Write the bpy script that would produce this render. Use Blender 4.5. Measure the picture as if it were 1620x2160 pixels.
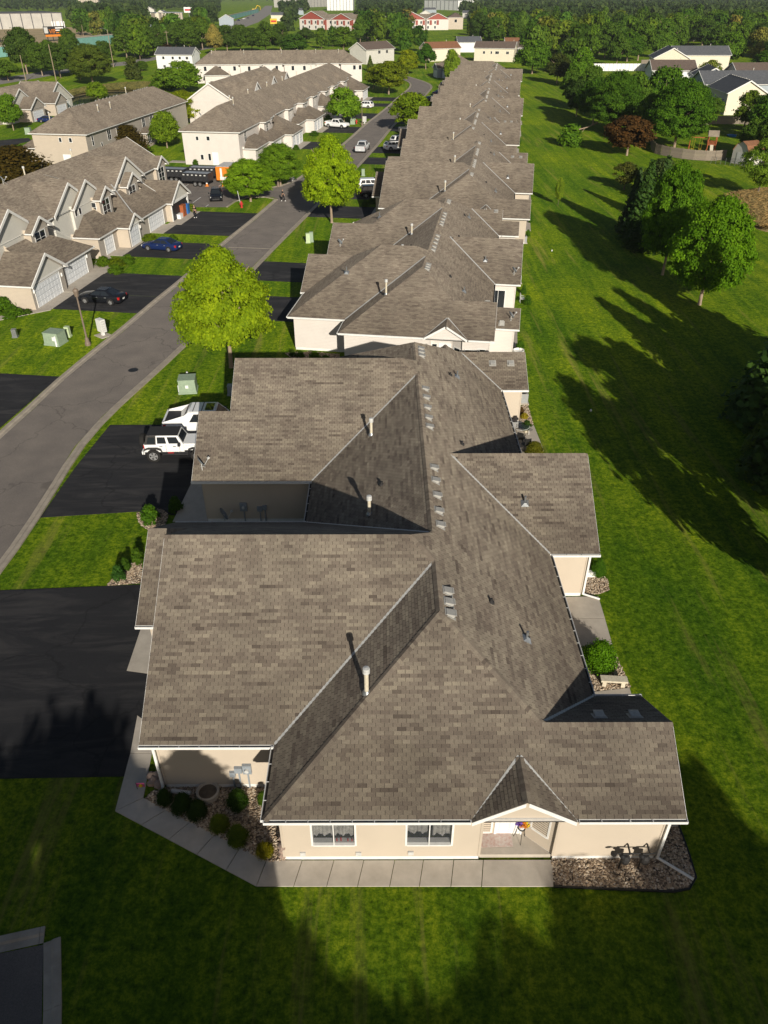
import bpy, math, random
import numpy as np
from mathutils import Vector, Matrix

random.seed(7)
rng = np.random.default_rng(7)
for o in list(bpy.data.objects):
    bpy.data.objects.remove(o)
sc = bpy.context.scene
COL = sc.collection
R = math.radians

# ------------------------------------------------------------------ camera, sky, sun, exposure
FPX, PITCH, CAMH, YAW = 1590.0, math.atan(1098 / 1590.0), 26.25, R(0.16)
cd = bpy.data.cameras.new('camera')
cd.sensor_fit = 'VERTICAL'
cd.sensor_height = 24.0
cd.lens = FPX / 2160 * 24.0
cd.clip_start = 0.1
cd.clip_end = 12000
cam = bpy.data.objects.new('camera', cd)
COL.objects.link(cam)
cam.location = (0, 0, CAMH)
cam.rotation_euler = (math.pi / 2 - PITCH, 0, -YAW)
sc.camera = cam

SUN_EL, SUN_AZ = R(21.0), R(14.0)           # the sun stands behind the camera, a little to the right
world = bpy.data.worlds.new('World')
sc.world = world
world.use_nodes = True
wn = world.node_tree.nodes
bg = wn['Background']
sky = wn.new('ShaderNodeTexSky')
sky.sky_type = 'NISHITA'
sky.sun_disc = False
sky.sun_elevation = SUN_EL
sky.sun_rotation = math.pi - SUN_AZ
sky.altitude = 300
sky.air_density = 1.0
sky.dust_density = 2.0
world.node_tree.links.new(sky.outputs[0], bg.inputs[0])
bg.inputs[1].default_value = 0.056
sd = bpy.data.lights.new('sun', 'SUN')
sd.energy = 5.0
sd.angle = R(0.5)
sd.color = (1.0, 0.93, 0.81)
sun = bpy.data.objects.new('sun', sd)
COL.objects.link(sun)
sdir = Vector((-math.sin(SUN_AZ) * math.cos(SUN_EL), math.cos(SUN_AZ) * math.cos(SUN_EL), -math.sin(SUN_EL)))
sun.rotation_euler = sdir.to_track_quat('-Z', 'Y').to_euler()
sun.location = (20, -60, 60)
vs = sc.view_settings
vs.view_transform = 'Standard'
vs.look = 'None'
vs.gamma = 1
vs.exposure = 0.08
vs.use_curve_mapping = False


def ray(u, v):
    x, y = (u - 810) / FPX, (v - 1080) / FPX
    a = math.cos(PITCH) - y * math.sin(PITCH)
    c, s = math.cos(YAW), math.sin(YAW)
    return Vector((c * x + s * a, -s * x + c * a, -math.sin(PITCH) - y * math.cos(PITCH)))


def G(u, v, h=0.0):
    """the place on the ground (or at height h) surveyed from the photograph"""
    d = ray(u, v)
    t = (h - CAMH) / d.z
    return Vector((d.x * t, d.y * t, h))


def height_at(p, v):
    """height above ground of the point over p that is seen at row v"""
    k = math.tan(PITCH + math.atan((v - 1080) / FPX))
    return CAMH - p.y * k


# ------------------------------------------------------------------ materials
MATS = {}


def nodes_of(name, rough=0.7, spec=0.3):
    m = bpy.data.materials.new(name)
    m.use_nodes = True
    nt = m.node_tree
    b = nt.nodes['Principled BSDF']
    b.inputs['Roughness'].default_value = rough
    b.inputs['Specular IOR Level'].default_value = spec
    MATS[name] = m
    return m, nt, b


def N(nt, t, **kw):
    n = nt.nodes.new(t)
    for k, val in kw.items():
        if k in n.inputs:
            n.inputs[k].default_value = val
        else:
            setattr(n, k, val)
    return n


def L(nt, a, b):
    nt.links.new(a, b)


def ramp(nt, stops):
    r = N(nt, 'ShaderNodeValToRGB')
    e = r.color_ramp.elements
    while len(e) < len(stops):
        e.new(0.5)
    for x, (p, c) in zip(e, stops):
        x.position = p
        x.color = (*c, 1) if len(c) == 3 else c
    return r


def mixrgb(nt, f, a, b, mode='MIX'):
    m = N(nt, 'ShaderNodeMix', data_type='RGBA', blend_type=mode)
    for s, x in ((m.inputs[0], f), (m.inputs[6], a), (m.inputs[7], b)):
        if hasattr(x, 'links'):
            L(nt, x, s)
        elif isinstance(x, (int, float)):
            s.default_value = x
        else:
            s.default_value = (*x, 1)
    return m.outputs[2]


def simple(name, c, c2=None, scale=3.0, rough=0.7, spec=0.3, bump=0.0, bscale=40.0, metal=0.0, detail=4.0, space='Object'):
    """a colour broken up by two noises, with a little relief"""
    m, nt, b = nodes_of(name, rough, spec)
    b.inputs['Metallic'].default_value = metal
    c2 = c2 or tuple(x * 0.8 for x in c)
    tc = N(nt, 'ShaderNodeTexCoord')
    n1 = N(nt, 'ShaderNodeTexNoise', Scale=scale, Detail=detail, Roughness=0.65)
    L(nt, tc.outputs[space], n1.inputs['Vector'])
    rp = ramp(nt, [(0.33, c2), (0.67, c)])
    L(nt, n1.outputs[0], rp.inputs[0])
    L(nt, rp.outputs[0], b.inputs['Base Color'])
    if bump:
        n2 = N(nt, 'ShaderNodeTexNoise', Scale=bscale, Detail=3.0)
        L(nt, tc.outputs[space], n2.inputs['Vector'])
        bp = N(nt, 'ShaderNodeBump', Strength=bump, Distance=0.02)
        L(nt, n2.outputs[0], bp.inputs['Height'])
        L(nt, bp.outputs[0], b.inputs['Normal'])
    return m


def shingle_mat(name, tabs):
    m, nt, b = nodes_of(name, 0.9, 0.15)
    b.inputs['Diffuse Roughness'].default_value = 0.48
    tc = N(nt, 'ShaderNodeTexCoord')
    ge = N(nt, 'ShaderNodeNewGeometry')
    big = N(nt, 'ShaderNodeTexNoise', Scale=0.45, Detail=3.0)
    L(nt, ge.outputs['Position'], big.inputs['Vector'])
    if tabs:
        at = N(nt, 'ShaderNodeAttribute', attribute_name='tone')
        tone = at.outputs['Fac']
    else:
        br = N(nt, 'ShaderNodeTexBrick', Scale=1.0, **{'Mortar Size': 0.010, 'Brick Width': 0.305, 'Row Height': 0.145, 'Bias': 0.0})
        br.offset = 0.5
        br.inputs['Color1'].default_value = (0.05, 0.05, 0.05, 1)
        br.inputs['Color2'].default_value = (0.95, 0.95, 0.95, 1)
        br.inputs['Mortar'].default_value = (0.0, 0.0, 0.0, 1)
        L(nt, tc.outputs['UV'], br.inputs['Vector'])
        strip = N(nt, 'ShaderNodeTexNoise', Scale=1.0, Detail=2.0)
        mp = N(nt, 'ShaderNodeMapping')
        mp.inputs['Scale'].default_value = (0.9, 5.0, 1)
        L(nt, tc.outputs['UV'], mp.inputs[0])
        L(nt, mp.outputs[0], strip.inputs['Vector'])
        ad = N(nt, 'ShaderNodeMath', operation='MULTIPLY_ADD')
        L(nt, br.outputs['Color'], ad.inputs[0])
        ad.inputs[1].default_value = 0.45
        L(nt, strip.outputs[0], ad.inputs[2])
        sb = N(nt, 'ShaderNodeMath', operation='SUBTRACT')
        L(nt, ad.outputs[0], sb.inputs[0])
        sb.inputs[1].default_value = 0.22
        tone = sb.outputs[0]
    rp = ramp(nt, [(0.05, (0.115, 0.094, 0.078)), (0.35, (0.184, 0.153, 0.126)), (0.6, (0.236, 0.203, 0.163)), (0.95, (0.300, 0.262, 0.205))])
    L(nt, tone, rp.inputs[0])
    grit = N(nt, 'ShaderNodeTexNoise', Scale=38.0, Detail=3.0)
    L(nt, ge.outputs['Position'], grit.inputs['Vector'])
    g2 = ramp(nt, [(0.3, (0.74, 0.74, 0.74)), (0.7, (1.16, 1.15, 1.13))])
    L(nt, grit.outputs[0], g2.inputs[0])
    c = mixrgb(nt, 1.0, rp.outputs[0], g2.outputs[0], 'MULTIPLY')
    g3 = ramp(nt, [(0.35, (0.84, 0.83, 0.82)), (0.65, (1.05, 1.04, 1.02))])
    L(nt, big.outputs[0], g3.inputs[0])
    c = mixrgb(nt, 1.0, c, g3.outputs[0], 'MULTIPLY')
    # runs of algae and dirt that follow the slope
    mp2 = N(nt, 'ShaderNodeMapping')
    mp2.inputs['Scale'].default_value = (1.3, 0.12, 1)
    L(nt, tc.outputs['UV'], mp2.inputs[0])
    run = N(nt, 'ShaderNodeTexNoise', Scale=1.0, Detail=4.0)
    L(nt, mp2.outputs[0], run.inputs['Vector'])
    g4 = ramp(nt, [(0.42, (1, 1, 1)), (0.75, (0.78, 0.78, 0.79))])
    L(nt, run.outputs[0], g4.inputs[0])
    c = mixrgb(nt, 0.8, c, g4.outputs[0], 'MULTIPLY')
    # the lower courses are darker, with an uneven upper limit
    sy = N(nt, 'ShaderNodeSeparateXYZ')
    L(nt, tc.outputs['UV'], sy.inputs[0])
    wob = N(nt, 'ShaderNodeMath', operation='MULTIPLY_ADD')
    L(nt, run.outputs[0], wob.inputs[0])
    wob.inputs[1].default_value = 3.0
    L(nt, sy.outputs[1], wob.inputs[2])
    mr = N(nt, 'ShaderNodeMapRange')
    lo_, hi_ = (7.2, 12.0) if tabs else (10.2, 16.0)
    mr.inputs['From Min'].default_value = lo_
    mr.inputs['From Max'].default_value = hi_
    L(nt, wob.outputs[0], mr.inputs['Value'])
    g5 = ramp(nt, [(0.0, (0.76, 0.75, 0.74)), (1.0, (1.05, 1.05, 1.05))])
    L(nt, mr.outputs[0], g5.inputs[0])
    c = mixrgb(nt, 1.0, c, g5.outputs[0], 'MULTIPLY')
    L(nt, c, b.inputs['Base Color'])
    bp = N(nt, 'ShaderNodeBump', Strength=0.35, Distance=0.01)
    L(nt, grit.outputs[0], bp.inputs['Height'])
    L(nt, bp.outputs[0], b.inputs['Normal'])
    return m


def siding_mat(name, c, relief):
    m, nt, b = nodes_of(name, 0.55, 0.3)
    tc = N(nt, 'ShaderNodeTexCoord')
    n1 = N(nt, 'ShaderNodeTexNoise', Scale=0.8, Detail=5.0)
    L(nt, tc.outputs['Object'], n1.inputs['Vector'])
    rp = ramp(nt, [(0.3, tuple(x * 0.93 for x in c)), (0.7, c)])
    L(nt, n1.outputs[0], rp.inputs[0])
    L(nt, rp.outputs[0], b.inputs['Base Color'])
    if relief:
        sx = N(nt, 'ShaderNodeSeparateXYZ')
        L(nt, tc.outputs['Object'], sx.inputs[0])
        mu = N(nt, 'ShaderNodeMath', operation='MULTIPLY')
        mu.inputs[1].default_value = 1 / 0.13
        L(nt, sx.outputs[2], mu.inputs[0])
        fr = N(nt, 'ShaderNodeMath', operation='FRACT')
        L(nt, mu.outputs[0], fr.inputs[0])
        bp = N(nt, 'ShaderNodeBump', Strength=0.6, Distance=0.03)
        bp.invert = True
        L(nt, fr.outputs[0], bp.inputs['Height'])
        L(nt, bp.outputs[0], b.inputs['Normal'])
    return m


def grass_mat():
    m, nt, b = nodes_of('lawn_grass', 0.9, 0.08)
    b.inputs['Diffuse Roughness'].default_value = 0.4
    ge = N(nt, 'ShaderNodeNewGeometry')
    P = ge.outputs['Position']
    fine = N(nt, 'ShaderNodeTexNoise', Scale=6.0, Detail=6.0, Roughness=0.85)
    L(nt, P, fine.inputs['Vector'])
    mid = N(nt, 'ShaderNodeTexNoise', Scale=0.55, Detail=5.0, Roughness=0.6)
    L(nt, P, mid.inputs['Vector'])
    big = N(nt, 'ShaderNodeTexNoise', Scale=0.055, Detail=4.0)
    L(nt, P, big.inputs['Vector'])
    # mowing passes run along the row of houses
    mp = N(nt, 'ShaderNodeMapping')
    mp.inputs['Rotation'].default_value = (0, 0, R(7))
    mp.inputs['Scale'].default_value = (1.0, 0.05, 1)
    L(nt, P, mp.inputs[0])
    mow = N(nt, 'ShaderNodeTexNoise', Scale=0.75, Detail=4.0, Roughness=0.55, Distortion=0.6)
    L(nt, mp.outputs[0], mow.inputs['Vector'])
    clump = N(nt, 'ShaderNodeTexNoise', Scale=2.6, Detail=4.0, Roughness=0.7)
    L(nt, P, clump.inputs['Vector'])
    av = N(nt, 'ShaderNodeMix', data_type='FLOAT')
    av.inputs[0].default_value = 0.42
    L(nt, fine.outputs[0], av.inputs[2])
    L(nt, clump.outputs[0], av.inputs[3])
    r1 = ramp(nt, [(0.385, (0.020, 0.047, 0.0014)), (0.49, (0.070, 0.134, 0.0045)), (0.61, (0.185, 0.252, 0.013))])
    L(nt, av.outputs[0], r1.inputs[0])
    r2 = ramp(nt, [(0.35, (0.72, 0.80, 0.72)), (0.65, (1.22, 1.12, 1.05))])
    L(nt, mid.outputs[0], r2.inputs[0])
    c = mixrgb(nt, 0.9, r1.outputs[0], r2.outputs[0], 'MULTIPLY')
    r3 = ramp(nt, [(0.36, (0.66, 0.78, 0.75)), (0.64, (1.42, 1.26, 1.1))])
    L(nt, mow.outputs[0], r3.inputs[0])
    c = mixrgb(nt, 0.85, c, r3.outputs[0], 'MULTIPLY')
    r4 = ramp(nt, [(0.38, (0.78, 0.88, 0.85)), (0.64, (1.32, 1.18, 0.95))])
    L(nt, big.outputs[0], r4.inputs[0])
    c = mixrgb(nt, 1.0, c, r4.outputs[0], 'MULTIPLY')
    # thin, dry streaks
    dry = N(nt, 'ShaderNodeTexNoise', Scale=0.9, Detail=5.0, Roughness=0.7)
    L(nt, mp.outputs[0], dry.inputs['Vector'])
    r5 = ramp(nt, [(0.55, (0, 0, 0)), (0.74, (0.62, 0.62, 0.62))])
    L(nt, dry.outputs[0], r5.inputs[0])
    c = mixrgb(nt, r5.outputs[0], c, (0.260, 0.215, 0.060))
    L(nt, c, b.inputs['Base Color'])
    bp = N(nt, 'ShaderNodeBump', Strength=0.8, Distance=0.06)
    L(nt, fine.outputs[0], bp.inputs['Height'])
    L(nt, bp.outputs[0], b.inputs['Normal'])
    return m


def asphalt_mat(name, c, streak=0.0, streak_c=(0.11, 0.10, 0.09)):
    m, nt, b = nodes_of(name, 0.85, 0.25)
    ge = N(nt, 'ShaderNodeNewGeometry')
    P = ge.outputs['Position']
    f = N(nt, 'ShaderNodeTexNoise', Scale=28.0, Detail=4.0, Roughness=0.75)
    L(nt, P, f.inputs['Vector'])
    g = N(nt, 'ShaderNodeTexNoise', Scale=0.5, Detail=5.0)
    L(nt, P, g.inputs['Vector'])
    r1 = ramp(nt, [(0.3, tuple(x * 0.7 for x in c)), (0.7, tuple(x * 1.3 for x in c))])
    L(nt, f.outputs[0], r1.inputs[0])
    r2 = ramp(nt, [(0.3, (0.86, 0.86, 0.87)), (0.7, (1.12, 1.11, 1.09))])
    L(nt, g.outputs[0], r2.inputs[0])
    col = mixrgb(nt, 1.0, r1.outputs[0], r2.outputs[0], 'MULTIPLY')
    if streak:
        mp = N(nt, 'ShaderNodeMapping')
        mp.inputs['Scale'].default_value = (0.18, 1.0, 1)
        mp.inputs['Rotation'].default_value = (0, 0, R(-10))
        L(nt, P, mp.inputs[0])
        w = N(nt, 'ShaderNodeTexNoise', Scale=0.8, Detail=7.0, Roughness=0.7, Distortion=1.2)
        L(nt, mp.outputs[0], w.inputs['Vector'])
        r3 = ramp(nt, [(0.47, (0, 0, 0)), (0.68, (streak, streak, streak))])
        L(nt, w.outputs[0], r3.inputs[0])
        col = mixrgb(nt, r3.outputs[0], col, streak_c)
    # fine cracks, some of them sealed with tar
    vo = N(nt, 'ShaderNodeTexVoronoi', feature='DISTANCE_TO_EDGE', Scale=0.16)
    wob = N(nt, 'ShaderNodeTexNoise', Scale=0.7, Detail=5.0)
    L(nt, P, wob.inputs['Vector'])
    wv = N(nt, 'ShaderNodeVectorMath', operation='MULTIPLY_ADD')
    L(nt, wob.outputs['Color'], wv.inputs[0])
    wv.inputs[1].default_value = (2.5, 2.5, 0)
    L(nt, P, wv.inputs[2])
    L(nt, wv.outputs[0], vo.inputs['Vector'])
    r6 = ramp(nt, [(0.0, (1, 1, 1)), (0.006, (0.8, 0.8, 0.8)), (0.010, (0, 0, 0))])
    L(nt, vo.outputs['Distance'], r6.inputs[0])
    cf = N(nt, 'ShaderNodeMath', operation='MULTIPLY')
    L(nt, r6.outputs[0], cf.inputs[0])
    cf.inputs[1].default_value = 0.55
    col = mixrgb(nt, cf.outputs[0], col, tuple(x * 0.45 for x in c))
    L(nt, col, b.inputs['Base Color'])
    b.inputs['Diffuse Roughness'].default_value = 0.4
    bp = N(nt, 'ShaderNodeBump', Strength=0.3, Distance=0.01)
    L(nt, f.outputs[0], bp.inputs['Height'])
    L(nt, bp.outputs[0], b.inputs['Normal'])
    return m


def leaf_mat(name, trans=0.4):
    """colour comes from the object, broken up leaf by leaf"""
    m, nt, b = nodes_of(name, 0.65, 0.10)
    oi = N(nt, 'ShaderNodeObjectInfo')
    at = N(nt, 'ShaderNodeAttribute', attribute_name='tone')
    rp = ramp(nt, [(0.0, (0.50, 0.58, 0.5)), (0.5, (0.95, 0.97, 0.9)), (1.0, (1.6, 1.42, 1.1))])
    L(nt, at.outputs['Fac'], rp.inputs[0])
    c = mixrgb(nt, 1.0, oi.outputs['Color'], rp.outputs[0], 'MULTIPLY')
    L(nt, c, b.inputs['Base Color'])
    tr = N(nt, 'ShaderNodeBsdfTranslucent')
    L(nt, c, tr.inputs['Color'])
    mx = N(nt, 'ShaderNodeMixShader')
    mx.inputs[0].default_value = trans
    L(nt, b.outputs[0], mx.inputs[1])
    L(nt, tr.outputs[0], mx.inputs[2])
    L(nt, mx.outputs[0], nt.nodes['Material Output'].inputs[0])
    return m


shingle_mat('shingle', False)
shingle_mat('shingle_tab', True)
simple('shingle_grey', (0.125, 0.13, 0.14), (0.085, 0.09, 0.10), 2.0, 0.9, 0.15, 0.3, 25)
simple('shingle_rust', (0.27, 0.13, 0.07), (0.19, 0.09, 0.05), 2.0, 0.9, 0.15, 0.3, 25)
simple('shingle_umber', (0.16, 0.12, 0.10), (0.11, 0.085, 0.07), 2.0, 0.9, 0.15, 0.3, 25)
simple('slot', (0.045, 0.036, 0.03), None, 6, 0.95, 0.1)
BEIGE, PINKWHITE, TAUPE = (0.52, 0.445, 0.355), (0.66, 0.61, 0.56), (0.40, 0.36, 0.31)
siding_mat('siding_beige_laps', BEIGE, False)
siding_mat('siding_beige', BEIGE, True)
siding_mat('siding_white', PINKWHITE, True)
siding_mat('siding_taupe', TAUPE, True)
siding_mat('siding_cream', (0.70, 0.64, 0.50), True)
siding_mat('siding_plain_white', (0.78, 0.78, 0.76), True)
siding_mat('siding_bluegrey', (0.33, 0.38, 0.42), True)
siding_mat('siding_pale', (0.62, 0.60, 0.54), True)
siding_mat('siding_redwood', (0.30, 0.07, 0.05), True)
simple('white_trim', (0.80, 0.79, 0.76), (0.70, 0.69, 0.66), 4, 0.45, 0.35)
simple('white_metal', (0.62, 0.62, 0.60), (0.45, 0.45, 0.43), 5, 0.4, 0.4)
simple('flashing', (0.50, 0.50, 0.48), (0.36, 0.36, 0.35), 6, 0.5, 0.4)
simple('gutter_floor', (0.055, 0.05, 0.045), None, 9, 0.9, 0.1)  # near-black colour of the gutter channel floors
simple('galvanised', (0.42, 0.44, 0.45), (0.30, 0.31, 0.32), 9, 0.35, 0.5, metal=0.7)
simple('cream_pipe', (0.66, 0.60, 0.47), (0.50, 0.44, 0.33), 8, 0.5, 0.3)
simple('vent_plastic', (0.40, 0.39, 0.36), (0.31, 0.30, 0.28), 8, 0.6, 0.3)
simple('dark_plastic', (0.035, 0.033, 0.032), None, 8, 0.6, 0.3)
simple('black_iron', (0.018, 0.018, 0.018), None, 8, 0.5, 0.4)
simple('grey_paint', (0.30, 0.33, 0.36), (0.24, 0.27, 0.30), 5, 0.45, 0.4)
simple('green_paint', (0.30, 0.38, 0.27), (0.24, 0.31, 0.22), 4, 0.6, 0.3)
simple('pale_green_paint', (0.50, 0.60, 0.36), (0.44, 0.52, 0.32), 4, 0.5, 0.3)
simple('lamp_brown', (0.22, 0.17, 0.13), (0.17, 0.13, 0.10), 5, 0.55, 0.3)
simple('concrete', (0.50, 0.45, 0.38), (0.40, 0.355, 0.30), 1.2, 0.9, 0.15, 0.2, 60, detail=8)
simple('concrete_walk', (0.52, 0.465, 0.395), (0.42, 0.375, 0.315), 1.6, 0.9, 0.15, 0.2, 70, detail=9)
simple('kerb_concrete', (0.42, 0.365, 0.295), (0.30, 0.26, 0.21), 1.4, 0.92, 0.12, 0.3, 50, detail=9)
asphalt_mat('road_asphalt', (0.140, 0.124, 0.112))
asphalt_mat('drive_asphalt', (0.0165, 0.0168, 0.0190), 0.8, (0.045, 0.043, 0.043))
asphalt_mat('lot_asphalt', (0.120, 0.107, 0.097))
asphalt_mat('street_asphalt', (0.16, 0.15, 0.14))
grass_mat()
simple('dry_earth', (0.52, 0.39, 0.24), (0.34, 0.28, 0.15), 0.06, 0.95, 0.1, 0.4, 3, detail=9)
simple('reed', (0.42, 0.32, 0.16), (0.27, 0.22, 0.09), 0.8, 0.95, 0.1, 0.6, 4, detail=8)
simple('bed_soil', (0.17, 0.135, 0.10), (0.10, 0.08, 0.06), 3, 0.95, 0.1, 0.5, 30)
simple('pebble', (0.46, 0.37, 0.27), (0.24, 0.19, 0.15), 5.5, 0.8, 0.2)
simple('field_stone', (0.40, 0.27, 0.20), (0.22, 0.19, 0.17), 2.5, 0.85, 0.2)
simple('bark', (0.20, 0.155, 0.115), (0.11, 0.085, 0.065), 3, 0.95, 0.1, 0.6, 12)
simple('bark_pale', (0.38, 0.29, 0.21), (0.26, 0.20, 0.14), 3, 0.95, 0.1, 0.5, 12)
simple('fence_wood', (0.30, 0.25, 0.19), (0.20, 0.17, 0.135), 1.1, 0.9, 0.15, 0.4, 30)
simple('cedar', (0.38, 0.11, 0.035), (0.28, 0.08, 0.03), 2, 0.7, 0.25)
simple('pole_wood', (0.33, 0.26, 0.18), (0.25, 0.20, 0.14), 1.5, 0.9, 0.1)
simple('tyre', (0.022, 0.021, 0.020), None, 9, 0.85, 0.2)
simple('rim', (0.58, 0.58, 0.58), (0.42, 0.42, 0.42), 9, 0.3, 0.5, metal=0.6)
simple('dirty_black', (0.03, 0.03, 0.032), (0.018, 0.018, 0.02), 3, 0.55, 0.35)
simple('orange_paint', (0.72, 0.23, 0.02), (0.62, 0.19, 0.02), 3, 0.5, 0.3)
simple('red_paint', (0.52, 0.03, 0.03), (0.42, 0.025, 0.025), 3, 0.5, 0.3)
simple('yellow_paint', (0.75, 0.50, 0.04), None, 3, 0.5, 0.3)
simple('blue_paint', (0.03, 0.15, 0.42), None, 3, 0.5, 0.3)
simple('skin', (0.46, 0.28, 0.19), None, 8, 0.6, 0.3)
simple('black_cloth', (0.02, 0.02, 0.023), None, 8, 0.9, 0.1)
simple('pink_petals', (0.62, 0.14, 0.30), (0.35, 0.06, 0.15), 14, 0.8, 0.1)
simple('yellow_petals', (0.72, 0.50, 0.03), None, 14, 0.8, 0.1)
simple('purple_petals', (0.20, 0.10, 0.45), None, 14, 0.8, 0.1)
simple('curtain', (0.62, 0.60, 0.56), (0.34, 0.33, 0.31), 6, 0.9, 0.1)
simple('door_white', (0.80, 0.80, 0.79), (0.74, 0.74, 0.73), 3, 0.4, 0.4)
simple('garage_white', (0.74, 0.76, 0.78), (0.66, 0.68, 0.70), 2, 0.45, 0.4)
simple('teal_wall', (0.24, 0.50, 0.44), (0.20, 0.42, 0.37), 0.5, 0.8, 0.2)
simple('store_wall', (0.50, 0.48, 0.44), (0.42, 0.40, 0.37), 0.2, 0.8, 0.2)
simple('store_dark', (0.11, 0.11, 0.12), None, 0.2, 0.7, 0.2)
simple('mat_print', (0.55, 0.50, 0.46), (0.45, 0.30, 0.26), 9, 0.9, 0.1)
m_, nt_, b_ = nodes_of('glass_dark', 0.04, 0.6)
b_.inputs['Base Color'].default_value = (0.018, 0.022, 0.026, 1)
m_, nt_, b_ = nodes_of('lamp_glass', 0.2, 0.5)
b_.inputs['Base Color'].default_value = (0.70, 0.55, 0.25, 1)
m_, nt_, b_ = nodes_of('clear_glass', 0.03, 0.5)
b_.inputs['Base Color'].default_value = (0.06, 0.07, 0.08, 1)
t_ = N(nt_, 'ShaderNodeBsdfTransparent')
x_ = N(nt_, 'ShaderNodeMixShader')
x_.inputs[0].default_value = 0.25
L(nt_, t_.outputs[0], x_.inputs[1])
L(nt_, b_.outputs[0], x_.inputs[2])
L(nt_, x_.outputs[0], nt_.nodes['Material Output'].inputs[0])
m_, nt_, b_ = nodes_of('pond_water', 0.06, 0.5)
b_.inputs['Base Color'].default_value = (0.02, 0.035, 0.05, 1)
n_ = N(nt_, 'ShaderNodeTexNoise', Scale=1.2, Detail=3.0)
p_ = N(nt_, 'ShaderNodeBump', Strength=0.06, Distance=0.05)
L(nt_, n_.outputs[0], p_.inputs['Height'])
L(nt_, p_.outputs[0], b_.inputs['Normal'])


def paint(name, c, rough=0.22, coat=0.25):
    m, nt, b = nodes_of(name, rough, 0.3)
    b.inputs['Base Color'].default_value = (*c, 1)
    b.inputs['Coat Weight'].default_value = coat
    b.inputs['Coat Roughness'].default_value = 0.05
    return m


paint('car_white', (0.78, 0.78, 0.77), 0.3, 0.5)
paint('car_black', (0.010, 0.011, 0.014))
paint('car_navy', (0.010, 0.022, 0.085))
paint('car_silver', (0.50, 0.51, 0.52), 0.3)
paint('car_grey', (0.10, 0.105, 0.115))
paint('tail_red', (0.42, 0.015, 0.015), 0.2)
paint('head_lens', (0.70, 0.72, 0.72), 0.1)
paint('plate_white', (0.75, 0.75, 0.72), 0.5, 0)
leaf_mat('leaf', 0.42)
leaf_mat('needle', 0.12)


# ------------------------------------------------------------------ objects
def tag(o, label=None, cat=None, group=None, kind=None):
    if label:
        o['label'] = label
    if cat:
        o['category'] = cat
    if group:
        o['group'] = group
    if kind:
        o['kind'] = kind
    return o


def link(name, data, parent=None):
    o = bpy.data.objects.new(name, data)
    COL.objects.link(o)
    if parent:
        o.parent = parent
    return o


def thing(name, label, cat, loc=(0, 0, 0), rz=0.0, group=None):
    o = link(name, None)
    o.empty_display_size = 0.3
    o.location = loc
    o.rotation_euler = (0, 0, rz)
    return tag(o, label, cat, group)


def copy_tree(o, parent=None):
    c = o.copy()
    COL.objects.link(c)
    c.parent = parent
    for ch in list(o.children):
        copy_tree(ch, c)
    return c


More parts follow.
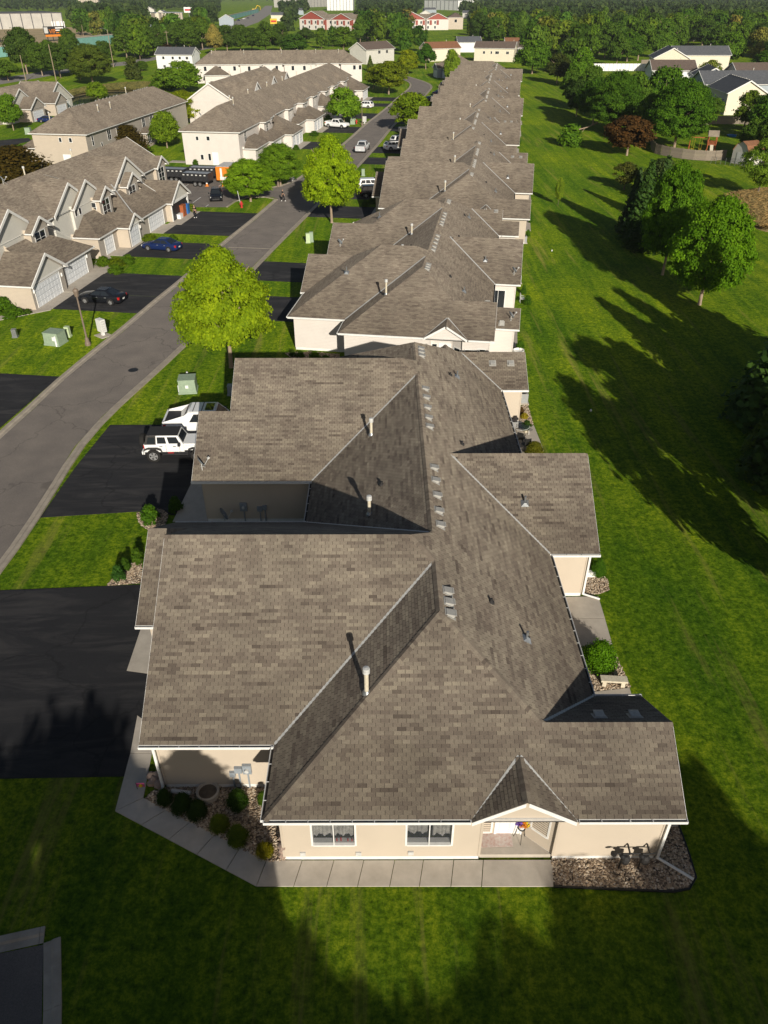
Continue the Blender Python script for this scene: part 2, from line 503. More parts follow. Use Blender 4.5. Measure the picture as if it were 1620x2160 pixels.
class MB:
    """collects faces; build() links them as one mesh object"""

    def __init__(self):
        self.v, self.f, self.mi, self.uv = [], [], [], []
        self.smooth = []

    def face(self, pts, mi=0, uv=None, smooth=False):
        n = len(self.v)
        self.v += [tuple(p) for p in pts]
        self.f.append(tuple(range(n, n + len(pts))))
        self.mi.append(mi)
        self.smooth.append(smooth)
        self.uv += uv if uv else [(0, 0)] * len(pts)

    def obox(self, o, ax, a, b, c, mi=0, skip=()):
        o = Vector(o)
        X, Y, Z = ax
        P = lambda i, j, k: o + X * a[i] + Y * b[j] + Z * c[k]
        F = {'z0': ((0, 0, 0), (0, 1, 0), (1, 1, 0), (1, 0, 0)), 'z1': ((0, 0, 1), (1, 0, 1), (1, 1, 1), (0, 1, 1)),
             'y0': ((0, 0, 0), (1, 0, 0), (1, 0, 1), (0, 0, 1)), 'y1': ((1, 1, 0), (0, 1, 0), (0, 1, 1), (1, 1, 1)),
             'x0': ((0, 1, 0), (0, 0, 0), (0, 0, 1), (0, 1, 1)), 'x1': ((1, 0, 0), (1, 1, 0), (1, 1, 1), (1, 0, 1))}
        for k, q in F.items():
            if k not in skip:
                self.face([P(*i) for i in q], mi)

    def box(self, x0, x1, y0, y1, z0, z1, mi=0, skip=()):
        self.obox((0, 0, 0), (Vector((1, 0, 0)), Vector((0, 1, 0)), Vector((0, 0, 1))), (x0, x1), (y0, y1), (z0, z1), mi, skip)

    def tube(self, p, q, r0, r1=None, n=8, mi=0, caps=True, smooth=True):
        p, q = Vector(p), Vector(q)
        r1 = r0 if r1 is None else r1
        d = (q - p).normalized()
        a = d.orthogonal().normalized()
        b = d.cross(a)
        ring = lambda c, r: [c + (a * math.cos(2 * math.pi * i / n) + b * math.sin(2 * math.pi * i / n)) * r for i in range(n)]
        A, B = ring(p, r0), ring(q, r1)
        for i in range(n):
            j = (i + 1) % n
            self.face([A[i], A[j], B[j], B[i]], mi, smooth=smooth)
        if caps:
            self.face(A[::-1], mi)
            self.face(B, mi)

    def path(self, pts, rs, n=7, mi=0):
        for i in range(len(pts) - 1):
            self.tube(pts[i], pts[i + 1], rs[i], rs[i + 1], n, mi, caps=(i in (0, len(pts) - 2)))

    def lathe(self, c, prof, n=12, mi=0, smooth=True, caps=True):
        c = Vector(c)
        rings = [[c + Vector((r * math.cos(2 * math.pi * i / n), r * math.sin(2 * math.pi * i / n), z)) for i in range(n)] for r, z in prof]
        for A, B in zip(rings, rings[1:]):
            for i in range(n):
                j = (i + 1) % n
                self.face([A[i], A[j], B[j], B[i]], mi, smooth=smooth)
        if caps:
            self.face(rings[0][::-1], mi)
            self.face(rings[-1], mi)

    def prism(self, poly, z0, z1, mi=0, bottom=True):
        poly = [Vector((p[0], p[1], 0)) for p in poly]
        if sum(a.x * b.y - b.x * a.y for a, b in zip(poly, poly[1:] + poly[:1])) < 0:
            poly = poly[::-1]
        up = Vector((0, 0, 1))
        self.face([p + up * z1 for p in poly], mi)
        if bottom:
            self.face([p + up * z0 for p in poly[::-1]], mi)
        for a, b in zip(poly, poly[1:] + poly[:1]):
            self.face([a + up * z0, b + up * z0, b + up * z1, a + up * z1], mi)

    def mesh(self, name, mats, weld=False):
        me = bpy.data.meshes.new(name)
        me.from_pydata(self.v, [], self.f)
        for m in ([mats] if isinstance(mats, str) else mats):
            me.materials.append(MATS[m])
        me.polygons.foreach_set('material_index', self.mi)
        me.polygons.foreach_set('use_smooth', self.smooth)
        ul = me.uv_layers.new(name='UVMap')
        ul.data.foreach_set('uv', np.array(self.uv, dtype=np.float32).ravel())
        if weld:
            import bmesh
            bm = bmesh.new()
            bm.from_mesh(me)
            bmesh.ops.remove_doubles(bm, verts=bm.verts, dist=0.0005)
            bm.to_mesh(me)
            bm.free()
        me.update()
        return me

    def build(self, name, mats, parent=None, weld=False):
        return link(name, self.mesh(name, mats, weld), parent)


XYZ = (Vector((1, 0, 0)), Vector((0, 1, 0)), Vector((0, 0, 1)))


def sheet(name, pts, z, mat, thick=0.3):
    b = MB()
    b.prism(pts, z - thick, z, bottom=False)
    return tag(b.build(name, mat), kind='structure')
# ------------------------------------------------------------------ roofs: the upper envelope of simple gables and hips
def clip(poly, a, b, c):
    """keep a*x + b*y + c <= 0"""
    out = []
    n = len(poly)
    for i in range(n):
        p, q = poly[i], poly[(i + 1) % n]
        dp, dq = a * p[0] + b * p[1] + c, a * q[0] + b * q[1] + c
        if dp <= 0:
            out.append(p)
        if (dp < 0 < dq) or (dq < 0 < dp):
            t = dp / (dp - dq)
            out.append((p[0] + (q[0] - p[0]) * t, p[1] + (q[1] - p[1]) * t))
    return out


def area(p):
    return abs(sum(p[i][0] * p[(i + 1) % len(p)][1] - p[(i + 1) % len(p)][0] * p[i][1] for i in range(len(p)))) / 2


class Comp:
    """a gable or hip over a rectangle; sides: the edges that slope (W, E, S, N)"""

    def __init__(self, x0, x1, y0, y1, sides, he, s=0.62, extra=()):
        self.r = (x0, x1, y0, y1)
        self.he, self.s, self.sides = he, s, sides
        d = {'W': (s, 0, he - s * x0), 'E': (-s, 0, he + s * x1), 'S': (0, s, he - s * y0), 'N': (0, -s, he + s * y1)}
        self.pl = [d[k] for k in sides] + list(extra)

    def z(self, x, y):
        x0, x1, y0, y1 = self.r
        if x0 - 1e-6 <= x <= x1 + 1e-6 and y0 - 1e-6 <= y <= y1 + 1e-6:
            return min(a * x + b * y + c for a, b, c in self.pl)
        return -99.0


class Roof:
    def __init__(self, comps):
        self.c = comps

    def z(self, x, y):
        return max(c.z(x, y) for c in self.c)

    def pieces(self):
        out = []
        for i, ci in enumerate(self.c):
            x0, x1, y0, y1 = ci.r
            for k, P in enumerate(ci.pl):
                poly = [(x0, y0), (x1, y0), (x1, y1), (x0, y1)]
                for m, Q in enumerate(ci.pl):
                    if m != k and poly:
                        poly = clip(poly, P[0] - Q[0], P[1] - Q[1], P[2] - Q[2])
                todo = [poly] if len(poly) > 2 else []
                for j, cj in enumerate(self.c):
                    if j == i:
                        continue
                    eps = 1e-4 if j > i else -1e-4
                    a0, a1, b0, b1 = cj.r
                    cuts = [(-1, 0, a0), (1, 0, -a1), (0, -1, b0), (0, 1, -b1)]
                    cuts += [(P[0] - Q[0], P[1] - Q[1], P[2] - Q[2] + eps) for Q in cj.pl]
                    nxt = []
                    for p in todo:
                        rest = p
                        for h in cuts:
                            o = clip(rest, -h[0], -h[1], -h[2])
                            if len(o) > 2 and area(o) > 1e-4:
                                nxt.append(o)
                            rest = clip(rest, *h)
                            if len(rest) < 3:
                                break
                    todo = nxt
                out += [(p, P) for p in todo if area(p) > 2e-3]
        return out

    def edges(self):
        """exposed stretches of eave and rake: (p, q, zp, zq, outward, is_eave)"""
        res = []
        for ci, c in enumerate(self.c):
            x0, x1, y0, y1 = c.r
            for (ax, ay), (bx, by), (nx, ny) in (((x0, y0), (x1, y0), (0, -1)), ((x1, y0), (x1, y1), (1, 0)), ((x1, y1), (x0, y1), (0, 1)), ((x0, y1), (x0, y0), (-1, 0))):
                ln = math.hypot(bx - ax, by - ay)
                n = max(4, int(ln / 0.1))
                run = []
                for i in range(n + 1):
                    t = i / n
                    t2 = min(max(t, 0.004), 0.996)
                    x, y = ax + (bx - ax) * t2, ay + (by - ay) * t2
                    zc = c.z(x - nx * .02, y - ny * .02)
                    ok = abs(self.z(x - nx * .02, y - ny * .02) - zc) < 2e-3 and self.z(x + nx * .07, y + ny * .07) < zc - 0.22
                    if ok and any(abs(e.z(x - nx * .02, y - ny * .02) - zc) < 3e-3 and e.z(x + nx * .07, y + ny * .07) < -50 for e in self.c[:ci]):
                        ok = False
                    if ok:
                        run.append((t, zc))
                    if (not ok or i == n) and len(run) > 2:
                        brk = [0] + [q for q in range(1, len(run) - 1) if abs(run[q + 1][1] - 2 * run[q][1] + run[q - 1][1]) > 0.02] + [len(run) - 1]
                        for u, w in zip(brk, brk[1:]):
                            if w - u < 2:
                                continue
                            (t0, z0), (t1, z1) = run[u], run[w]
                            P = lambda t: Vector((ax + (bx - ax) * t, ay + (by - ay) * t, 0))
                            res.append((P(t0), P(t1), z0, z1, Vector((nx, ny, 0)), abs(z0 - z1) < 0.03))
                    if not ok:
                        run = []
        return res


def roof_mesh(roof, mat='shingle', soffit=True):
    b = MB()
    for poly, (a, bb, c) in roof.pieces():
        g = math.hypot(a, bb)
        gx, gy = a / g, bb / g
        k = math.sqrt(1 + g * g)
        if area(poly) < 0.002:
            continue
        sgn = sum(poly[i][0] * poly[(i + 1) % len(poly)][1] - poly[(i + 1) % len(poly)][0] * poly[i][1] for i in range(len(poly)))
        if sgn < 0:
            poly = poly[::-1]
        pts = [(x, y, a * x + bb * y + c) for x, y in poly]
        b.face(pts, 0, [(-gy * x + gx * y + 50, (a * x + bb * y + c) / g * k + 3) for x, y in poly])
    if soffit:
        for cm in roof.c:
            x0, x1, y0, y1 = cm.r
            o = 0.3
            x0 += 0 if 'W' in cm.sides else o
            x1 -= 0 if 'E' in cm.sides else o
            y0 += 0 if 'S' in cm.sides else o
            y1 -= 0 if 'N' in cm.sides else o
            b.face([(x0, y1, cm.he - .17), (x1, y1, cm.he - .17), (x1, y0, cm.he - .17), (x0, y0, cm.he - .17)], 1)
    return b


def trim_mesh(roof, gutters=True, straps=False, wide=False):
    b = MB()
    up = Vector((0, 0, 1))
    for p, q, z0, z1, n, eave in roof.edges():
        d = (q - p)
        ln = d.length
        d /= ln
        if eave:
            z = z0 - 0.015
            o = p + up * z
            b.obox(o, (d, n, up), (-0.02, ln + 0.02), (-0.03, 0.0), (-0.19, -0.03))
            if gutters:
                b.obox(o, (d, n, up), (-0.01, ln + 0.01), (0.0, 0.11), (-0.12, -0.105), 1)
                b.obox(o, (d, n, up), (-0.02, ln + 0.02), (0.11, 0.128), (-0.12, 0.0))
                b.obox(o, (d, n, up), (-0.02, 0.0), (0.0, 0.11), (-0.12, 0.0))
                b.obox(o, (d, n, up), (ln, ln + 0.02), (0.0, 0.11), (-0.12, 0.0))
                if straps:
                    for i in range(1, int(ln / 0.75)):
                        b.obox(o, (d, n, up), (i * .75 - .012, i * .75 + .012), (0, .11), (-.015, -.003))
        else:
            rise = .03 if wide else -.012
            A, B = p + up * (z0 + rise), q + up * (z1 + rise)
            dn = up * (-0.30 if wide else -0.19)
            t = n * (0.10 if wide else 0.014)
            b.face([A + t, A + t + dn, B + t + dn, B + t])
            b.face([A, B, B + dn, A + dn])
            b.face([A, A + t, B + t, B])
            b.face([A + dn, B + dn, B + t + dn, A + t + dn])
            b.face([A, A + dn, A + t + dn, A + t])
            b.face([B, B + t, B + t + dn, B + dn])
    return b


EXPO, TABW = 0.145, 0.305
TONES = 7


def tab_geometry(roof, near):
    """every shingle tab of the roof; the ones for which near() ranks lowest come back apart"""
    full, V, F, T = [], [], [], []
    rnd = random.Random(11)
    tones = {}

    def tone(key):
        if key not in tones:
            st = tones.setdefault(('s', key[0], key[1], key[2] // 3), rnd.gauss(0.52, 0.13))
            tones[key] = min(1, max(0, rnd.gauss(st, 0.11)))
        return tones[key]
    allp = []
    for poly, (a, bb, c) in roof.pieces():
        g = math.hypot(a, bb)
        gx, gy = a / g, bb / g
        ex, ey = -gy, gx
        cs = 1 / math.sqrt(1 + g * g)
        us = [ex * x + ey * y for x, y in poly]
        zs = [a * x + bb * y + c for x, y in poly]
        base = 3.15
        dz = EXPO * g * cs                     # rise of one course
        # a plan point from (u, z): solve along the slope
        w_of = lambda z: (z - c) / g            # p.g
        pk = (round(a, 3), round(bb, 3), round(c, 2))
        pu = [(ex * x + ey * y, gx * x + gy * y) for x, y in poly]
        if sum(pu[i][0] * pu[(i + 1) % len(pu)][1] - pu[(i + 1) % len(pu)][0] * pu[i][1] for i in range(len(pu))) < 0:
            pu = pu[::-1]
        half = []
        for i in range(len(pu)):
            p, q = pu[i], pu[(i + 1) % len(pu)]
            nx, ny = (q[1] - p[1]), -(q[0] - p[0])
            l = math.hypot(nx, ny)
            if l > 1e-6:
                half.append((nx / l, ny / l, -(nx * p[0] + ny * p[1]) / l))
        r0, r1 = int(math.floor((min(zs) - base) / dz + 1e-6)), int(math.ceil((max(zs) - base) / dz - 1e-6))
        for r in range(r0, r1):
            w0, w1 = w_of(base + r * dz), w_of(base + (r + 1) * dz)
            off = (r % 2) * TABW / 2 + (r * 0.137 % 1) * 0.03
            t0, t1 = int(math.floor((min(us) - off) / TABW)), int(math.ceil((max(us) - off) / TABW))
            for t in range(t0, t1):
                u0, u1 = off + t * TABW + .008, off + (t + 1) * TABW - .008
                cx, cy = (u0 + u1) / 2, (w0 + w1) / 2
                dist = max(h[0] * cx + h[1] * cy + h[2] for h in half)
                if dist > 0.2:
                    continue
                q = [(u0, w0), (u1, w0), (u1, w1), (u0, w1)]
                whole = dist < -0.2
                if not whole:
                    for h in half:
                        q = clip(q, *h)
                        if len(q) < 3:
                            break
                    if len(q) < 3 or area(q) < 2e-4:
                        continue
                    whole = area(q) > (u1 - u0) * (w1 - w0) * 0.999
                tn = tone((pk, r, t))
                X = cx * ex + cy * gx
                Y = cx * ey + cy * gy
                allp.append((q, (ex, ey, gx, gy, a, bb, c, w0, w1), tn, whole, (X, Y, a * X + bb * Y + c)))
    wholes = sorted((i for i, p in enumerate(allp) if p[3]), key=lambda i: near(allp[i][4]))[:300]
    pick = set(wholes)
    for i, (q, (ex, ey, gx, gy, a, bb, c, w0, w1), tn, whole, ctr) in enumerate(allp):
        if i in pick:
            full.append((ctr, (ex, ey, gx, gy, a, bb), tn))
            continue
        top, low = [], []
        for u, w in q:
            x, y = u * ex + w * gx, u * ey + w * gy
            z = a * x + bb * y + c
            f = (w - w0) / (w1 - w0)
            top.append((x, y, z + 0.016 - 0.012 * f))
            low.append((x, y, z))
        n = len(V)
        V += top
        F.append(tuple(range(n, n + len(top))))
        T += [tn] * len(top)
        for k in range(len(q)):                # the butt edge and the sides
            k2 = (k + 1) % len(q)
            if abs(q[k][1] - q[k2][1]) < 1e-6 and abs(q[k][1] - w0) < 1e-6:
                n = len(V)
                V += [low[k], low[k2], top[k2], top[k]]
                F.append((n, n + 1, n + 2, n + 3))
                T += [tn * 0.55] * 4
    return full, V, F, T


def tone_mesh(name, V, F, T, mat):
    me = bpy.data.meshes.new(name)
    me.from_pydata(V, [], F)
    at = me.attributes.new('tone', 'FLOAT', 'POINT')
    at.data.foreach_set('value', np.array(T, dtype=np.float32))
    me.materials.append(MATS[mat])
    uv = me.uv_layers.new(name='UVMap')
    co = np.array(V, dtype=np.float32)
    idx = np.empty(len(me.loops), dtype=np.int32)
    me.loops.foreach_get('vertex_index', idx)
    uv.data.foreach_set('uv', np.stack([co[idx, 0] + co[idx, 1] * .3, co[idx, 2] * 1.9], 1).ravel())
    me.update()
    return me


# ------------------------------------------------------------------ walls, windows, doors
def wall(b, roof, p0, p1, z0, ops=(), lap=0.0, mi=0, drop=0.06):
    """a wall that runs up to the roof; p0->p1 with the outside on the right hand"""
    p0, p1 = Vector((*p0, 0)), Vector((*p1, 0))
    d = p1 - p0
    ln = d.length
    d /= ln
    n = Vector((d.y, -d.x, 0))
    up = Vector((0, 0, 1))
    k = max(2, int(ln / 0.12))
    tops = []
    for i in range(k + 1):
        s = ln * i / k
        s2 = min(max(s, .03), ln - .03)
        q = p0 + d * s2 - n * 0.06
        tops.append((s, max(roof.z(q.x, q.y) - drop, z0)))
    if not lap:
        pts = [p0 + up * z0, p1 + up * z0]
        keep = [tops[-1]]
        for i in range(len(tops) - 2, 0, -1):
            if abs(tops[i + 1][1] - 2 * tops[i][1] + tops[i - 1][1]) > 0.004:
                keep.append(tops[i])
        keep.append(tops[0])
        b.face(pts + [p0 + d * s + up * z for s, z in keep], mi)
        return
    zmax = max(t[1] for t in tops)
    z = z0
    while z < zmax:
        zt = min(z + lap, zmax)
        zm = (z + zt) / 2
        runs, cur = [], None
        for (s, t), (s2, t2) in zip(tops, tops[1:]):
            if min(t, t2) >= zm:
                cur = (cur[0], s2) if cur else (s, s2)
            elif cur:
                runs.append(cur)
                cur = None
        if cur:
            runs.append(cur)
        for (a0, a1, zb, zt2) in ops:
            if zb - .02 < zm < zt2 + .02:
                nr = []
                for r in runs:
                    if r[0] < a0:
                        nr.append((r[0], min(r[1], a0)))
                    if r[1] > a1:
                        nr.append((max(r[0], a1), r[1]))
                runs = [r for r in nr if r[1] - r[0] > .005]
        for a0, a1 in runs:
            A, B = p0 + d * a0, p0 + d * a1
            lo = n * 0.022
            b.face([A + lo + up * z, B + lo + up * z, B + n * .002 + up * zt, A + n * .002 + up * zt], mi)
            b.face([A + up * z, B + up * z, B + lo + up * z, A + lo + up * z], mi)
        z = zt


def frame_of(p0, p1):
    p0, p1 = Vector((*p0, 0)), Vector((*p1, 0))
    d = (p1 - p0).normalized()
    return p0, (d, Vector((d.y, -d.x, 0)), Vector((0, 0, 1)))


def window(parent, p0, p1, s0, s1, z0, z1, cols=2, rows=1, deep=False, fw=0.07, proud=0.035):
    """frame with mullions and a pane; deep: set into an opening with curtains behind"""
    o, ax = frame_of(p0, p1)
    b = MB()
    pr = (0.004, proud)
    b.obox(o, ax, (s0 - fw, s0), pr, (z0 - fw, z1 + fw))
    b.obox(o, ax, (s1, s1 + fw), pr, (z0 - fw, z1 + fw))
    b.obox(o, ax, (s0, s1), pr, (z1, z1 + fw))
    b.obox(o, ax, (s0, s1), (0.004, proud + .02), (z0 - fw, z0))
    bk = -0.05 if deep else 0.002
    w = 0.035
    for i in range(1, cols):
        s = s0 + (s1 - s0) * i / cols
        b.obox(o, ax, (s - w / 2, s + w / 2), (bk, proud - .006), (z0, z1))
    for i in range(1, rows):
        z = z0 + (z1 - z0) * i / rows
        b.obox(o, ax, (s0, s1), (bk, proud - .009), (z - w / 2, z + w / 2))
    if deep:
        b.obox(o, ax, (s0 - .02, s0), (-.25, .004), (z0, z1))
        b.obox(o, ax, (s1, s1 + .02), (-.25, .004), (z0, z1))
        b.obox(o, ax, (s0, s1), (-.25, .004), (z0 - .02, z0))
        b.obox(o, ax, (s0, s1), (-.25, .004), (z1, z1 + .02))
    f = b.build('window', 'white_trim', parent)
    g = MB()
    y = -0.06 if deep else 0.010
    g.obox(o, ax, (s0, s1), (y - .006, y), (z0, z1))
    g.build('pane', 'clear_glass' if deep else 'glass_dark', f)
    if deep:
        c = MB()
        n = 36
        for i in range(n):
            a0, a1 = s0 + (s1 - s0) * i / n, s0 + (s1 - s0) * (i + 1) / n
            w0, w1 = -.16 + .025 * math.sin(i * 1.9 + s0 * 2), -.16 + .025 * math.sin((i + 1) * 1.9 + s0 * 2)
            zb = z0 + (z1 - z0) * (0.27 + .06 * math.sin(i * .8 + s0 * 3) + (.1 if s0 > 4 and i < n / 2 else 0))
            P = lambda s, yy, z: o + ax[0] * s + ax[1] * yy + ax[2] * z
            c.face([P(a0, w0, zb), P(a1, w1, zb), P(a1, w1, z1), P(a0, w0, z1)], 0, smooth=True) if not (s0 > 4 and .46 < i / n < .58) else None
        c.build('curtain', 'curtain', f)
        k = MB()
        k.obox(o, ax, (s0 - .3, s1 + .3), (-1.3, -1.25), (z0 - .4, z1 + .1))
        k.build('room_wall', 'dark_plastic', f)
    return f


def garage_door(parent, p0, p1, s0, s1, h, cols=8, rows=4, z0=0.0):
    o, ax = frame_of(p0, p1)
    b = MB()
    fw = 0.1
    b.obox(o, ax, (s0 - fw, s0), (0.004, .05), (z0, h + fw))
    b.obox(o, ax, (s1, s1 + fw), (0.004, .05), (z0, h + fw))
    b.obox(o, ax, (s0, s1), (0.004, .05), (h, h + fw))
    fr = b.build('garage_door', 'white_trim', parent)
    d = MB()
    d.obox(o, ax, (s0, s1), (0.003, .010), (z0, h))
    for i in range(cols):
        for j in range(rows):
            a0, a1 = s0 + (s1 - s0) * (i + .08) / cols, s0 + (s1 - s0) * (i + .92) / cols
            c0, c1 = z0 + (h - z0) * (j + .1) / rows, z0 + (h - z0) * (j + .9) / rows
            d.obox(o, ax, (a0, a1), (.010, .022), (c0, c1), skip=('y0',))
    for j in range(1, rows):
        z = z0 + (h - z0) * j / rows
        d.obox(o, ax, (s0, s1), (.010, .012), (z - .012, z + .012), 1, skip=('y0',))
    d.build('door_panel', ['garage_white', 'grey_paint'], fr)
    return fr


def entry_door(parent, p0, p1, s0, s1, h, z0=0.0):
    o, ax = frame_of(p0, p1)
    b = MB()
    b.obox(o, ax, (s0 - .08, s0), (0.004, .05), (z0, h + .08))
    b.obox(o, ax, (s1, s1 + .08), (0.004, .05), (z0, h + .08))
    b.obox(o, ax, (s0, s1), (0.004, .05), (h, h + .08))
    b.obox(o, ax, (s0, s1), (0.003, .02), (z0, h))
    for (f0, f1) in ((.12, .46), (.54, .88)):
        for (g0, g1) in ((.06, .40), (.48, .92)):
            b.obox(o, ax, (s0 + (s1 - s0) * f0, s0 + (s1 - s0) * f1), (.02, .032), (z0 + (h - z0) * g0, z0 + (h - z0) * g1))
    d = b.build('door', 'door_white', parent)
    k = MB()
    k.lathe(o + ax[0] * (s1 - .09) + ax[1] * .05 + ax[2] * (z0 + 1.0), [(.001, -.03), (.03, -.01), (.03, .01), (.001, .03)], 8)
    k.build('handle', 'galvanised', d)
    return d


# ------------------------------------------------------------------ things fixed to roofs
_rv = {}


def roof_vent(parent, roof, x, y, out, size=0.34):
    """low square attic vent; out: plan direction down the slope"""
    z = roof.z(x, y)
    dx, dy = out
    z2 = roof.z(x + dx * .05, y + dy * .05)
    sl = (z2 - z) / .05
    d = Vector((dx, dy, sl)).normalized()
    up = Vector((-dx * sl, -dy * sl, 1)).normalized()
    sd = up.cross(d)
    b = MB()
    o = Vector((x, y, z))
    h = size / 2
    b.obox(o, (d, sd, up), (-h - .05, h + .09), (-h - .07, h + .07), (0.005, .025), 0)
    # a wedge-shaped hood, open on the low side
    P = lambda i, j, k: o + d * i + sd * j + up * k
    for q in ([P(-h, -h, .06), P(h, -h, .17), P(h, h, .17), P(-h, h, .06)], [P(-h, -h, .02), P(h, -h, .02), P(h, -h, .17), P(-h, -h, .06)],
              [P(h, h, .02), P(-h, h, .02), P(-h, h, .06), P(h, h, .17)], [P(-h, h, .02), P(-h, -h, .02), P(-h, -h, .06), P(-h, h, .06)]):
        b.face(q, 0)
    b.face([P(h - .03, -h, .02), P(h - .03, h, .02), P(h - .03, h, .16), P(h - .03, -h, .16)], 1)
    b.obox(o, (d, sd, up), (h - .02, h + .05), (-h, h), (.155, .18), 0)
    return b.build('roof_vent', ['vent_plastic', 'dark_plastic'], parent)


def flue_pipe(parent, roof, x, y, h=1.0):
    z = roof.z(x, y)
    b = MB()
    b.lathe((x, y, z), [(.17, -.15), (.16, .03), (.10, .14), (.085, .14)], 12, 1)
    b.lathe((x, y, z), [(.082, -.2), (.082, h)], 12, 0)
    b.lathe((x, y, z), [(.105, h - .02), (.135, h), (.135, h + .18), (.12, h + .22), (.02, h + .24)], 12, 2)
    return b.build('flue_pipe', ['cream_pipe', 'galvanised', 'white_metal'], parent)


def plumbing_vent(parent, roof, x, y, h=0.38, skirt=True):
    z = roof.z(x, y)
    b = MB()
    if skirt:
        s = 0.24
        b.lathe((x, y, z), [(.055, -.1), (.055, h)], 10, 0)
        n = Vector((roof.z(x - .05, y) - roof.z(x + .05, y), roof.z(x, y - .05) - roof.z(x, y + .05), .1)).normalized()
        a = n.cross(Vector((0, 0, 1))).normalized()
        c = n.cross(a)
        o = Vector((x, y, z))
        s = .2
        b.obox(o, (a, c, n), (-s, s), (-s, s), (.004, .02), 0)
        for i in range(4):
            q = [(-1, -1), (1, -1), (1, 1), (-1, 1)]
            p, r = q[i], q[(i + 1) % 4]
            b.face([o + a * p[0] * .2 + c * p[1] * .2 + n * .02, o + a * r[0] * .2 + c * r[1] * .2 + n * .02, o + a * r[0] * .05 + c * r[1] * .05 + n * .16, o + a * p[0] * .05 + c * p[1] * .05 + n * .16], 0)
    else:
        b.lathe((x, y, z), [(.15, -.05), (.13, .05), (.06, .10), (.06, .2)], 10, 1)
    return b.build('plumbing_vent', ['galvanised', 'dark_plastic'], parent)


def satellite_dish(parent, x, y, z, face=0.0, size=0.34):
    """mast, tilted dish, feed arm"""
    b = MB()
    b.path([(x, y, z), (x, y, z + .35), (x + .0, y, z + .55)], [.025, .025, .025], 7, 1)
    b.tube((x + .3, y + .3, z - .05), (x, y, z + .32), .014, n=5, mi=1)
    b.tube((x - .3, y + .3, z - .05), (x, y, z + .32), .014, n=5, mi=1)
    d = Vector((math.cos(face), math.sin(face), 0.55)).normalized()
    a = Vector((0, 0, 1)).cross(d).normalized()
    c = d.cross(a)
    o = Vector((x, y, z + .58))
    rings = []
    for r, dep in ((0.0, -.07), (.5, -.05), (.85, -.015), (1.0, .012)):
        rings.append([o + (a * math.cos(2 * math.pi * i / 18) * .92 + c * math.sin(2 * math.pi * i / 18)) * r * size + d * dep for i in range(18)])
    for A, B in zip(rings, rings[1:]):
        for i in range(18):
            j = (i + 1) % 18
            b.face([A[i], A[j], B[j], B[i]], 0, smooth=True)
    tip = o + d * .45 - c * .12
    b.tube(o - c * size * .9, tip, .016, n=5, mi=1)
    b.obox(tip, (d, a, c), (-.06, .08), (-.05, .05), (-.04, .06), 1)
    return b.build('satellite_dish', ['grey_paint', 'white_metal'], parent)


def strip(b, pts, w, lift=0.02, mi=0):
    """thin metal strip lying along a valley or ridge"""
    for p, q in zip(pts, pts[1:]):
        p, q = Vector(p), Vector(q)
        d = (q - p).normalized()
        s = Vector((d.y, -d.x, 0)).normalized()
        u = Vector((0, 0, lift))
        up = Vector((0, 0, .012))
        A, B, C, D = p + s * w + u, p - s * w + u, q - s * w + u, q + s * w + u
        b.face([A, D, C, B][::-1], mi)
        b.face([A, B, C, D][::-1] if False else [B - up, A - up, D - up, C - up], mi)
        b.face([A - up, A, D, D - up][::-1], mi)
        b.face([B - up, C - up, C, B][::-1], mi)
# ------------------------------------------------------------------ the twin bungalows of the right-hand row
HE, LEN, MID = 3.15, 38.9, 19.45
BUNG = 'twin bungalows in the row behind the nearest one'


def mirror(y, m):
    return LEN - y if m else y


def bungalow_comps(hip):
    W2 = 12.4
    E = (-.62, 0, HE + .62 * W2)
    cs = [Comp(0, W2, 0, LEN, 'WESN', HE)]
    for m in (0, 1):
        def rect(x0, x1, y0, y1, sides, extra=()):
            a, b = sorted((mirror(y0, m), mirror(y1, m)))
            if m:
                sides = sides.translate(str.maketrans('SN', 'NS'))
            cs.append(Comp(x0, x1, a, b, sides, HE, extra=extra))
        rect(-5.05, W2 - 1e-3, 3.1, 17.4, 'WSN' if hip else 'SN', (E,))
        rect(-5.45 if hip else -6.9, 0, 9.55, 17.4, 'SN')
        if hip:
            rect(6.2, 12.75, 0, 6.6, 'SN')
            rect(8, 14.75, 2.9, 6.6, 'SN')
        else:
            rect(6.2, 14.35, 0, 5.4, 'SN')
        # entry gable
        ya, yb = sorted((mirror(-0.12, m), mirror(2.6, m)))
        cs.append(Comp(7.05, 10.6, ya, yb, 'WE', HE - .0))
    cs.append(Comp(8, 14.9, 14.65, 24.25, 'SN', HE))
    return cs


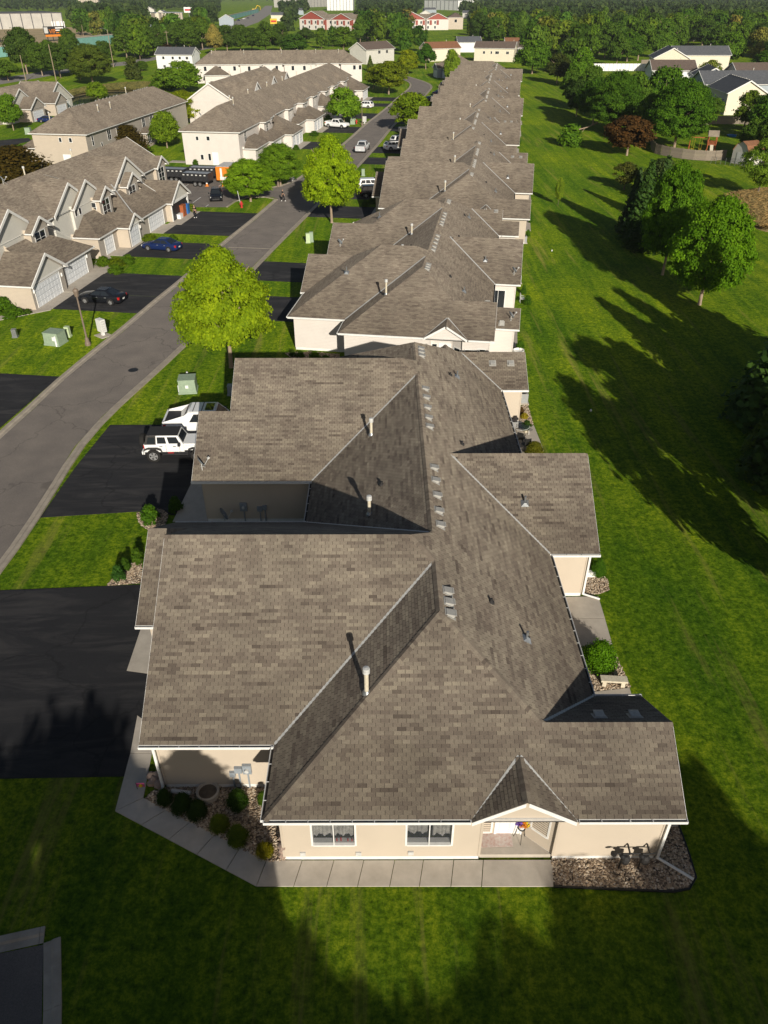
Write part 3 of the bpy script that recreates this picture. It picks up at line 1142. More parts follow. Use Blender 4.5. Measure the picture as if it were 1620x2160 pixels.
def bungalow(ox, oy, rz, label, siding, hip=False, near=False):
    t = thing('twin_bungalow', label, 'house', (ox, oy, 0), rz, None if near else BUNG)
    roof = Roof(bungalow_comps(hip))
    rb = roof_mesh(roof)
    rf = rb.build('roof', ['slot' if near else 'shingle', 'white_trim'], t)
    if near:
        cw = Vector((-ox, -oy, CAMH))
        full, V, F, T = tab_geometry(roof, lambda c: (Vector(c) - cw).length)
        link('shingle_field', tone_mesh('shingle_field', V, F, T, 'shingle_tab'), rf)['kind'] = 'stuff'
        h, d = TABW / 2 - .008, EXPO / 2
        protos = []
        for k in range(TONES):
            tn = .12 + .8 * k / (TONES - 1)
            v = [(-h, -d, .016), (h, -d, .016), (h, d, .004), (-h, d, .004), (-h, -d, 0), (h, -d, 0), (-h, d, 0), (h, d, 0)]
            f = [(0, 1, 2, 3), (4, 5, 1, 0), (5, 7, 2, 1), (6, 4, 0, 3)]
            me = bpy.data.meshes.new('shingle')
            v2 = v + [v[4], v[5], v[1], v[0]]
            f2 = [f[0], (8, 9, 10, 11), f[2], f[3]]
            me.from_pydata(v2, [], f2)
            at = me.attributes.new('tone', 'FLOAT', 'POINT')
            at.data.foreach_set('value', np.array([tn] * 8 + [tn * .55] * 4, dtype=np.float32))
            uvl = me.uv_layers.new(name='UVMap')
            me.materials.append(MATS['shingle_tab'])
            protos.append(me)
        for (c, (ex, ey, gx, gy, a, bb), tn) in full:
            o = link('shingle', protos[min(TONES - 1, max(0, round((tn - .12) / .8 * (TONES - 1))))], rf)
            X = Vector((-ex, -ey, 0))
            Yv = Vector((gx, gy, a * gx + bb * gy)).normalized()
            Zv = X.cross(Yv)
            o.matrix_local = Matrix.Translation(c) @ Matrix((X, Yv, Zv)).transposed().to_4x4()
        # cap shingles on hips and ridges
        cap = []
        W2 = 12.4
        zr = HE + .62 * 6.2
        zg = HE + .62 * 7.15
        lines = []
        for m in (0, 1):
            M = lambda x, y, z: Vector((x, mirror(y, m), z))
            lines += [(M(0, 0, HE), M(6.2, 6.2, zr)), (M(9.7, 2.7, HE + .62 * 2.7), M(6.2, 6.2, zr)), (M(6.2, 6.2, zr), M(6.2, 9.3, zr)),
                      (M(6.2, 9.3, zr), M(5.25, 10.25, zg)), (M(-5.05, 10.25, zg), M(5.25, 10.25, zg)), (M(5.25, 10.25, zg), M(6.2, 11.2, zr)),
                      (M(6.2, 11.2, zr), M(6.2, 19.45, zr)), (M(9.7, 2.7, HE + .62 * 2.7), M(14.35, 2.7, HE + .62 * 2.7)), (M(8.82, -.12, HE + 1.1), M(8.82, 1.75, HE + 1.1)),
                      (M(-6.9, 13.475, HE + .62 * 3.925), M(-5.05, 13.475, HE + .62 * 3.925))]
        lines.append((Vector((7.6, 19.45, HE + .62 * 4.8)), Vector((14.9, 19.45, HE + .62 * 4.8))))
        CV, CF, CT = [], [], []
        rr = random.Random(3)
        for p, q in lines:
            d = q - p
            n = max(1, int(d.length / .15))
            d.normalize()
            s = Vector((d.y, -d.x, 0)).normalized()
            for i in range(n):
                a0, a1 = p + d * (i * .15 - .01), p + d * ((i + 1) * .15 + .01)
                tn = rr.gauss(.5, .13)
                k = len(CV)
                l0, l1 = .034, .022
                zs = lambda P, e: roof.z(P.x + s.x * e, P.y + s.y * e)
                for P, l in ((a0, l0), (a1, l1)):
                    for e in (-.15, 0, .15):
                        z = zs(P, e)
                        z = P.z - .08 if z < P.z - .3 else z
                        CV.append((P.x + s.x * e, P.y + s.y * e, (P.z if e == 0 else z) + l))
                CF += [(k, k + 1, k + 4, k + 3), (k + 1, k + 2, k + 5, k + 4)]
                CT += [tn] * 6
        link('ridge_cap', tone_mesh('ridge_cap', CV, CF, CT, 'shingle_tab'), rf)['kind'] = 'stuff'
    # valleys
    vb = MB()
    zr = HE + .62 * 6.2
    for m in (0, 1):
        M = lambda x, y, z: (x, mirror(y, m), z)
        strip(vb, [M(0, 3.1, HE), M(6.15, 9.25, zr - .03)], .085, .03)
        strip(vb, [M(0, 17.4, HE), M(6.15, 11.25, zr - .03)], .085, .03)
        wv = 6.6 if hip else 5.4
        strip(vb, [M(12.4, wv, HE), M(12.4 - wv / 2, wv / 2 + .02, HE + .31 * wv)], .085, .03)
        strip(vb, [M(7.05, -.1, HE - .05), M(8.8, 1.72, HE + 1.08)], .07, .03)
        strip(vb, [M(10.6, -.1, HE - .05), M(8.84, 1.72, HE + 1.08)], .07, .03)
    strip(vb, [(12.4, 14.65, HE), (7.64, 19.4, HE + 2.95)], .085, .03)
    strip(vb, [(12.4, 24.25, HE), (7.64, 19.5, HE + 2.95)], .085, .03)
    vb.build('valley_flashing', 'flashing', rf)
    trim_mesh(roof, True, near).build('gutter', ['white_trim', 'gutter_floor'], t)
    # walls, counter-clockwise round the outline
    gx = -4.62 if True else 0
    bx = -5.05 if hip else -6.45
    wl = []
    seg = lambda *p: wl.append(p)
    entry = (7.55, 10.22)
    for m in (0, 1):
        pts = [(bx, 17.4 - .45), (bx, 9.55 + .45), (gx, 9.55 + .45), (gx, 3.1 + .42), (.42, 3.1 + .42), (.42, .45), (entry[0], .45)]
        if hip:
            pts2 = [(entry[1], .45), (12.4, .45), (12.4, 3.35), (14.35, 3.35), (14.35, 6.15), (11.95, 6.15), (11.95, 15.1)]
        else:
            pts2 = [(entry[1], .45), (13.98, .45), (13.98, 4.95), (11.95, 4.95), (11.95, 15.1)]
        for P in ([(.42, 17.4 - .45)] + pts, pts2):
            for a, b in zip(P, P[1:]):
                a, b = (a[0], mirror(a[1], m)), (b[0], mirror(b[1], m))
                wl.append((b, a) if m else (a, b))
        # the recessed entry: back wall, slanting wall, return
        E = [(entry[0], .45), (entry[0], 1.35), (9.28, 1.35), (entry[1], .55), (entry[1], .45)]
        for a, b in zip(E, E[1:]):
            a, b = (a[0], mirror(a[1], m)), (b[0], mirror(b[1], m))
            wl.append((b, a) if m else (a, b))
    wl.append(((.42, 21.95), (.42, 16.95))[::1])
    wl += [((11.95, 15.1), (14.48, 15.1)), ((14.48, 15.1), (14.48, 23.8)), ((14.48, 23.8), (11.95, 23.8))]
    wb, fb = MB(), MB()
    lap = .118 if near else 0
    ops_front = [(1.53 - .42, 3.02 - .42, .98, 2.25), (4.9 - .42, 6.48 - .42, .98, 2.25)] if near else []
    for a, b in wl:
        ops = ()
        if near and abs(a[0] - .42) < .01 and abs(a[1] - .45) < .01 and abs(b[1] - .45) < .01 and a[1] < 1:
            ops = ops_front
        wall(wb, roof, a, b, .22, ops, lap, 0)
        o, ax = frame_of(a, b)
        ln = (Vector((*b, 0)) - o).length
        fb.obox(o, ax, (-.012, ln + .012), (-.02, .012), (-.05, .22))
        for e in ((-.030, .06), (ln - .06, ln + .030)) if near or hip else ():
            cb = MB()
            cb.obox(o, ax, e, (0.0, .032), (.225, 2.95), 0)
            cb.build('corner_board', siding, t)
    # gable of the entry
    for m in (0, 1):
        y = mirror(.12, m)
        pts = [(7.3, y, HE - .1), (10.35, y, HE - .1), (8.82, y, HE + .86)]
        wb.face(pts if not m else pts[::-1], 0)
        wb.face([(7.2, mirror(.0, m), HE - .12), (10.45, mirror(.0, m), HE - .12), (10.45, mirror(1.95, m), HE - .12), (7.2, mirror(1.95, m), HE - .12)], 1)
    wb.build('wall', [siding, 'white_trim'], t)['label'] = 'lap-sided outer walls'
    fb.build('foundation', 'white_trim', t)
    # doors and windows
    for m in (0, 1):
        q = lambda a, b: ((b[0], mirror(b[1], m)), (a[0], mirror(a[1], m))) if m else (a, b)
        # garage doors look towards the street
        dl = lambda y: 16.95 - y
        a, b = q((bx, 16.95), (bx, 10.0))
        garage_door(t, a, b, 1.0, 5.9, 2.25)
        a, b = q((entry[0], 1.35), (9.28, 1.35))
        entry_door(t, a, b, .72, 1.62, 2.15, .18)
        window(t, a, b, .12, .5, .35, 2.1, 1)
        a, b = q((9.28, 1.35), (entry[1], .55))
        window(t, a, b, .32, .95, .95, 2.0, 1)
        a, b = q((11.95, 6.2), (11.95, 15.1))
        window(t, a, b, 2.0, 3.8, .3, 2.3, 2)
        window(t, a, b, 5.6, 7.0, 1.0, 2.3, 2)
        a, b = q((.42, .45), (entry[0], .45))
        if near and not m:
            for s0, s1, z0, z1 in ops_front:
                window(t, a, b, s0, s1, z0, z1, 2, deep=True)
        else:
            if not hip:
                window(t, a, b, 1.1, 2.6, 1.0, 2.25, 2)
            window(t, a, b, 5.3, 6.6, 1.0, 2.25, 2)
            if hip:
                a, b = q((entry[1], .45), (12.4, .45))
                window(t, a, b, .25, 1.35, 1.25, 2.1, 2)
        a, b = q((14.48, 15.1), (14.48, 19.4)) if not m else ((14.48, 19.5), (14.48, 23.8))
        window(t, a, b, 1.0, 2.6, .8, 2.3, 2)
    if hip:
        window(t, (12.4, .45), (12.41, .45), -.9, -.35, .9, 2.2, 1)
        window(t, (11.95, 15.1), (14.48, 15.1), .25, 1.55, .35, 2.35, 2)
        window(t, (11.95, 23.8), (14.48, 23.8), .25, 1.0, .35, 2.35, 1)
    # vents and pipes
    V = [7.6, 6.95, 6.3, 12.1, 13.2, 14.5, 15.8, 17.0, 21.3, 22.35, 23.6, 24.9, 26.05, 32.2, 31.6, 31.0]
    for y in V:
        roof_vent(t, roof, 6.58, y, (1, 0), .34)
    for m in (0, 1):
        y = mirror
        if not m:
            flue_pipe(t, roof, 3.45, 3.7, 1.05)
        flue_pipe(t, roof, 3.4, (15.1 if not m else 23.1), .85)
        plumbing_vent(t, roof, 8.5, y(8.3, m), skirt=False)
        plumbing_vent(t, roof, 9.85 if not m else 9.0, y(7.0 if not m else 7.9, m), .42)
        for x in (11.95, 13.25):
            yy = 2.95 if not m else 35.75
            roof_vent(t, roof, x, yy + (.35 if not m else -.35), (0, 1) if not m else (0, -1), .36)
    plumbing_vent(t, roof, 4.0, 17.2, skirt=False)
    plumbing_vent(t, roof, 8.45, 21.4, skirt=False)
    plumbing_vent(t, roof, 11.35, 17.0, .45)
    if hip:
        plumbing_vent(t, roof, -.6, 7.4, .5)
        plumbing_vent(t, roof, -.6, 27.0, .5)
        satellite_dish(t, 14.0, 3.6, roof.z(14.0, 3.6) - .05, .6)
        satellite_dish(t, 14.2, 15.6, roof.z(14.2, 15.6) - .05, .6)
        satellite_dish(t, -4.2, 22.6, roof.z(-4.2, 22.6) - .05, .9)
    if near:
        satellite_dish(t, -6.35, 22.1, roof.z(-6.35, 22.1) - .03, .55, .36)
    return t, roof
# ------------------------------------------------------------------ the row
TH = R(-8.4)
ORG = [(4.1, 99.2), (8.3, 139.2), (15.0, 179.0), (20.4, 219.0), (27.0, 258.0)]
HA, RA = bungalow(-4.03, 15.1, 0, 'nearest beige twin bungalow with brown shingle roofs filling the lower middle', 'siding_beige_laps', near=True)
bungalow(-3.6, 59.4, TH, 'white-sided twin bungalow with hipped garage ends, directly behind the nearest house', 'siding_white', hip=True)
for o_, lab in zip(ORG, ('beige twin bungalow third in the row, beside the tall lime maple', 'beige twin bungalow fourth in the row, by the two white cars', 'beige twin bungalow fifth in the row, behind the wide olive tree',
                         'beige twin bungalow sixth in the row, below the columnar tree', 'last beige twin bungalow of the row, before the long white house')):
    bungalow(*o_, TH, lab, 'siding_beige')
# ------------------------------------------------------------------ ground, streets, drives, walks
def xy(p):
    return (p[0], p[1])


def GP(*uv):
    return [xy(G(u, v)) for u, v in uv]


def offset_line(pts, d):
    out = []
    for i, p in enumerate(pts):
        a = Vector((*pts[max(i - 1, 0)], 0))
        b = Vector((*pts[min(i + 1, len(pts) - 1)], 0))
        t = (b - a).normalized()
        n = Vector((t.y, -t.x, 0))
        out.append((p[0] + n.x * d, p[1] + n.y * d))
    return out


def resample(pts, step):
    res = [Vector((*pts[0], 0))]
    acc = 0.0
    for p, q in zip(pts, pts[1:]):
        p, q = Vector((*p, 0)), Vector((*q, 0))
        ln = (q - p).length
        t = step - acc
        while t < ln:
            res.append(p + (q - p) * (t / ln))
            t += step
        acc = ln - (t - step)
    res.append(Vector((*pts[-1], 0)))
    return [xy(p) for p in res]


def smooth(pts, n=2):
    for _ in range(n):
        out = [pts[0]]
        for p, q in zip(pts, pts[1:]):
            out += [(p[0] * .75 + q[0] * .25, p[1] * .75 + q[1] * .25), (p[0] * .25 + q[0] * .75, p[1] * .25 + q[1] * .75)]
        out.append(pts[-1])
        pts = out
    return pts


def kerb(name, line, w, h=0.10, seg=3.0, apart=60):
    """a concrete kerb and gutter laid in lengths; line is its street side, w goes to the right of travel"""
    line = resample(line, seg)
    a, c = line, offset_line(line, w)
    root = None
    rest = MB()
    rnd = random.Random(5)
    for i in range(len(line) - 1):
        b = MB()
        p0, p1, q0, q1 = (Vector((*x, 0)) for x in (a[i], a[i + 1], c[i], c[i + 1]))
        g = 0.006 / max(.1, (p1 - p0).length)
        p0, p1 = p0 + (p1 - p0) * g, p1 - (p1 - p0) * g
        q0, q1 = q0 + (q1 - q0) * g, q1 - (q1 - q0) * g
        mid0, mid1 = p0.lerp(q0, .45), p1.lerp(q1, .45)
        j = rnd.uniform(-.006, .006)
        U = lambda z: Vector((0, 0, z + j))
        tgt = b if i < apart else rest
        A = [p0 + U(.024), mid0 + U(.03), mid0.lerp(q0, .25) + U(h), q0 + U(h), q0 + U(-.2)]
        B = [p1 + U(.024), mid1 + U(.03), mid1.lerp(q1, .25) + U(h), q1 + U(h), q1 + U(-.2)]
        for k in range(4):
            tgt.face([A[k], B[k], B[k + 1], A[k + 1]])
        tgt.face([p0 + U(-.2), *A[:4], q0 + U(-.2)][::-1])
        tgt.face([p1 + U(-.2), *B[:4], q1 + U(-.2)])
        if i == 0:
            root = tag(link(name, None), kind='structure')
        if i < apart:
            b.build('kerb_stone', 'kerb_concrete', root)
    if rest.f:
        rest.build('kerb_run', 'kerb_concrete', root)['kind'] = 'stuff'
    return root


lawn = MB()
lawn.face([(-5000, -400, 0), (5000, -400, 0), (5000, 9000, 0), (-5000, 9000, 0)])
tag(lawn.build('lawn', 'lawn_grass'), kind='structure')

RIN = GP((-260, 1500), (-100, 1310), (0, 1183), (55, 1105), (107, 1023), (157, 943), (217, 877), (277, 823), (333, 773), (397, 713), (470, 635), (540, 555), (633, 463), (700, 398), (747, 356), (795, 304), (822, 270), (850, 242), (883, 213), (900, 196), (908, 186))
LIN = GP((-300, 1150), (-60, 985), (0, 927), (67, 867), (133, 803), (213, 737), (260, 700), (333, 637), (400, 583), (477, 513), (540, 463), (588, 421))
LIN2 = GP((500, 399), (556, 399), (585, 397), (612, 388), (640, 375), (690, 335), (737, 297), (773, 263), (800, 243), (823, 224), (845, 203), (862, 190), (868, 183), (868, 176), (860, 171), (849, 167))
RB = GP((908, 186), (908, 180), (895, 173), (873, 166), (856, 161), (830, 158))
street = RIN + RB[1:] + LIN2[::-1][:-1] + GP((600, 405)) + LIN[::-1]
sheet('street', street, .022, 'road_asphalt')
KW = 0.62
kerb('kerb', smooth(RIN, 1), KW)
kerb('kerb', smooth(RB, 2), KW, apart=0)
kerb('kerb', smooth(LIN[::-1], 1)[::1], KW)
kerb('kerb', smooth(LIN2[::-1], 1), KW, apart=30)

LOT = GP((596, 413), (588, 421), (575, 416), (545, 415), (512, 417), (492, 425), (476, 437), (388, 437), (355, 402), (335, 372), (350, 360), (440, 357), (500, 372), (556, 399), (612, 388))
sheet('parking_lot', LOT, .018, 'lot_asphalt')
kerb('kerb', smooth(GP((588, 421), (575, 416), (545, 415), (512, 417), (492, 425), (476, 437)), 1), -.35, apart=20)
b = MB()
for (u0, v0), (u1, v1) in (((388, 395), (398, 389)), ((456, 396), (468, 389)), ((407, 428), (424, 416)), ((500, 425), (520, 418)), ((434, 436), (440, 432))):
    p, q = G(u0, v0), G(u1, v1)
    d = (q - p).normalized()
    s = Vector((d.y, -d.x, 0)) * .06
    b.face([p + s + Vector((0, 0, .026)), p - s + Vector((0, 0, .026)), q - s + Vector((0, 0, .026)), q + s + Vector((0, 0, .026))])
tag(b.build('parking_line', 'white_trim'), kind='structure')


def on_kerb(p, q, line):
    """where the ray from p through q meets a polyline"""
    best = None
    for a, c in zip(line, line[1:]):
        d1 = (q[0] - p[0], q[1] - p[1])
        d2 = (c[0] - a[0], c[1] - a[1])
        den = d1[0] * d2[1] - d1[1] * d2[0]
        if abs(den) < 1e-9:
            continue
        t = ((a[0] - p[0]) * d2[1] - (a[1] - p[1]) * d2[0]) / den
        s = ((a[0] - p[0]) * d1[1] - (a[1] - p[1]) * d1[0]) / den
        if t > 0 and -0.001 <= s <= 1.001 and (best is None or t < best[0]):
            best = (t, (p[0] + d1[0] * t, p[1] + d1[1] * t))
    return best[1] if best else q


ROUT = offset_line(RIN, KW)
LOUT = offset_line((LIN + GP((640, 375)) + LIN2[5:])[::-1], KW)


def local(o, th):
    c, s = math.cos(th), math.sin(th)
    return lambda x, y: (o[0] + x * c - y * s, o[1] + x * s + y * c)


def drive(T, x0, y0, y1, line, out, apron=1.1, name='driveway'):
    a, c = T(x0, y0), T(x0, y1)
    a1, c1 = T(x0 + out * apron, y0), T(x0 + out * apron, y1)
    a2, c2 = on_kerb(a, a1, line), on_kerb(c, c1, line)
    sheet('garage_apron', [T(x0 - out * .4, y0), T(x0 - out * .4, y1), c1, a1], .035, 'concrete')
    sheet(name, [a1, c1, c2, a2], .028, 'drive_asphalt')


# drives of the nearest bungalow, then of those behind it
sheet('driveway', [(-10.9, 32.6), (-10.9, 30.6)] + GP((300, 1234)) + [on_kerb(xy(G(300, 1234)), xy(G(200, 1238)), ROUT)] + GP((-160, 1640), (0, 1643), (265, 1638)) + [(-10.4, 20), (-10.2, 25)], .028, 'drive_asphalt')
sheet('driveway', GP((85, 1092), (160, 985), (232, 897), (425, 896)) + [(-10.9, 47.8), (-10.9, 37.2)] + GP((310, 1078)), .028, 'drive_asphalt')
sheet('garage_apron', [(-10.2, 37), (-12.6, 37), (-12.2, 44.5), (-10.2, 44.8)], .036, 'concrete')
sheet('garage_apron', [(-10.3, 24.6), (-12.0, 24.9), (-12.2, 31.8), (-10.3, 32)], .036, 'concrete')

ROW = [((-4.03, 15.1), 0.0, False), ((-3.6, 59.4), R(-8.4), True)]
TH = R(-8.4)
ORG = [(4.1, 99.2), (8.3, 139.2), (15.0, 179.0), (20.4, 219.0), (27.0, 258.0)]
for i, o in enumerate([(-3.6, 59.4)] + ORG[:4]):
    T = local(o, TH)
    x0 = -5.1 if i == 0 else -6.5
    drive(T, x0, 10.1, 17.0, ROUT, -1)
    drive(T, x0, 21.9, 28.9, ROUT, -1)

# concrete walk round the front of the nearest house, slab by slab
walk = tag(link('front_walk', None), kind='structure')


def slab(pts, parent, mat='concrete_walk', z=.05, name='slab'):
    c = Vector((sum(p[0] for p in pts) / len(pts), sum(p[1] for p in pts) / len(pts), 0))
    pts = [Vector((p[0], p[1], 0)) for p in pts]
    pts = [p + (c - p).normalized() * .016 for p in pts]
    b = MB()
    b.prism(pts, -.1, z + random.uniform(-.006, .006))
    return b.build(name, mat, parent)


outer = GP((290, 1510), (275, 1590), (243, 1712), (541, 1871))
inner = GP((332, 1540), (321, 1590), (303, 1684), (562, 1816))
P = lambda a, b, t: (a[0] + (b[0] - a[0]) * t, a[1] + (b[1] - a[1]) * t)
slab([outer[0], outer[1], inner[1], inner[0]], walk)
slab([outer[1], outer[2], inner[2], inner[1]], walk)
for i in range(5):
    slab([P(outer[2], outer[3], i / 5), P(outer[2], outer[3], (i + 1) / 5), P(inner[2], inner[3], (i + 1) / 5), P(inner[2], inner[3], i / 5)], walk)
o2, i2, e2, e1 = outer[3], inner[3], xy(G(1168, 1871)), xy(G(1166, 1815))
cuts = [0, .115, .232, .343, .452, .542, .640, 1.0]
cuts = [0, .125, .236, .340, .448, .548, .654, .757, 1.0][:8] + [1.0]
for a, c in zip(cuts, cuts[1:]):
    slab([P(o2, e2, a), P(o2, e2, c), P(i2, e1, c), P(i2, e1, a)], walk)
for a, c in ((0, .5), (.5, 1)):
    pass
slab([(3.45, 15.6), (6.22, 15.6), (6.1, 15.7), (5.25, 16.5), (3.5, 16.5)], walk, z=.20, name='porch_slab')

# patios at the back of the row
pat = tag(link('patio', None), kind='structure')
pA = GP((1195, 1262), (1262, 1259), (1275, 1300), (1290, 1352), (1228, 1352), (1210, 1300))
slab([(7.9, 30.0), pA[1], xy(G(1276, 1305)), (7.9, 28.4)], pat, 'concrete')
slab([(7.9, 28.38), xy(G(1276, 1306)), xy(G(1292, 1362)), (7.9, 26.3)], pat, 'concrete')
slab([(7.9, 23.3)] + GP((1328, 1452), (1342, 1500)) + [(7.9, 20.6)], pat, 'concrete')
pB = tag(link('patio', None), kind='structure')
slab([(7.9, 47.6)] + GP((1126, 898), (1148, 952)) + [(7.9, 44.2)], pB, 'concrete')
for i, o in enumerate([(-3.6, 59.4)] + ORG[:3]):
    T = local(o, TH)
    pc = tag(link('patio', None), kind='structure')
    for y0, y1 in ((6.8, 10.6), (10.64, 14.6)):
        slab([T(11.9, y0), T(14.9, y0), T(14.9, y1), T(11.9, y1)], pc, 'concrete')
    pc = tag(link('patio', None), kind='structure')
    slab([T(11.9, 24.4), T(15.2, 24.4), T(15.2, 31), T(11.9, 31)], pc, 'concrete')

# the paved corner at the bottom left: a second street with its kerb
sheet('side_street', GP((-200, 2080), (-60, 2024), (92, 1993), (90, 2060), (88, 2170), (70, 2400), (-300, 2400)), .02, 'road_asphalt')
kerb('kerb', GP((-220, 2055), (-60, 2024), (92, 1990))[::1], -.55, .08, 2.2)
kerb('kerb', GP((92, 1990), (92, 2050), (92, 2120), (90, 2200), (80, 2400)), -.55, .08, 2.2)

# far ground: the public street, the pond, the builders' land
sheet('public_street', GP((-140, 200), (0, 178), (60, 168), (150, 152), (215, 143), (262, 138), (330, 126), (430, 105), (470, 97), (470, 93), (430, 100), (330, 119), (262, 130), (150, 143), (0, 165), (-140, 184)), .03, 'street_asphalt')
sheet('pond', smooth(GP((130, 215), (160, 203), (200, 197), (240, 193), (285, 193), (330, 197), (330, 208), (260, 216), (190, 224), (140, 226)), 2), .03, 'pond_water')
sheet('reed_bank', smooth(GP((130, 205), (160, 194), (210, 186), (250, 181), (320, 178), (345, 183), (345, 194), (300, 194), (240, 193), (200, 197), (160, 203), (140, 214)), 1), .02, 'reed')
sheet('bare_ground', GP((-300, 125), (40, 106), (90, 100), (200, 86), (290, 72), (310, 58), (250, 55), (120, 58), (-300, 70)), .02, 'dry_earth')
sheet('bare_ground', GP((340, 62), (420, 58), (450, 46), (400, 44), (345, 48)), .02, 'dry_earth')
sheet('reed_bed', smooth(GP((1530, 418), (1580, 408), (1700, 400), (1720, 480), (1625, 492), (1585, 480), (1545, 450)), 1), .02, 'reed')
sheet('highway', GP((470, 60), (500, 63), (545, 47), (570, 30), (575, 12), (560, 12), (545, 25), (500, 43), (470, 50)), .03, 'street_asphalt')
# ------------------------------------------------------------------ two-storey townhouses and the far houses
def block(t, comps, sidings, wallmat, gable_mat=None, roofmat='shingle', gutters=True, inset=.38, gable_over=3.2):
    """roof, trim and walls of a house given as a list of gables and hips"""
    roof = Roof(comps)
    roof_mesh(roof).build('roof', [roofmat, 'white_trim'], t)
    trim_mesh(roof, gutters, wide=True).build('gutter', ['white_trim', 'gutter_floor'], t)
    wb = MB()
    for c, s in zip(comps, sidings):
        x0, x1, y0, y1 = c.r
        x0, x1, y0, y1 = x0 + inset, x1 - inset, y0 + inset, y1 - inset
        one = Roof([c])
        for k, (a, b) in enumerate((((x0, y0), (x1, y0)), ((x1, y0), (x1, y1)), ((x1, y1), (x0, y1)), ((x0, y1), (x0, y0)))):
            wall(wb, one, a, b, 0.0, mi=s if isinstance(s, int) else s[k])
    wb.build('wall', wallmat, t)
    return roof


def ridge_vents(t, roof, pts, d, n):
    for (x0, y0), (x1, y1) in pts:
        for i in range(n):
            f = (i + .5) / n
            roof_vent(t, roof, x0 + (x1 - x0) * f, y0 + (y1 - y0) * f, d, .42)


# the beige townhouse by the parking lot
T1O = xy(G(245 / 3, 300 + 1050 / 3))
t = thing('townhouse', 'beige townhouse with many pale gables and white garage doors beside the dark sedan', 'house', (*T1O, 0), TH, 'townhouses left of the street')
hm, hg = 5.4, 2.5
cs = [Comp(-15.1, -4.4, -0.6, 46.9, 'WES', hm),
      Comp(-10, -3.9, 0.6, 9.6, 'SN', hm), Comp(-10, -3.1, 6.87, 11.06, 'SN', hm),
      Comp(-10, -4.2, 13.6, 22.6, 'SN', hm), Comp(-10, -3.9, 17.6, 25.6, 'SN', hm), Comp(-10, -2.9, 22.36, 26.4, 'SN', hm),
      Comp(-10, -3.9, 28.4, 38.2, 'SN', hm), Comp(-10, -2.9, 30.13, 34.58, 'SN', hm), Comp(-10, -3.9, 42.65, 46.86, 'SN', hm),
      Comp(-8, .45, -.95, 6.25, 'SN', hg), Comp(-8, -.05, 3.0, 13.4, 'EN', hg), Comp(-8, -.95, 16.6, 23.0, 'ES', hg),
      Comp(-8, .6, 21.5, 25.7, 'SN', hg), Comp(-8, .15, 24.5, 36.0, 'ES', hg), Comp(-8, .95, 34.6, 41.8, 'SN', hg)]
F = lambda f, s, bk: (s, f, s, bk)
B_, T_, P_ = 0, 1, 2
sd = [(B_, T_, B_, T_), (P_,) * 4, (B_, T_, B_, T_), (P_,) * 4, (P_,) * 4, (B_, T_, B_, T_), (P_,) * 4, (B_, T_, B_, T_), (B_, T_, B_, T_)] + [(B_, T_, B_, T_)] * 6
rf = block(t, cs, sd, ['siding_beige', 'siding_taupe', 'siding_pale'])
fx = lambda x, y0, y1: ((x, y0), (x, y1))
for x, y0, y1 in ((.45 - .38, 0.0, 4.9), (-.05 - .38, 7.0, 11.7), (-.95 - .38, 18.5, 20.7), (.6 - .38, 22.3, 24.9), (.15 - .38, 29.1, 33.9)):
    garage_door(t, (x, y0), (x, y1), 0, y1 - y0, 2.15, cols=8 if y1 - y0 > 3 else 4)
for x, c, w in ((-3.48, 8.95, 2.0), (-3.28, 24.4, 1.8), (-3.28, 32.3, 1.9), (-4.28, 44.75, 1.9)):
    window(t, (x, c - w / 2), (x, c + w / 2), 0, w, 3.15, 5.1, 2, 3, fw=.11)
window(t, (-6.0, 22.74), (-3.28, 22.74), .75, 2.2, 3.35, 5.0, 2, 3)
window(t, (-4.78, 14.0), (-4.78, 16.0), 0, 1.2, 3.6, 5.0, 2, 3)
window(t, (-4.78, 17.4), (-4.78, 19.0), 0, 1.4, 3.6, 5.0, 2, 3)
window(t, (-4.28, 18.4), (-4.28, 20.0), 0, .55, 4.4, 5.1, 1)
window(t, (-4.28, 19.4), (-4.28, 21.0), 0, .55, 4.4, 5.1, 1)
window(t, (-4.78, 3.0), (-4.78, 6.0), 0, .8, 4.3, 5.0, 1)
for x, y0, y1, he in ((.45, -.95, 6.25, 2.5), (.6, 21.5, 25.7, 2.5), (.95, 34.6, 41.8, 2.5)):
    b = MB()
    xx, hw = x - .38 + .03, (y1 - y0) / 2
    b.face([(xx, y0 + .45, he - .02), (xx, y1 - .45, he - .02), (xx, (y0 + y1) / 2, he - .02 + .62 * (hw - .45))])
    b.build('gable_panel', 'siding_pale', t)
    b = MB()
    b.box(xx - .02, xx + .03, y0 + .45, y1 - .45, he - .16, he - .02)
    b.build('gable_band', 'white_trim', t)
for x, y in ((.13, -.25), (.13, 5.3), (-.37, 12.0), (.3, 25.2), (.63, 40.9), (.63, 34.95)):
    b = MB()
    b.lathe((x, y, 1.55), [(.03, 0), (.09, .05), (.10, .3), (.03, .42)], 8)
    b.build('wall_lantern', 'white_trim', t)
b = MB()
b.obox((0, 0, 0), XYZ, (.58, .66), (34.98, 35.2), (0, 2.3))
b.obox((0, 0, 0), XYZ, (.58, .66), (41.1, 41.4), (0, 2.3))
b.obox((0, 0, 0), XYZ, (.58, .66), (35.2, 41.1), (2.15, 2.35))
b.build('garage_opening', 'white_trim', t)
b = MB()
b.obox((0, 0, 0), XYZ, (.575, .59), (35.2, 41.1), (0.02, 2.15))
b.build('garage_shade_panel', 'dirty_black', t)  # solid dark panel, its colour standing in for the shade inside the garage
for x, y in ((-10.2, 9.5), (-10.4, 20), (-10.1, 31)):
    flue_pipe(t, rf, x, y, .9)
satellite_dish(t, -9.6, 14.2, rf.z(-9.6, 14.2), .9)
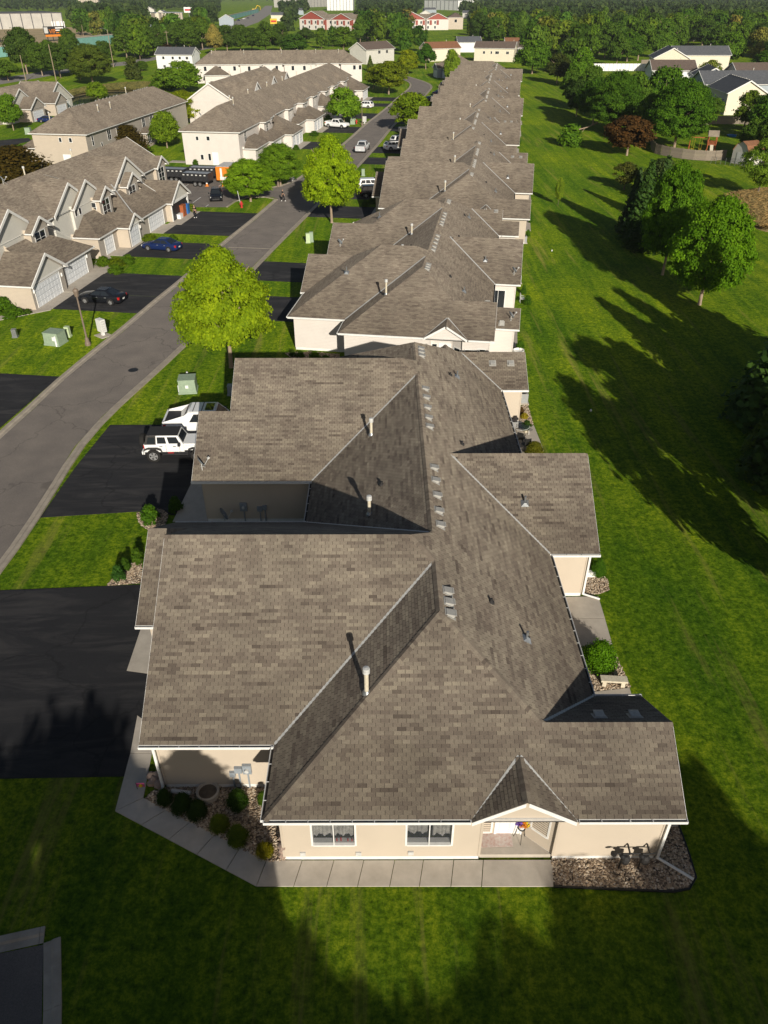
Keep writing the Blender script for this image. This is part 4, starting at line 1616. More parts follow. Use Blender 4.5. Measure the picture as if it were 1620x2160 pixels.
ridge_vents(t, rf, [((-10.2, 3), (-10.2, 12)), ((-10.2, 30), (-10.2, 40))], (-1, 0), 8)
for q0, q1 in (((-4.4, 9.6), (-9.3, 5.1)), ((-4.4, 25.6), (-9, 21.6)), ((-4.4, 38.2), (-9.4, 33.3)), ((-.05, 13.4), (-4.8, 8.7)), ((.15, 24.5), (-4.5, 29.1))):
    v = MB()
    strip(v, [(q0[0], q0[1], rf.z(q0[0] - .06, q0[1] - .06)), (q1[0], q1[1], rf.z(*q1))], .07, .05)
    v.build('valley_flashing', 'flashing', t)
T = local(T1O, TH)
drive(T, .1, 0.0, 4.9, LOUT, 1, 1.4)
drive(T, -.4, 5.0, 12.0, LOUT, 1, 1.9)
drive(T, -.95, 18.4, 25.1, LOUT, 1, 1.6)
drive(T, .1, 29.0, 33.6, LOUT, 1, 1.5)
drive(T, .7, 33.7, 41.3, LOUT, 1, 1.6)
sheet('walk', [T(1.6, 11.5), T(1.6, 14.5), T(-1, 18.4), T(-2.2, 18), T(-.8, 13.5), T(-.3, 11.8)], .04, 'concrete')
sheet('walk', [T(1.4, .2), T(1.5, -.4), T(-2.6, -4.4), T(-8, -6.6), T(-8, -5.4), T(-3, -3.2), T(.1, .1)], .04, 'concrete')
sheet('driveway', GP((-60, 788), (0, 788), (125, 795), (0, 903), (-60, 950)), .028, 'drive_asphalt')

# the white townhouse row
T2O = xy(G(380 + 480 / 3.857, 180 + 655 / 3.857))
t = thing('townhouse', 'long white-sided townhouse row with a plain end wall behind the trailers', 'house', (*T2O, 0), TH, 'townhouses left of the street')
h2, hg = 5.6, 2.7
cs = [Comp(-10.5, .8, -.4, 112.5, 'WESN', h2)]
sd = [0]
for y0, y1, x in ((12.6, 17.4, 1.9), (17.2, 21.5, 1.2), (32.2, 37.5, 1.7), (43.2, 48.2, 2.3), (56, 62, 1.7), (68, 73, 2.2), (81, 87, 1.7), (94, 100, 2.0)):
    cs.append(Comp(-6, x, y0, y1, 'ESN', h2))
    sd.append(0)
for y0, y1, x in ((1.4, 11.2, 3.2), (9.5, 19, 4.0), (18.5, 28.0, 5.7), (33, 41, 3.4), (40, 51, 5.4), (64, 75, 5.0), (88, 98, 4.6), (101.5, 111.6, 6.1)):
    cs.append(Comp(-3, x, y0, y1, 'ESN', hg))
    sd.append(0)
rf = block(t, cs, sd, ['siding_white'])
x = 5.7 - .38
for x, ys in ((5.7 - .38, (19.4, 22.4, 25.3)), (5.4 - .38, (41, 44, 47)), (5.0 - .38, (65, 68.5, 71.5)), (6.1 - .38, (102.6, 105.3, 108)), (4.6 - .38, (89.5, 92.5)), (4.0 - .38, (10.6, 14))):
    for y in ys:
        garage_door(t, (x, y), (x, y + 2.6), 0, 2.5, 2.2, cols=4)
for x, y in ((1.52, 15), (1.3, 34.8), (1.92, 45.7), (1.3, 59), (1.82, 70.5), (1.3, 84), (1.6, 97), (.42, 4.0), (.42, 25)):
    window(t, (x, y - .7), (x, y + .7), 0, 1.4, 3.5, 5.1, 2, 2)
E0 = ((-10.12, -.02), (.42, -.02))
window(t, *E0, 2.55, 3.0, 4.1, 4.7, 1)
window(t, *E0, 4.55, 5.1, 4.1, 4.75, 1)
window(t, *E0, 3.05, 3.55, 0.9, 1.7, 1)
window(t, *E0, 4.5, 4.95, 0.8, 1.9, 1)
entry_door(t, *E0, 5.35, 6.3, 2.1)
for x, y in ((-8.2, 2.6), (-6.2, 17), (-6.4, 30), (-3.9, 12), (-6.2, 44), (-6.3, 58), (-6.2, 72), (-6, 88)):
    flue_pipe(t, rf, x, y, 1.1)
satellite_dish(t, -7.2, 2.6, rf.z(-7.2, 2.6), .8)
T = local(T2O, TH)
for x0, y0, y1 in ((5.3, 19.0, 28.0), (5.0, 41, 50.4), (4.6, 64.5, 74.5), (4.2, 89, 96), (5.7, 102, 111)):
    drive(T, x0, y0, y1, LOUT, 1, 1.8)
sheet('terrace', [T(-14, 1.4), T(-10.4, 1.2), T(-10.4, 3), T(-14, 3.2)], .05, 'concrete')

# the long beige townhouse seen from its back
T3O = xy(G(1075 / 6, 130 + 920 / 6, 5.55))
t = thing('townhouse', 'long beige townhouse with taupe side wall beyond the purple-leaved bush', 'house', (*T3O, 0), TH, 'townhouses left of the street')
cs = [Comp(-10.6, .3, -.2, 50, 'WESN', 5.55), Comp(-8, 1.6, 22, 27, 'ESN', 2.7), Comp(-15, -8, 3, 18, 'WSN', 2.6)]
rf = block(t, cs, [(0, 1, 0, 1), (0, 0, 0, 0), (0, 1, 0, 1)], ['siding_beige', 'siding_taupe'])
E0 = ((-10.22, .18), (-.08, .18))
window(t, *E0, 5.0, 5.45, 4.2, 4.85, 1)
window(t, *E0, 6.9, 7.4, 4.2, 4.85, 1)
entry_door(t, *E0, 5.2, 6.5, 2.1)
for y, z0, z1, w, c in ((2.2, 3.4, 5.0, .6, 1), (5.4, 1.9, 3.4, .6, 1), (8.5, 3.4, 5.0, 1.4, 2), (12.5, 3.4, 5.0, 1.4, 2), (24.5, 3.4, 5, 1.4, 2), (28.5, 3.4, 5, 1.4, 2)):
    window(t, (-.08, y), (-.08, y + w), 0, w, z0, z1, c, 2)
window(t, (1.22, 23), (1.22, 26.2), .2, 2.6, .7, 2.3, 3, 2)
for x, y in ((-7.6, 2.8), (-3.0, 12.5), (-2.9, 17.5), (-5.0, 30)):
    flue_pipe(t, rf, x, y, 1.0)
ridge_vents(t, rf, [((-5.3, 6), (-5.3, 12)), ((-5.3, 16), (-5.3, 27)), ((-5.3, 34), (-5.3, 42))], (1, 0), 7)

# the small gabled townhouse at the left edge
T4O = xy(G(430 / 6, 130 + 765 / 6))
t = thing('townhouse', 'gabled townhouse with the dark blue car in its drive, at the left edge', 'house', (*T4O, 0), TH, 'townhouses left of the street')
cs = [Comp(-17, -5, -12, 25, 'WE', 2.9), Comp(-12, -2.8, -5, 8.2, 'SN', 2.9), Comp(-12, -1.8, 11.7, 25, 'SN', 2.9), Comp(-9, .5, -1, 6.3, 'SN', 2.9), Comp(-9, .5, 10.8, 17.8, 'SN', 2.9)]
rf = block(t, cs, [(0, 1, 0, 1), 2, 2, (0, 1, 0, 1), (0, 1, 0, 1)], ['siding_beige', 'siding_taupe', 'siding_pale'])
for y in (.4, 12.0):
    garage_door(t, (.12, y), (.12, y + 4.6), 0, 4.6, 2.2, cols=8)
garage_door(t, (-2.2, 20), (-2.2, 23), 0, 3, 2.2, cols=5)
T = local(T4O, TH)
sheet('driveway', [T(.2, -.2), T(.2, 5.4), T(22, 5.4), T(22, -.2)], .028, 'drive_asphalt')
sheet('driveway', [T(.2, 11.4), T(.2, 17), T(22, 17), T(22, 11.4)], .03, 'drive_asphalt')
sheet('driveway', GP((-60, 300), (0, 296), (60, 291), (68, 297), (0, 312), (-60, 325)), .028, 'drive_asphalt')

# the townhouse row that closes the street, and the gabled one in front of it
p, q = G(410, 137, 5.55), G(765, 133, 5.55)
t = thing('townhouse', 'white townhouse row lying across the far end behind the other rows', 'house', (p.x, p.y, 0), math.atan2(q.y - p.y, q.x - p.x), 'townhouses left of the street')
Lr = (q - p).length
cs = [Comp(0, Lr, 0, 12, 'WESN', 5.6), Comp(Lr * .26, Lr * .40, -1.2, 12.2, 'WES', 5.6), Comp(Lr * .52, Lr * .72, -1.5, 13, 'WES', 5.6), Comp(Lr * .86, Lr - .1, -1.5, 12.1, 'WES', 5.6),
      Comp(Lr * .05, Lr * .2, -4, 4, 'WES', 2.7), Comp(Lr * .42, Lr * .52, -4, 4, 'WES', 2.7), Comp(Lr * .74, Lr * .85, -4, 4, 'WES', 2.7)]
rf = block(t, cs, [0] * 7, ['siding_white'])
for s in (3, 8, 13, 18, 22, 27.5, 33, 37, 45, 54.5, 56.5):
    y = .38 if not (Lr * .26 < s < Lr * .4 or Lr * .52 < s < Lr * .72 or s > Lr * .86) else (-1.12 if s > Lr * .86 or s > Lr * .52 else -.82)
    window(t, (s, y), (s + 1, y), 0, .9, 3.7, 5.0, 1)
for x in (6, 17, 30, 42, 50):
    flue_pipe(t, rf, x, 4.5, 1.0)
p = G(305 + 130, 200, 0)
t = thing('townhouse', 'white townhouse with steep gables between the yellow-green tree and the small spruce', 'house', (-46.5, 196, 0), TH, 'townhouses left of the street')
cs = [Comp(0, 12, 4, 52, 'WE', 5.2), Comp(4, 15.5, 6, 17, 'SN', 5.2), Comp(4, 15.5, 21, 32, 'SN', 5.2), Comp(4, 15.5, 34, 45, 'SN', 5.2)]
rf = block(t, cs, [0, 1, 1, 1], ['siding_white', 'siding_plain_white'])
for y in (11, 26, 39):
    window(t, (15.12, y), (15.12, y + 1.6), 0, 1.4, 3.0, 4.6, 2, 2)
flue_pipe(t, rf, 6, 20, 1.0)


def house(label, c, w, d, he, rz, wallm, roofm='shingle', ridge='x', wins=(), group='houses in the streets beyond', hip=False, s=.5, door=None):
    """a plain gabled or hipped house; c: middle of its front, w along the front, d deep"""
    t = thing('house', label, 'house', (c[0], c[1], 0), rz, group)
    sides = 'WESN' if hip else ('SN' if ridge == 'x' else 'WE')
    rf = block(t, [Comp(-w / 2 - .4, w / 2 + .4, -.4, d + .4, sides, he, s)], [0], [wallm], roofmat=roofm)
    for (x, z, ww, hh, n) in wins:
        window(t, (-w / 2, -.02), (w / 2, -.02), x + w / 2, x + w / 2 + ww, z, z + hh, n)
    if door is not None:
        entry_door(t, (-w / 2, -.02), (w / 2, -.02), door + w / 2, door + w / 2 + .95, 2.1)
    flue_pipe(t, rf, w * .2, d * .55, .6)
    return t, rf


def mid(a, b):
    p, q = G(*a), G(*b)
    return ((p.x + q.x) / 2, (p.y + q.y) / 2), (q - p).length, math.atan2(q.y - p.y, q.x - p.x)


c, w, rz = mid((333, 146), (408, 147))
t, rf = house('white two-storey house with grey roof at the bend of the public street', c, w, 9, 5.2, rz, 'siding_plain_white', 'shingle_grey', 'x',
              [(-5, 3.6, .9, .9, 1), (-1, 3.6, .9, .9, 1), (2, 3.6, .9, .9, 1), (5, 3.6, 1.0, .9, 2), (-5, .6, 1.0, .9, 2), (0, .6, 1.4, .9, 2)])
ridge_vents(t, rf, [((-w / 2 + 1, 4.8), (w / 2 - 1, 4.8))], (0, 1), 8)
c, w, rz = mid((773, 136), (831, 131))
house('pale grey two-storey house behind the low spruce beside the street bend', c, w, 10, 5.4, rz, 'siding_pale', 'shingle_umber', 'x', [(-1.5, 3.7, 1.5, 1.2, 2), (3.5, 3.7, 1.5, 1.2, 2)])
c, w, rz = mid((908, 130), (966, 128))
house('cream house with rust-red roof beside the columnar tree', c, w + 2, 9, 5.0, rz, 'siding_cream', 'shingle_rust', 'x', [(1.5, 3.2, 1.8, 1.1, 2)])
c, w, rz = mid((1000, 129), (1082, 131))
house('long white house with brown roof across the end of the bungalow row', c, w, 9, 5.2, rz + .05, 'siding_cream', 'shingle_umber', 'x', [(-5, 3.0, .9, 1.0, 1), (-1.5, 3.0, .6, 1.0, 1), (.6, 3.0, 1.6, 1.0, 2), (5.5, 3.0, 1.2, 1.0, 2)])
c, w, rz = mid((902, 157), (940, 167))
t = thing('house', 'blue-grey bungalow with white garage doors and small front gable at the street bend', 'house', (c[0], c[1], 0), rz, 'houses in the streets beyond')
cs = [Comp(-5, 10, 0, 14, 'WESN', 3.0), Comp(-.5, 5, -1.5, 6, 'WE', 3.0)]
rf = block(t, cs, [0, 0], ['siding_bluegrey'])
garage_door(t, (-4.4, .36), (-1, .36), 0, 2.9, 2.2, cols=4)
garage_door(t, (.2, -1.14), (4.4, -1.14), .3, 3.5, 2.2, cols=4)
garage_door(t, (5.4, .36), (9, .36), .2, 3.0, 2.2, cols=4)
c, w, rz = mid((1040, 122), (1100, 120))
house('low house under a brown roof behind the long white house', (c[0] + 4, c[1] + 20), 14, 9, 3.0, .1, 'siding_pale', 'shingle_umber')

# red-and-white flats
for (a, b_, lab, gables) in (((635, 62), (800, 66), 'red and white flats with the big red gable at its left end', (.0, .42)), ((832, 64), (935, 63), 'red and white flats with a red porch gable near its right end', (.0, .62))):
    c, w, rz = mid(a, b_)
    t = thing('apartment_building', lab, 'flats', (c[0], c[1], 0), rz, 'red and white flats')
    cs = [Comp(-w / 2, w / 2, 0, 16, 'SN', 7.6, .42)]
    for g in gables:
        x = -w / 2 + w * g
        cs.append(Comp(x, x + (26 if g == 0 else 20), -3, 14, 'WE', 7.6, .42))
    rf = block(t, cs, [0] + [1] * len(gables), ['siding_white', 'siding_redwood'], inset=.6)
    b = MB()
    for g in gables:
        x = -w / 2 + w * g
        ww = 26 if g == 0 else 20
        b.box(x + .6, x + ww - .6, -2.5, -2.3, 0, 7.4)
    b.build('lower_wall', 'siding_white', t)
    n = int(w / 6.5)
    for i in range(n):
        s = -w / 2 + 3 + i * (w - 6) / n
        inside = any(-w / 2 + w * g - 1 < s < -w / 2 + w * g + 26 for g in gables)
        y = -2.5 if inside else .6
        window(t, (s, y), (s + 3, y), .3, 1.7, 4.4, 6.3, 2, fw=.25)
        pb = MB()
        pb.box(s + 2.2, s + 4.2, y - .06, y - .01, 3.6, 6.8)
        pb.build('red_panel', 'siding_redwood', t)
        window(t, (s, y), (s + 3, y), .3, 1.7, 1.0, 2.9, 2, fw=.25)
c, w, rz = mid((945, 62), (976, 62))
house('tan hip-roofed block at the right end of the red and white flats', (c[0], c[1]), w, 14, 8.5, rz, 'siding_beige', 'shingle_umber', wins=[(-1, 5, 2, 2, 1)], hip=True)

# houses behind the right-hand trees
GR = 'houses behind the right-hand trees'
t, rf = house('cream gable-ended house with dark roof and raised deck in the right-hand gardens', (93.0, 217.6), 9.6, 17, 5.0, R(-4), 'siding_cream', 'shingle_grey', 'y', [], GR, s=.55)
b = MB()
for x in (-10.6, -8, -5.5):
    for y in (2.2, 6):
        b.box(x - .1, x + .1, y - .1, y + .1, 0, 3.4)
b.box(-10.8, -4.9, 2, 6.2, 2.3, 2.45)
b.box(-10.8, -4.9, 2, 2.06, 3.3, 3.4)
b.box(-10.8, -10.72, 2, 6.2, 3.3, 3.4)
for i in range(22):
    b.box(-10.7 + i * .27, -10.66 + i * .27, 2.01, 2.05, 2.45, 3.3)
b.build('deck', 'dirty_black', t)
ridge_vents(t, rf, [((0, 1), (0, 16))], (1, 0), 9)
t, rf = house('grey-sided house with long charcoal roof and row of ridge vents', (101, 240), 22, 11, 5.0, R(2), 'siding_bluegrey', 'shingle_grey', 'x', [(-8, 2.5, 1.2, 1.2, 1)], GR)
ridge_vents(t, rf, [((-10, 5.8), (10, 5.8))], (0, 1), 9)
house('brown-roofed white house with dark deck among the right-hand trees', (96, 285), 14, 10, 5.0, R(-3), 'siding_plain_white', 'shingle_umber', 'x', [], GR)
house('dark-roofed house with white gable edge beside the birch', (99, 258), 9, 15, 5.2, R(-12), 'siding_bluegrey', 'shingle_grey', 'y', [], GR)
house('cream gabled house behind the brown-roofed one', (111, 335), 13, 16, 5.2, R(-10), 'siding_cream', 'shingle_grey', 'y', [], GR)
t, rf = house('charcoal-roofed house with ridge vents behind the cream gable', (128, 350), 22, 11, 5.4, 0, 'siding_cream', 'shingle_grey', 'x', [], GR)
ridge_vents(t, rf, [((-9, 5.8), (9, 5.8))], (0, 1), 7)
house('dark-roofed house at the right picture edge beyond the deck', (118, 262), 20, 12, 5.2, R(3), 'siding_cream', 'shingle_umber', 'x', [], GR)
house('white gable-ended house beyond the bare-twigged tree at the right edge', (150, 312), 8, 12, 5.4, R(-8), 'siding_plain_white', 'shingle_grey', 'y', [], GR, s=.6)
house('small dark-roofed house between the tall poplars', (92, 415), 12, 9, 3.6, 0, 'siding_bluegrey', 'shingle_grey', 'x', [], GR)
house('brick-red roofed house half hidden behind the grey spruce', (72, 470), 12, 9, 3.6, 0, 'siding_bluegrey', 'shingle_rust', 'x', [], GR)
house('white house corner beside the round tree at the end of the lawn', (46, 462), 12, 9, 4.5, .1, 'siding_plain_white', 'shingle_grey', 'x', [], GR)

# roofs that show between the far trees
rnd = random.Random(21)
FAR = 'distant houses half hidden by trees'
for i in range(26):
    y = rnd.uniform(430, 1500)
    x = rnd.uniform(-.30, .62) * y * 1.02 + rnd.uniform(-30, 30)
    if -.16 * y < x < .12 * y and y < 820:
        continue
    house('pale house glimpsed between distant trees', (x, y), rnd.uniform(11, 20), 9, rnd.choice((3.2, 5.2, 5.4)), rnd.uniform(-.4, .4),
          rnd.choice(('siding_plain_white', 'siding_cream', 'siding_pale', 'siding_bluegrey')), rnd.choice(('shingle_grey', 'shingle_umber', 'shingle_grey')), rnd.choice('xy'), [], FAR)

# the big shop shed, the low hall and other commercial blocks
def shed(label, a, b_, h, depth, wallm, roofm, cat='shop', bays=8, name='warehouse'):
    c, w, rz = mid(a, b_)
    t = thing(name, label, cat, (c[0], c[1], 0), rz, 'commercial buildings in the distance')
    m = MB()
    m.box(-w / 2, w / 2, 0, depth, 0, h - .5)
    m.build('wall', wallm, t)
    m = MB()
    m.box(-w / 2 - .4, w / 2 + .4, -.4, depth + .4, h - .5, h)
    m.box(-w * .35, -w * .2, depth * .3, depth * .5, h, h + 2)
    m.build('roof', roofm, t)
    m = MB()
    for i in range(bays + 1):
        x = -w / 2 + w * i / bays
        m.box(x - .3, x + .3, -.35, -.02, 0, h - .6)
    m.build('pilaster', 'store_dark', t)
    return t


t = shed('long grey shop building with dark roof at the left edge', (-40, 63), (135, 59), 11.5, 60, 'store_wall', 'store_dark')
b = MB()
for i in range(3):
    b.box(24 + i * 4, 27 + i * 4, -.2, -.03, 0, 5)
b.build('shop_door', 'door_white', t)
shed('low beige hall with grey roof left of the works', (341, 42), (386, 41), 7, 24, 'siding_beige', 'grey_paint')
shed('white industrial shed with dark front beyond the trees', (690, 22), (745, 22), 16, 60, 'siding_plain_white', 'white_metal')
shed('pale flat factory on the horizon', (635, 16), (690, 14), 14, 60, 'store_wall', 'white_metal')
shed('cluster of pale silos and sheds on the horizon', (895, 20), (965, 22), 14, 40, 'siding_plain_white', 'white_metal')
shed('tan brick hall on the left horizon', (166, 8), (208, 8), 12, 60, 'siding_beige', 'shingle_rust')
# ------------------------------------------------------------------ trees, shrubs, hedges
def leaf_mesh(name, C, Nrm, size, tone, mat='leaf', aspect=1.0, along=None, extra=None):
    """one quad per leaf: centres, facing directions, sizes, tones"""
    n = len(C)
    Nrm = Nrm / (np.linalg.norm(Nrm, axis=1, keepdims=True) + 1e-9)
    ref = rng.normal(size=(n, 3)) if along is None else along
    A = np.cross(Nrm, ref)
    A /= np.linalg.norm(A, axis=1, keepdims=True) + 1e-9
    B = np.cross(Nrm, A)
    s = size[:, None] * .5
    V = np.stack([C - A * s - B * s * aspect * .55, C + A * s * .35 - B * s * aspect, C + A * s + B * s * aspect * .5, C - A * s * .3 + B * s * aspect], 1).reshape(-1, 3)
    nv = n * 4
    V0, F0 = ([], [])
    if extra:
        V0, F0 = extra.v, extra.f
    me = bpy.data.meshes.new(name)
    me.vertices.add(nv + len(V0))
    co = np.concatenate([V.ravel(), np.array(V0, dtype=float).ravel()]) if len(V0) else V.ravel()
    me.vertices.foreach_set('co', co.astype(np.float32))
    lf = [len(f) for f in F0]
    idx = np.concatenate([np.arange(nv), np.array([i + nv for f in F0 for i in f], dtype=int)]) if F0 else np.arange(nv)
    me.loops.add(len(idx))
    me.loops.foreach_set('vertex_index', idx.astype(np.int32))
    tot = np.concatenate([np.full(n, 4), np.array(lf, dtype=int)]) if F0 else np.full(n, 4)
    st = np.concatenate([[0], np.cumsum(tot)[:-1]])
    me.polygons.add(len(tot))
    me.polygons.foreach_set('loop_start', st.astype(np.int32))
    me.polygons.foreach_set('loop_total', tot.astype(np.int32))
    me.materials.append(MATS[mat])
    if F0:
        me.materials.append(MATS['bark'])
        me.polygons.foreach_set('material_index', np.concatenate([np.zeros(n), np.ones(len(F0))]).astype(np.int32))
    at = me.attributes.new('tone', 'FLOAT', 'POINT')
    at.data.foreach_set('value', np.concatenate([np.repeat(tone, 4), np.full(len(V0), .5)]).astype(np.float32))
    me.update()
    me.validate()
    return me


PROF = {'round': (.19, lambda t: max(0, math.sin(math.pi * min(1, max(0, t)) ** .72)) ** .52),
        'ovate': (.235, lambda t: (math.sin(math.pi * t ** .56)) ** .72),
        'broad': (.22, lambda t: math.sin(math.pi * t ** .9) ** .5),
        'column': (.08, lambda t: (math.sin(math.pi * t ** .7)) ** .5),
        'shrub': (.0, lambda t: math.cos(t * math.pi / 2) ** .45),
        'open': (.2, lambda t: math.sin(math.pi * t) ** .7)}


def crown_points(kind, n, lobes, leaf, sd, lobe_r=.2, open_=.0):
    r = np.random.default_rng(sd)
    zb, pf = PROF[kind]
    LC, LR = [], []
    while len(LC) < lobes:
        t = r.uniform(.04, .97)
        p = pf(t)
        if r.uniform() > p + .12:
            continue
        a = r.uniform(0, 2 * math.pi)
        lr = lobe_r * r.uniform(.5, 1.5)
        rad = max(0, .5 * p - lr * .75) * r.uniform(.62, 1.22) ** .6 if r.uniform() < .85 else .5 * p * r.uniform(0, .6)
        LC.append((rad * math.cos(a), rad * math.sin(a), zb + (1 - zb) * t))
        LR.append(lr)
    LC, LR = np.array(LC), np.array(LR)
    k = r.choice(lobes, n, p=LR ** 2 / (LR ** 2).sum())
    d = r.normal(size=(n, 3))
    d /= np.linalg.norm(d, axis=1, keepdims=True)
    d[:, 2] = np.where(d[:, 2] < -.5, -d[:, 2] * .6, d[:, 2])
    rr = LR[k] * (r.uniform(.25, 1.0, n) ** .38)
    sc = np.array([1, 1, (1 - zb) * .95])
    C = LC[k] + d * rr[:, None] * sc * (1 + r.normal(0, .2, n))[:, None]
    ctr = np.array([0, 0, zb + (1 - zb) * .45])
    out = C - ctr
    out /= np.linalg.norm(out, axis=1, keepdims=True) + 1e-9
    Nn = d * .7 + out * .45 + r.normal(size=(n, 3)) * .55 + np.array([0, 0, .15])
    lt = r.normal(.5, .13, lobes)
    tone = np.clip(lt[k] + r.normal(0, .17, n), 0, 1)
    size = leaf * r.uniform(.6, 1.45, n)
    C[:, 2] = np.clip(C[:, 2], .01 if kind == 'shrub' else zb * .7, 1.03)
    return C, Nn, size, tone


def trunk_mb(kind, sd):
    r = random.Random(sd)
    b = MB()
    top = {'column': .8, 'ovate': .7, 'open': .8}.get(kind, .62)
    pts = [Vector((0, 0, -.03)), Vector((0, 0, .02)), Vector((r.uniform(-.01, .01), r.uniform(-.01, .01), .2)), Vector((r.uniform(-.03, .03), r.uniform(-.03, .03), top))]
    b.path(pts, [.034, .024, .019, .006], 9)
    for i in range(9):
        t = r.uniform(.18, .6)
        a = r.uniform(0, 6.28)
        s = Vector((0, 0, t * top / .62))
        ln = r.uniform(.18, .34)
        m = s + Vector((math.cos(a) * ln * .5, math.sin(a) * ln * .5, .09))
        e = s + Vector((math.cos(a) * ln, math.sin(a) * ln, .22))
        b.path([s, m, e], [.012, .008, .003], 6)
    return b


def spruce_points(n_lv, leaf, sd, full=1.0):
    r = np.random.default_rng(sd)
    C, Nn, S, T, A = [], [], [], [], []
    for i in range(n_lv):
        t = i / n_lv
        z = .05 + .95 * t
        rad = .5 * (1 - t) ** .82 * r.uniform(.85, 1.1) + .012
        nb = max(5, int(15 * (1 - t) + 5))
        for j in range(nb):
            a = 2 * math.pi * (j + r.uniform(-.4, .4)) / nb + i * 1.3
            m = max(4, int(11 * full * (rad / .5) + 3))
            ln = rad * r.uniform(.8, 1.12)
            bt = r.normal(.5, .14)
            for k in range(m):
                f = (k + .6) / m
                x = ln * f
                dz = -.10 * f * rad * 2 + .05 * f * f * rad * 2
                w = .045 * (1 - f * .55)
                for sgn in (-1, 1):
                    off = sgn * w * r.uniform(.3, 1.1)
                    C.append((x * math.cos(a) - off * math.sin(a), x * math.sin(a) + off * math.cos(a), z + dz + r.normal(0, .006)))
                    Nn.append((math.cos(a) * .35 + r.normal(0, .3), math.sin(a) * .35 + r.normal(0, .3), .85))
                    A.append((-math.sin(a) * 1.0, math.cos(a), 0))
                    S.append(leaf * r.uniform(.7, 1.4))
                    T.append(min(1, max(0, bt + r.normal(0, .15) + .12 * (f - .5))))
    return np.array(C), np.array(Nn), np.array(S), np.array(T), np.array(A)


PROTO = {}


def proto(kind, q):
    key = (kind, q)
    if key not in PROTO:
        sd = abs(hash(kind)) % 97 if False else sum(map(ord, kind)) + len(q) * 7
        if kind == 'spruce':
            a = {'hi': (44, .040, 1.0), 'mid': (30, .055, .6), 'lo': (13, .11, .3)}[q]
            C, Nn, S, T, A = spruce_points(a[0], a[1], sd, a[2])
            tb = MB()
            tb.path([Vector((0, 0, -.03)), Vector((0, 0, .5)), Vector((0, 0, .97))], [.03, .02, .003], 7)
            if q == 'lo':
                PROTO[key] = (leaf_mesh('spruce_crown', C, Nn, S, T, 'needle', 1.6, A, tb), None)
            else:
                PROTO[key] = (leaf_mesh('spruce_crown', C, Nn, S, T, 'needle', 1.6, A), tb.mesh('trunk', 'bark'))
        else:
            n, lobes, leaf = {'hi': (64000, 250, .0180), 'mid': (13000, 100, .040), 'lo': (1500, 30, .095)}[q]
            lr = {'hi': .078, 'mid': .118, 'lo': .19}[q]
            if kind == 'shrub':
                n, lobes, leaf, lr = {'hi': (12000, 60, .040), 'mid': (2600, 30, .08), 'lo': (300, 12, .2)}[q] + (.19,)
            if kind == 'column':
                lobes = int(lobes * 1.2)
            if kind == 'open':
                n, lobes, lr = int(n * .45), int(lobes * .7), lr * 1.0
            pts = crown_points(kind, n, lobes, leaf, sd, lr)
            if kind == 'shrub':
                PROTO[key] = (leaf_mesh('shrub_leaves', *pts), None)
            elif q == 'lo':
                tb = MB()
                tb.path([Vector((0, 0, -.02)), Vector((0, 0, .5))], [.03, .012], 5)
                PROTO[key] = (leaf_mesh('tree_crown', *pts, extra=tb), None)
            else:
                PROTO[key] = (leaf_mesh('tree_crown', *pts), trunk_mb(kind, sd).mesh('trunk', 'bark_pale' if kind != 'open' else 'bark'))
    return PROTO[key]


def plant(name, label, cat, p, W, H, kind, col, q='mid', group=None, parts=True, rz=None):
    crown, trunk = proto(kind, q)
    rz = random.uniform(0, 6.28) if rz is None else rz
    if not parts or trunk is None:
        o = link(name, crown)
        tag(o, label, cat, group)
        o.color = (*col, 1)
        r = o
    else:
        r = thing(name, label, cat, (0, 0, 0), 0, group)
        c = link('crown', crown, r)
        c.color = (*col, 1)
        link('trunk', trunk, r)
    r.location = (p[0], p[1], p[2] if len(p) > 2 else 0)
    r.rotation_euler = (0, 0, rz)
    r.scale = (W, W, H)
    return r


def tree(label, u, v, vt, wpx, kind, col, q='mid', group=None, name=None, cat='tree', u_top=None):
    """a tree whose foot, top row and crown width were measured in the photograph"""
    p = G(u, v)
    H = height_at(p, vt) * 1.0
    dep = p.y * math.cos(PITCH) + (CAMH - H * .55) * math.sin(PITCH)
    W = wpx * dep / FPX
    H = H - .28 * W * math.tan(PITCH + math.atan((vt - 1080) / FPX)) * .8
    return plant(name or ('spruce' if kind == 'spruce' else 'shrub' if kind == 'shrub' else 'tree'), label, cat, p, W, max(H, .5), kind, col, q, group)


LIME, BRIGHT, MIDG, DEEP, OLIVE = (0.245, 0.350, 0.0110), (0.225, 0.381, 0.0120), (0.135, 0.259, 0.0165), (0.066, 0.154, 0.0097), (0.188, 0.243, 0.0135)
DARK, PURPLE, SPR, BLUESPR, TAN = (0.045, 0.100, 0.0090), (0.075, 0.042, 0.0135), (0.039, 0.084, 0.0150), (0.075, 0.121, 0.0375), (0.300, 0.259, 0.0638)

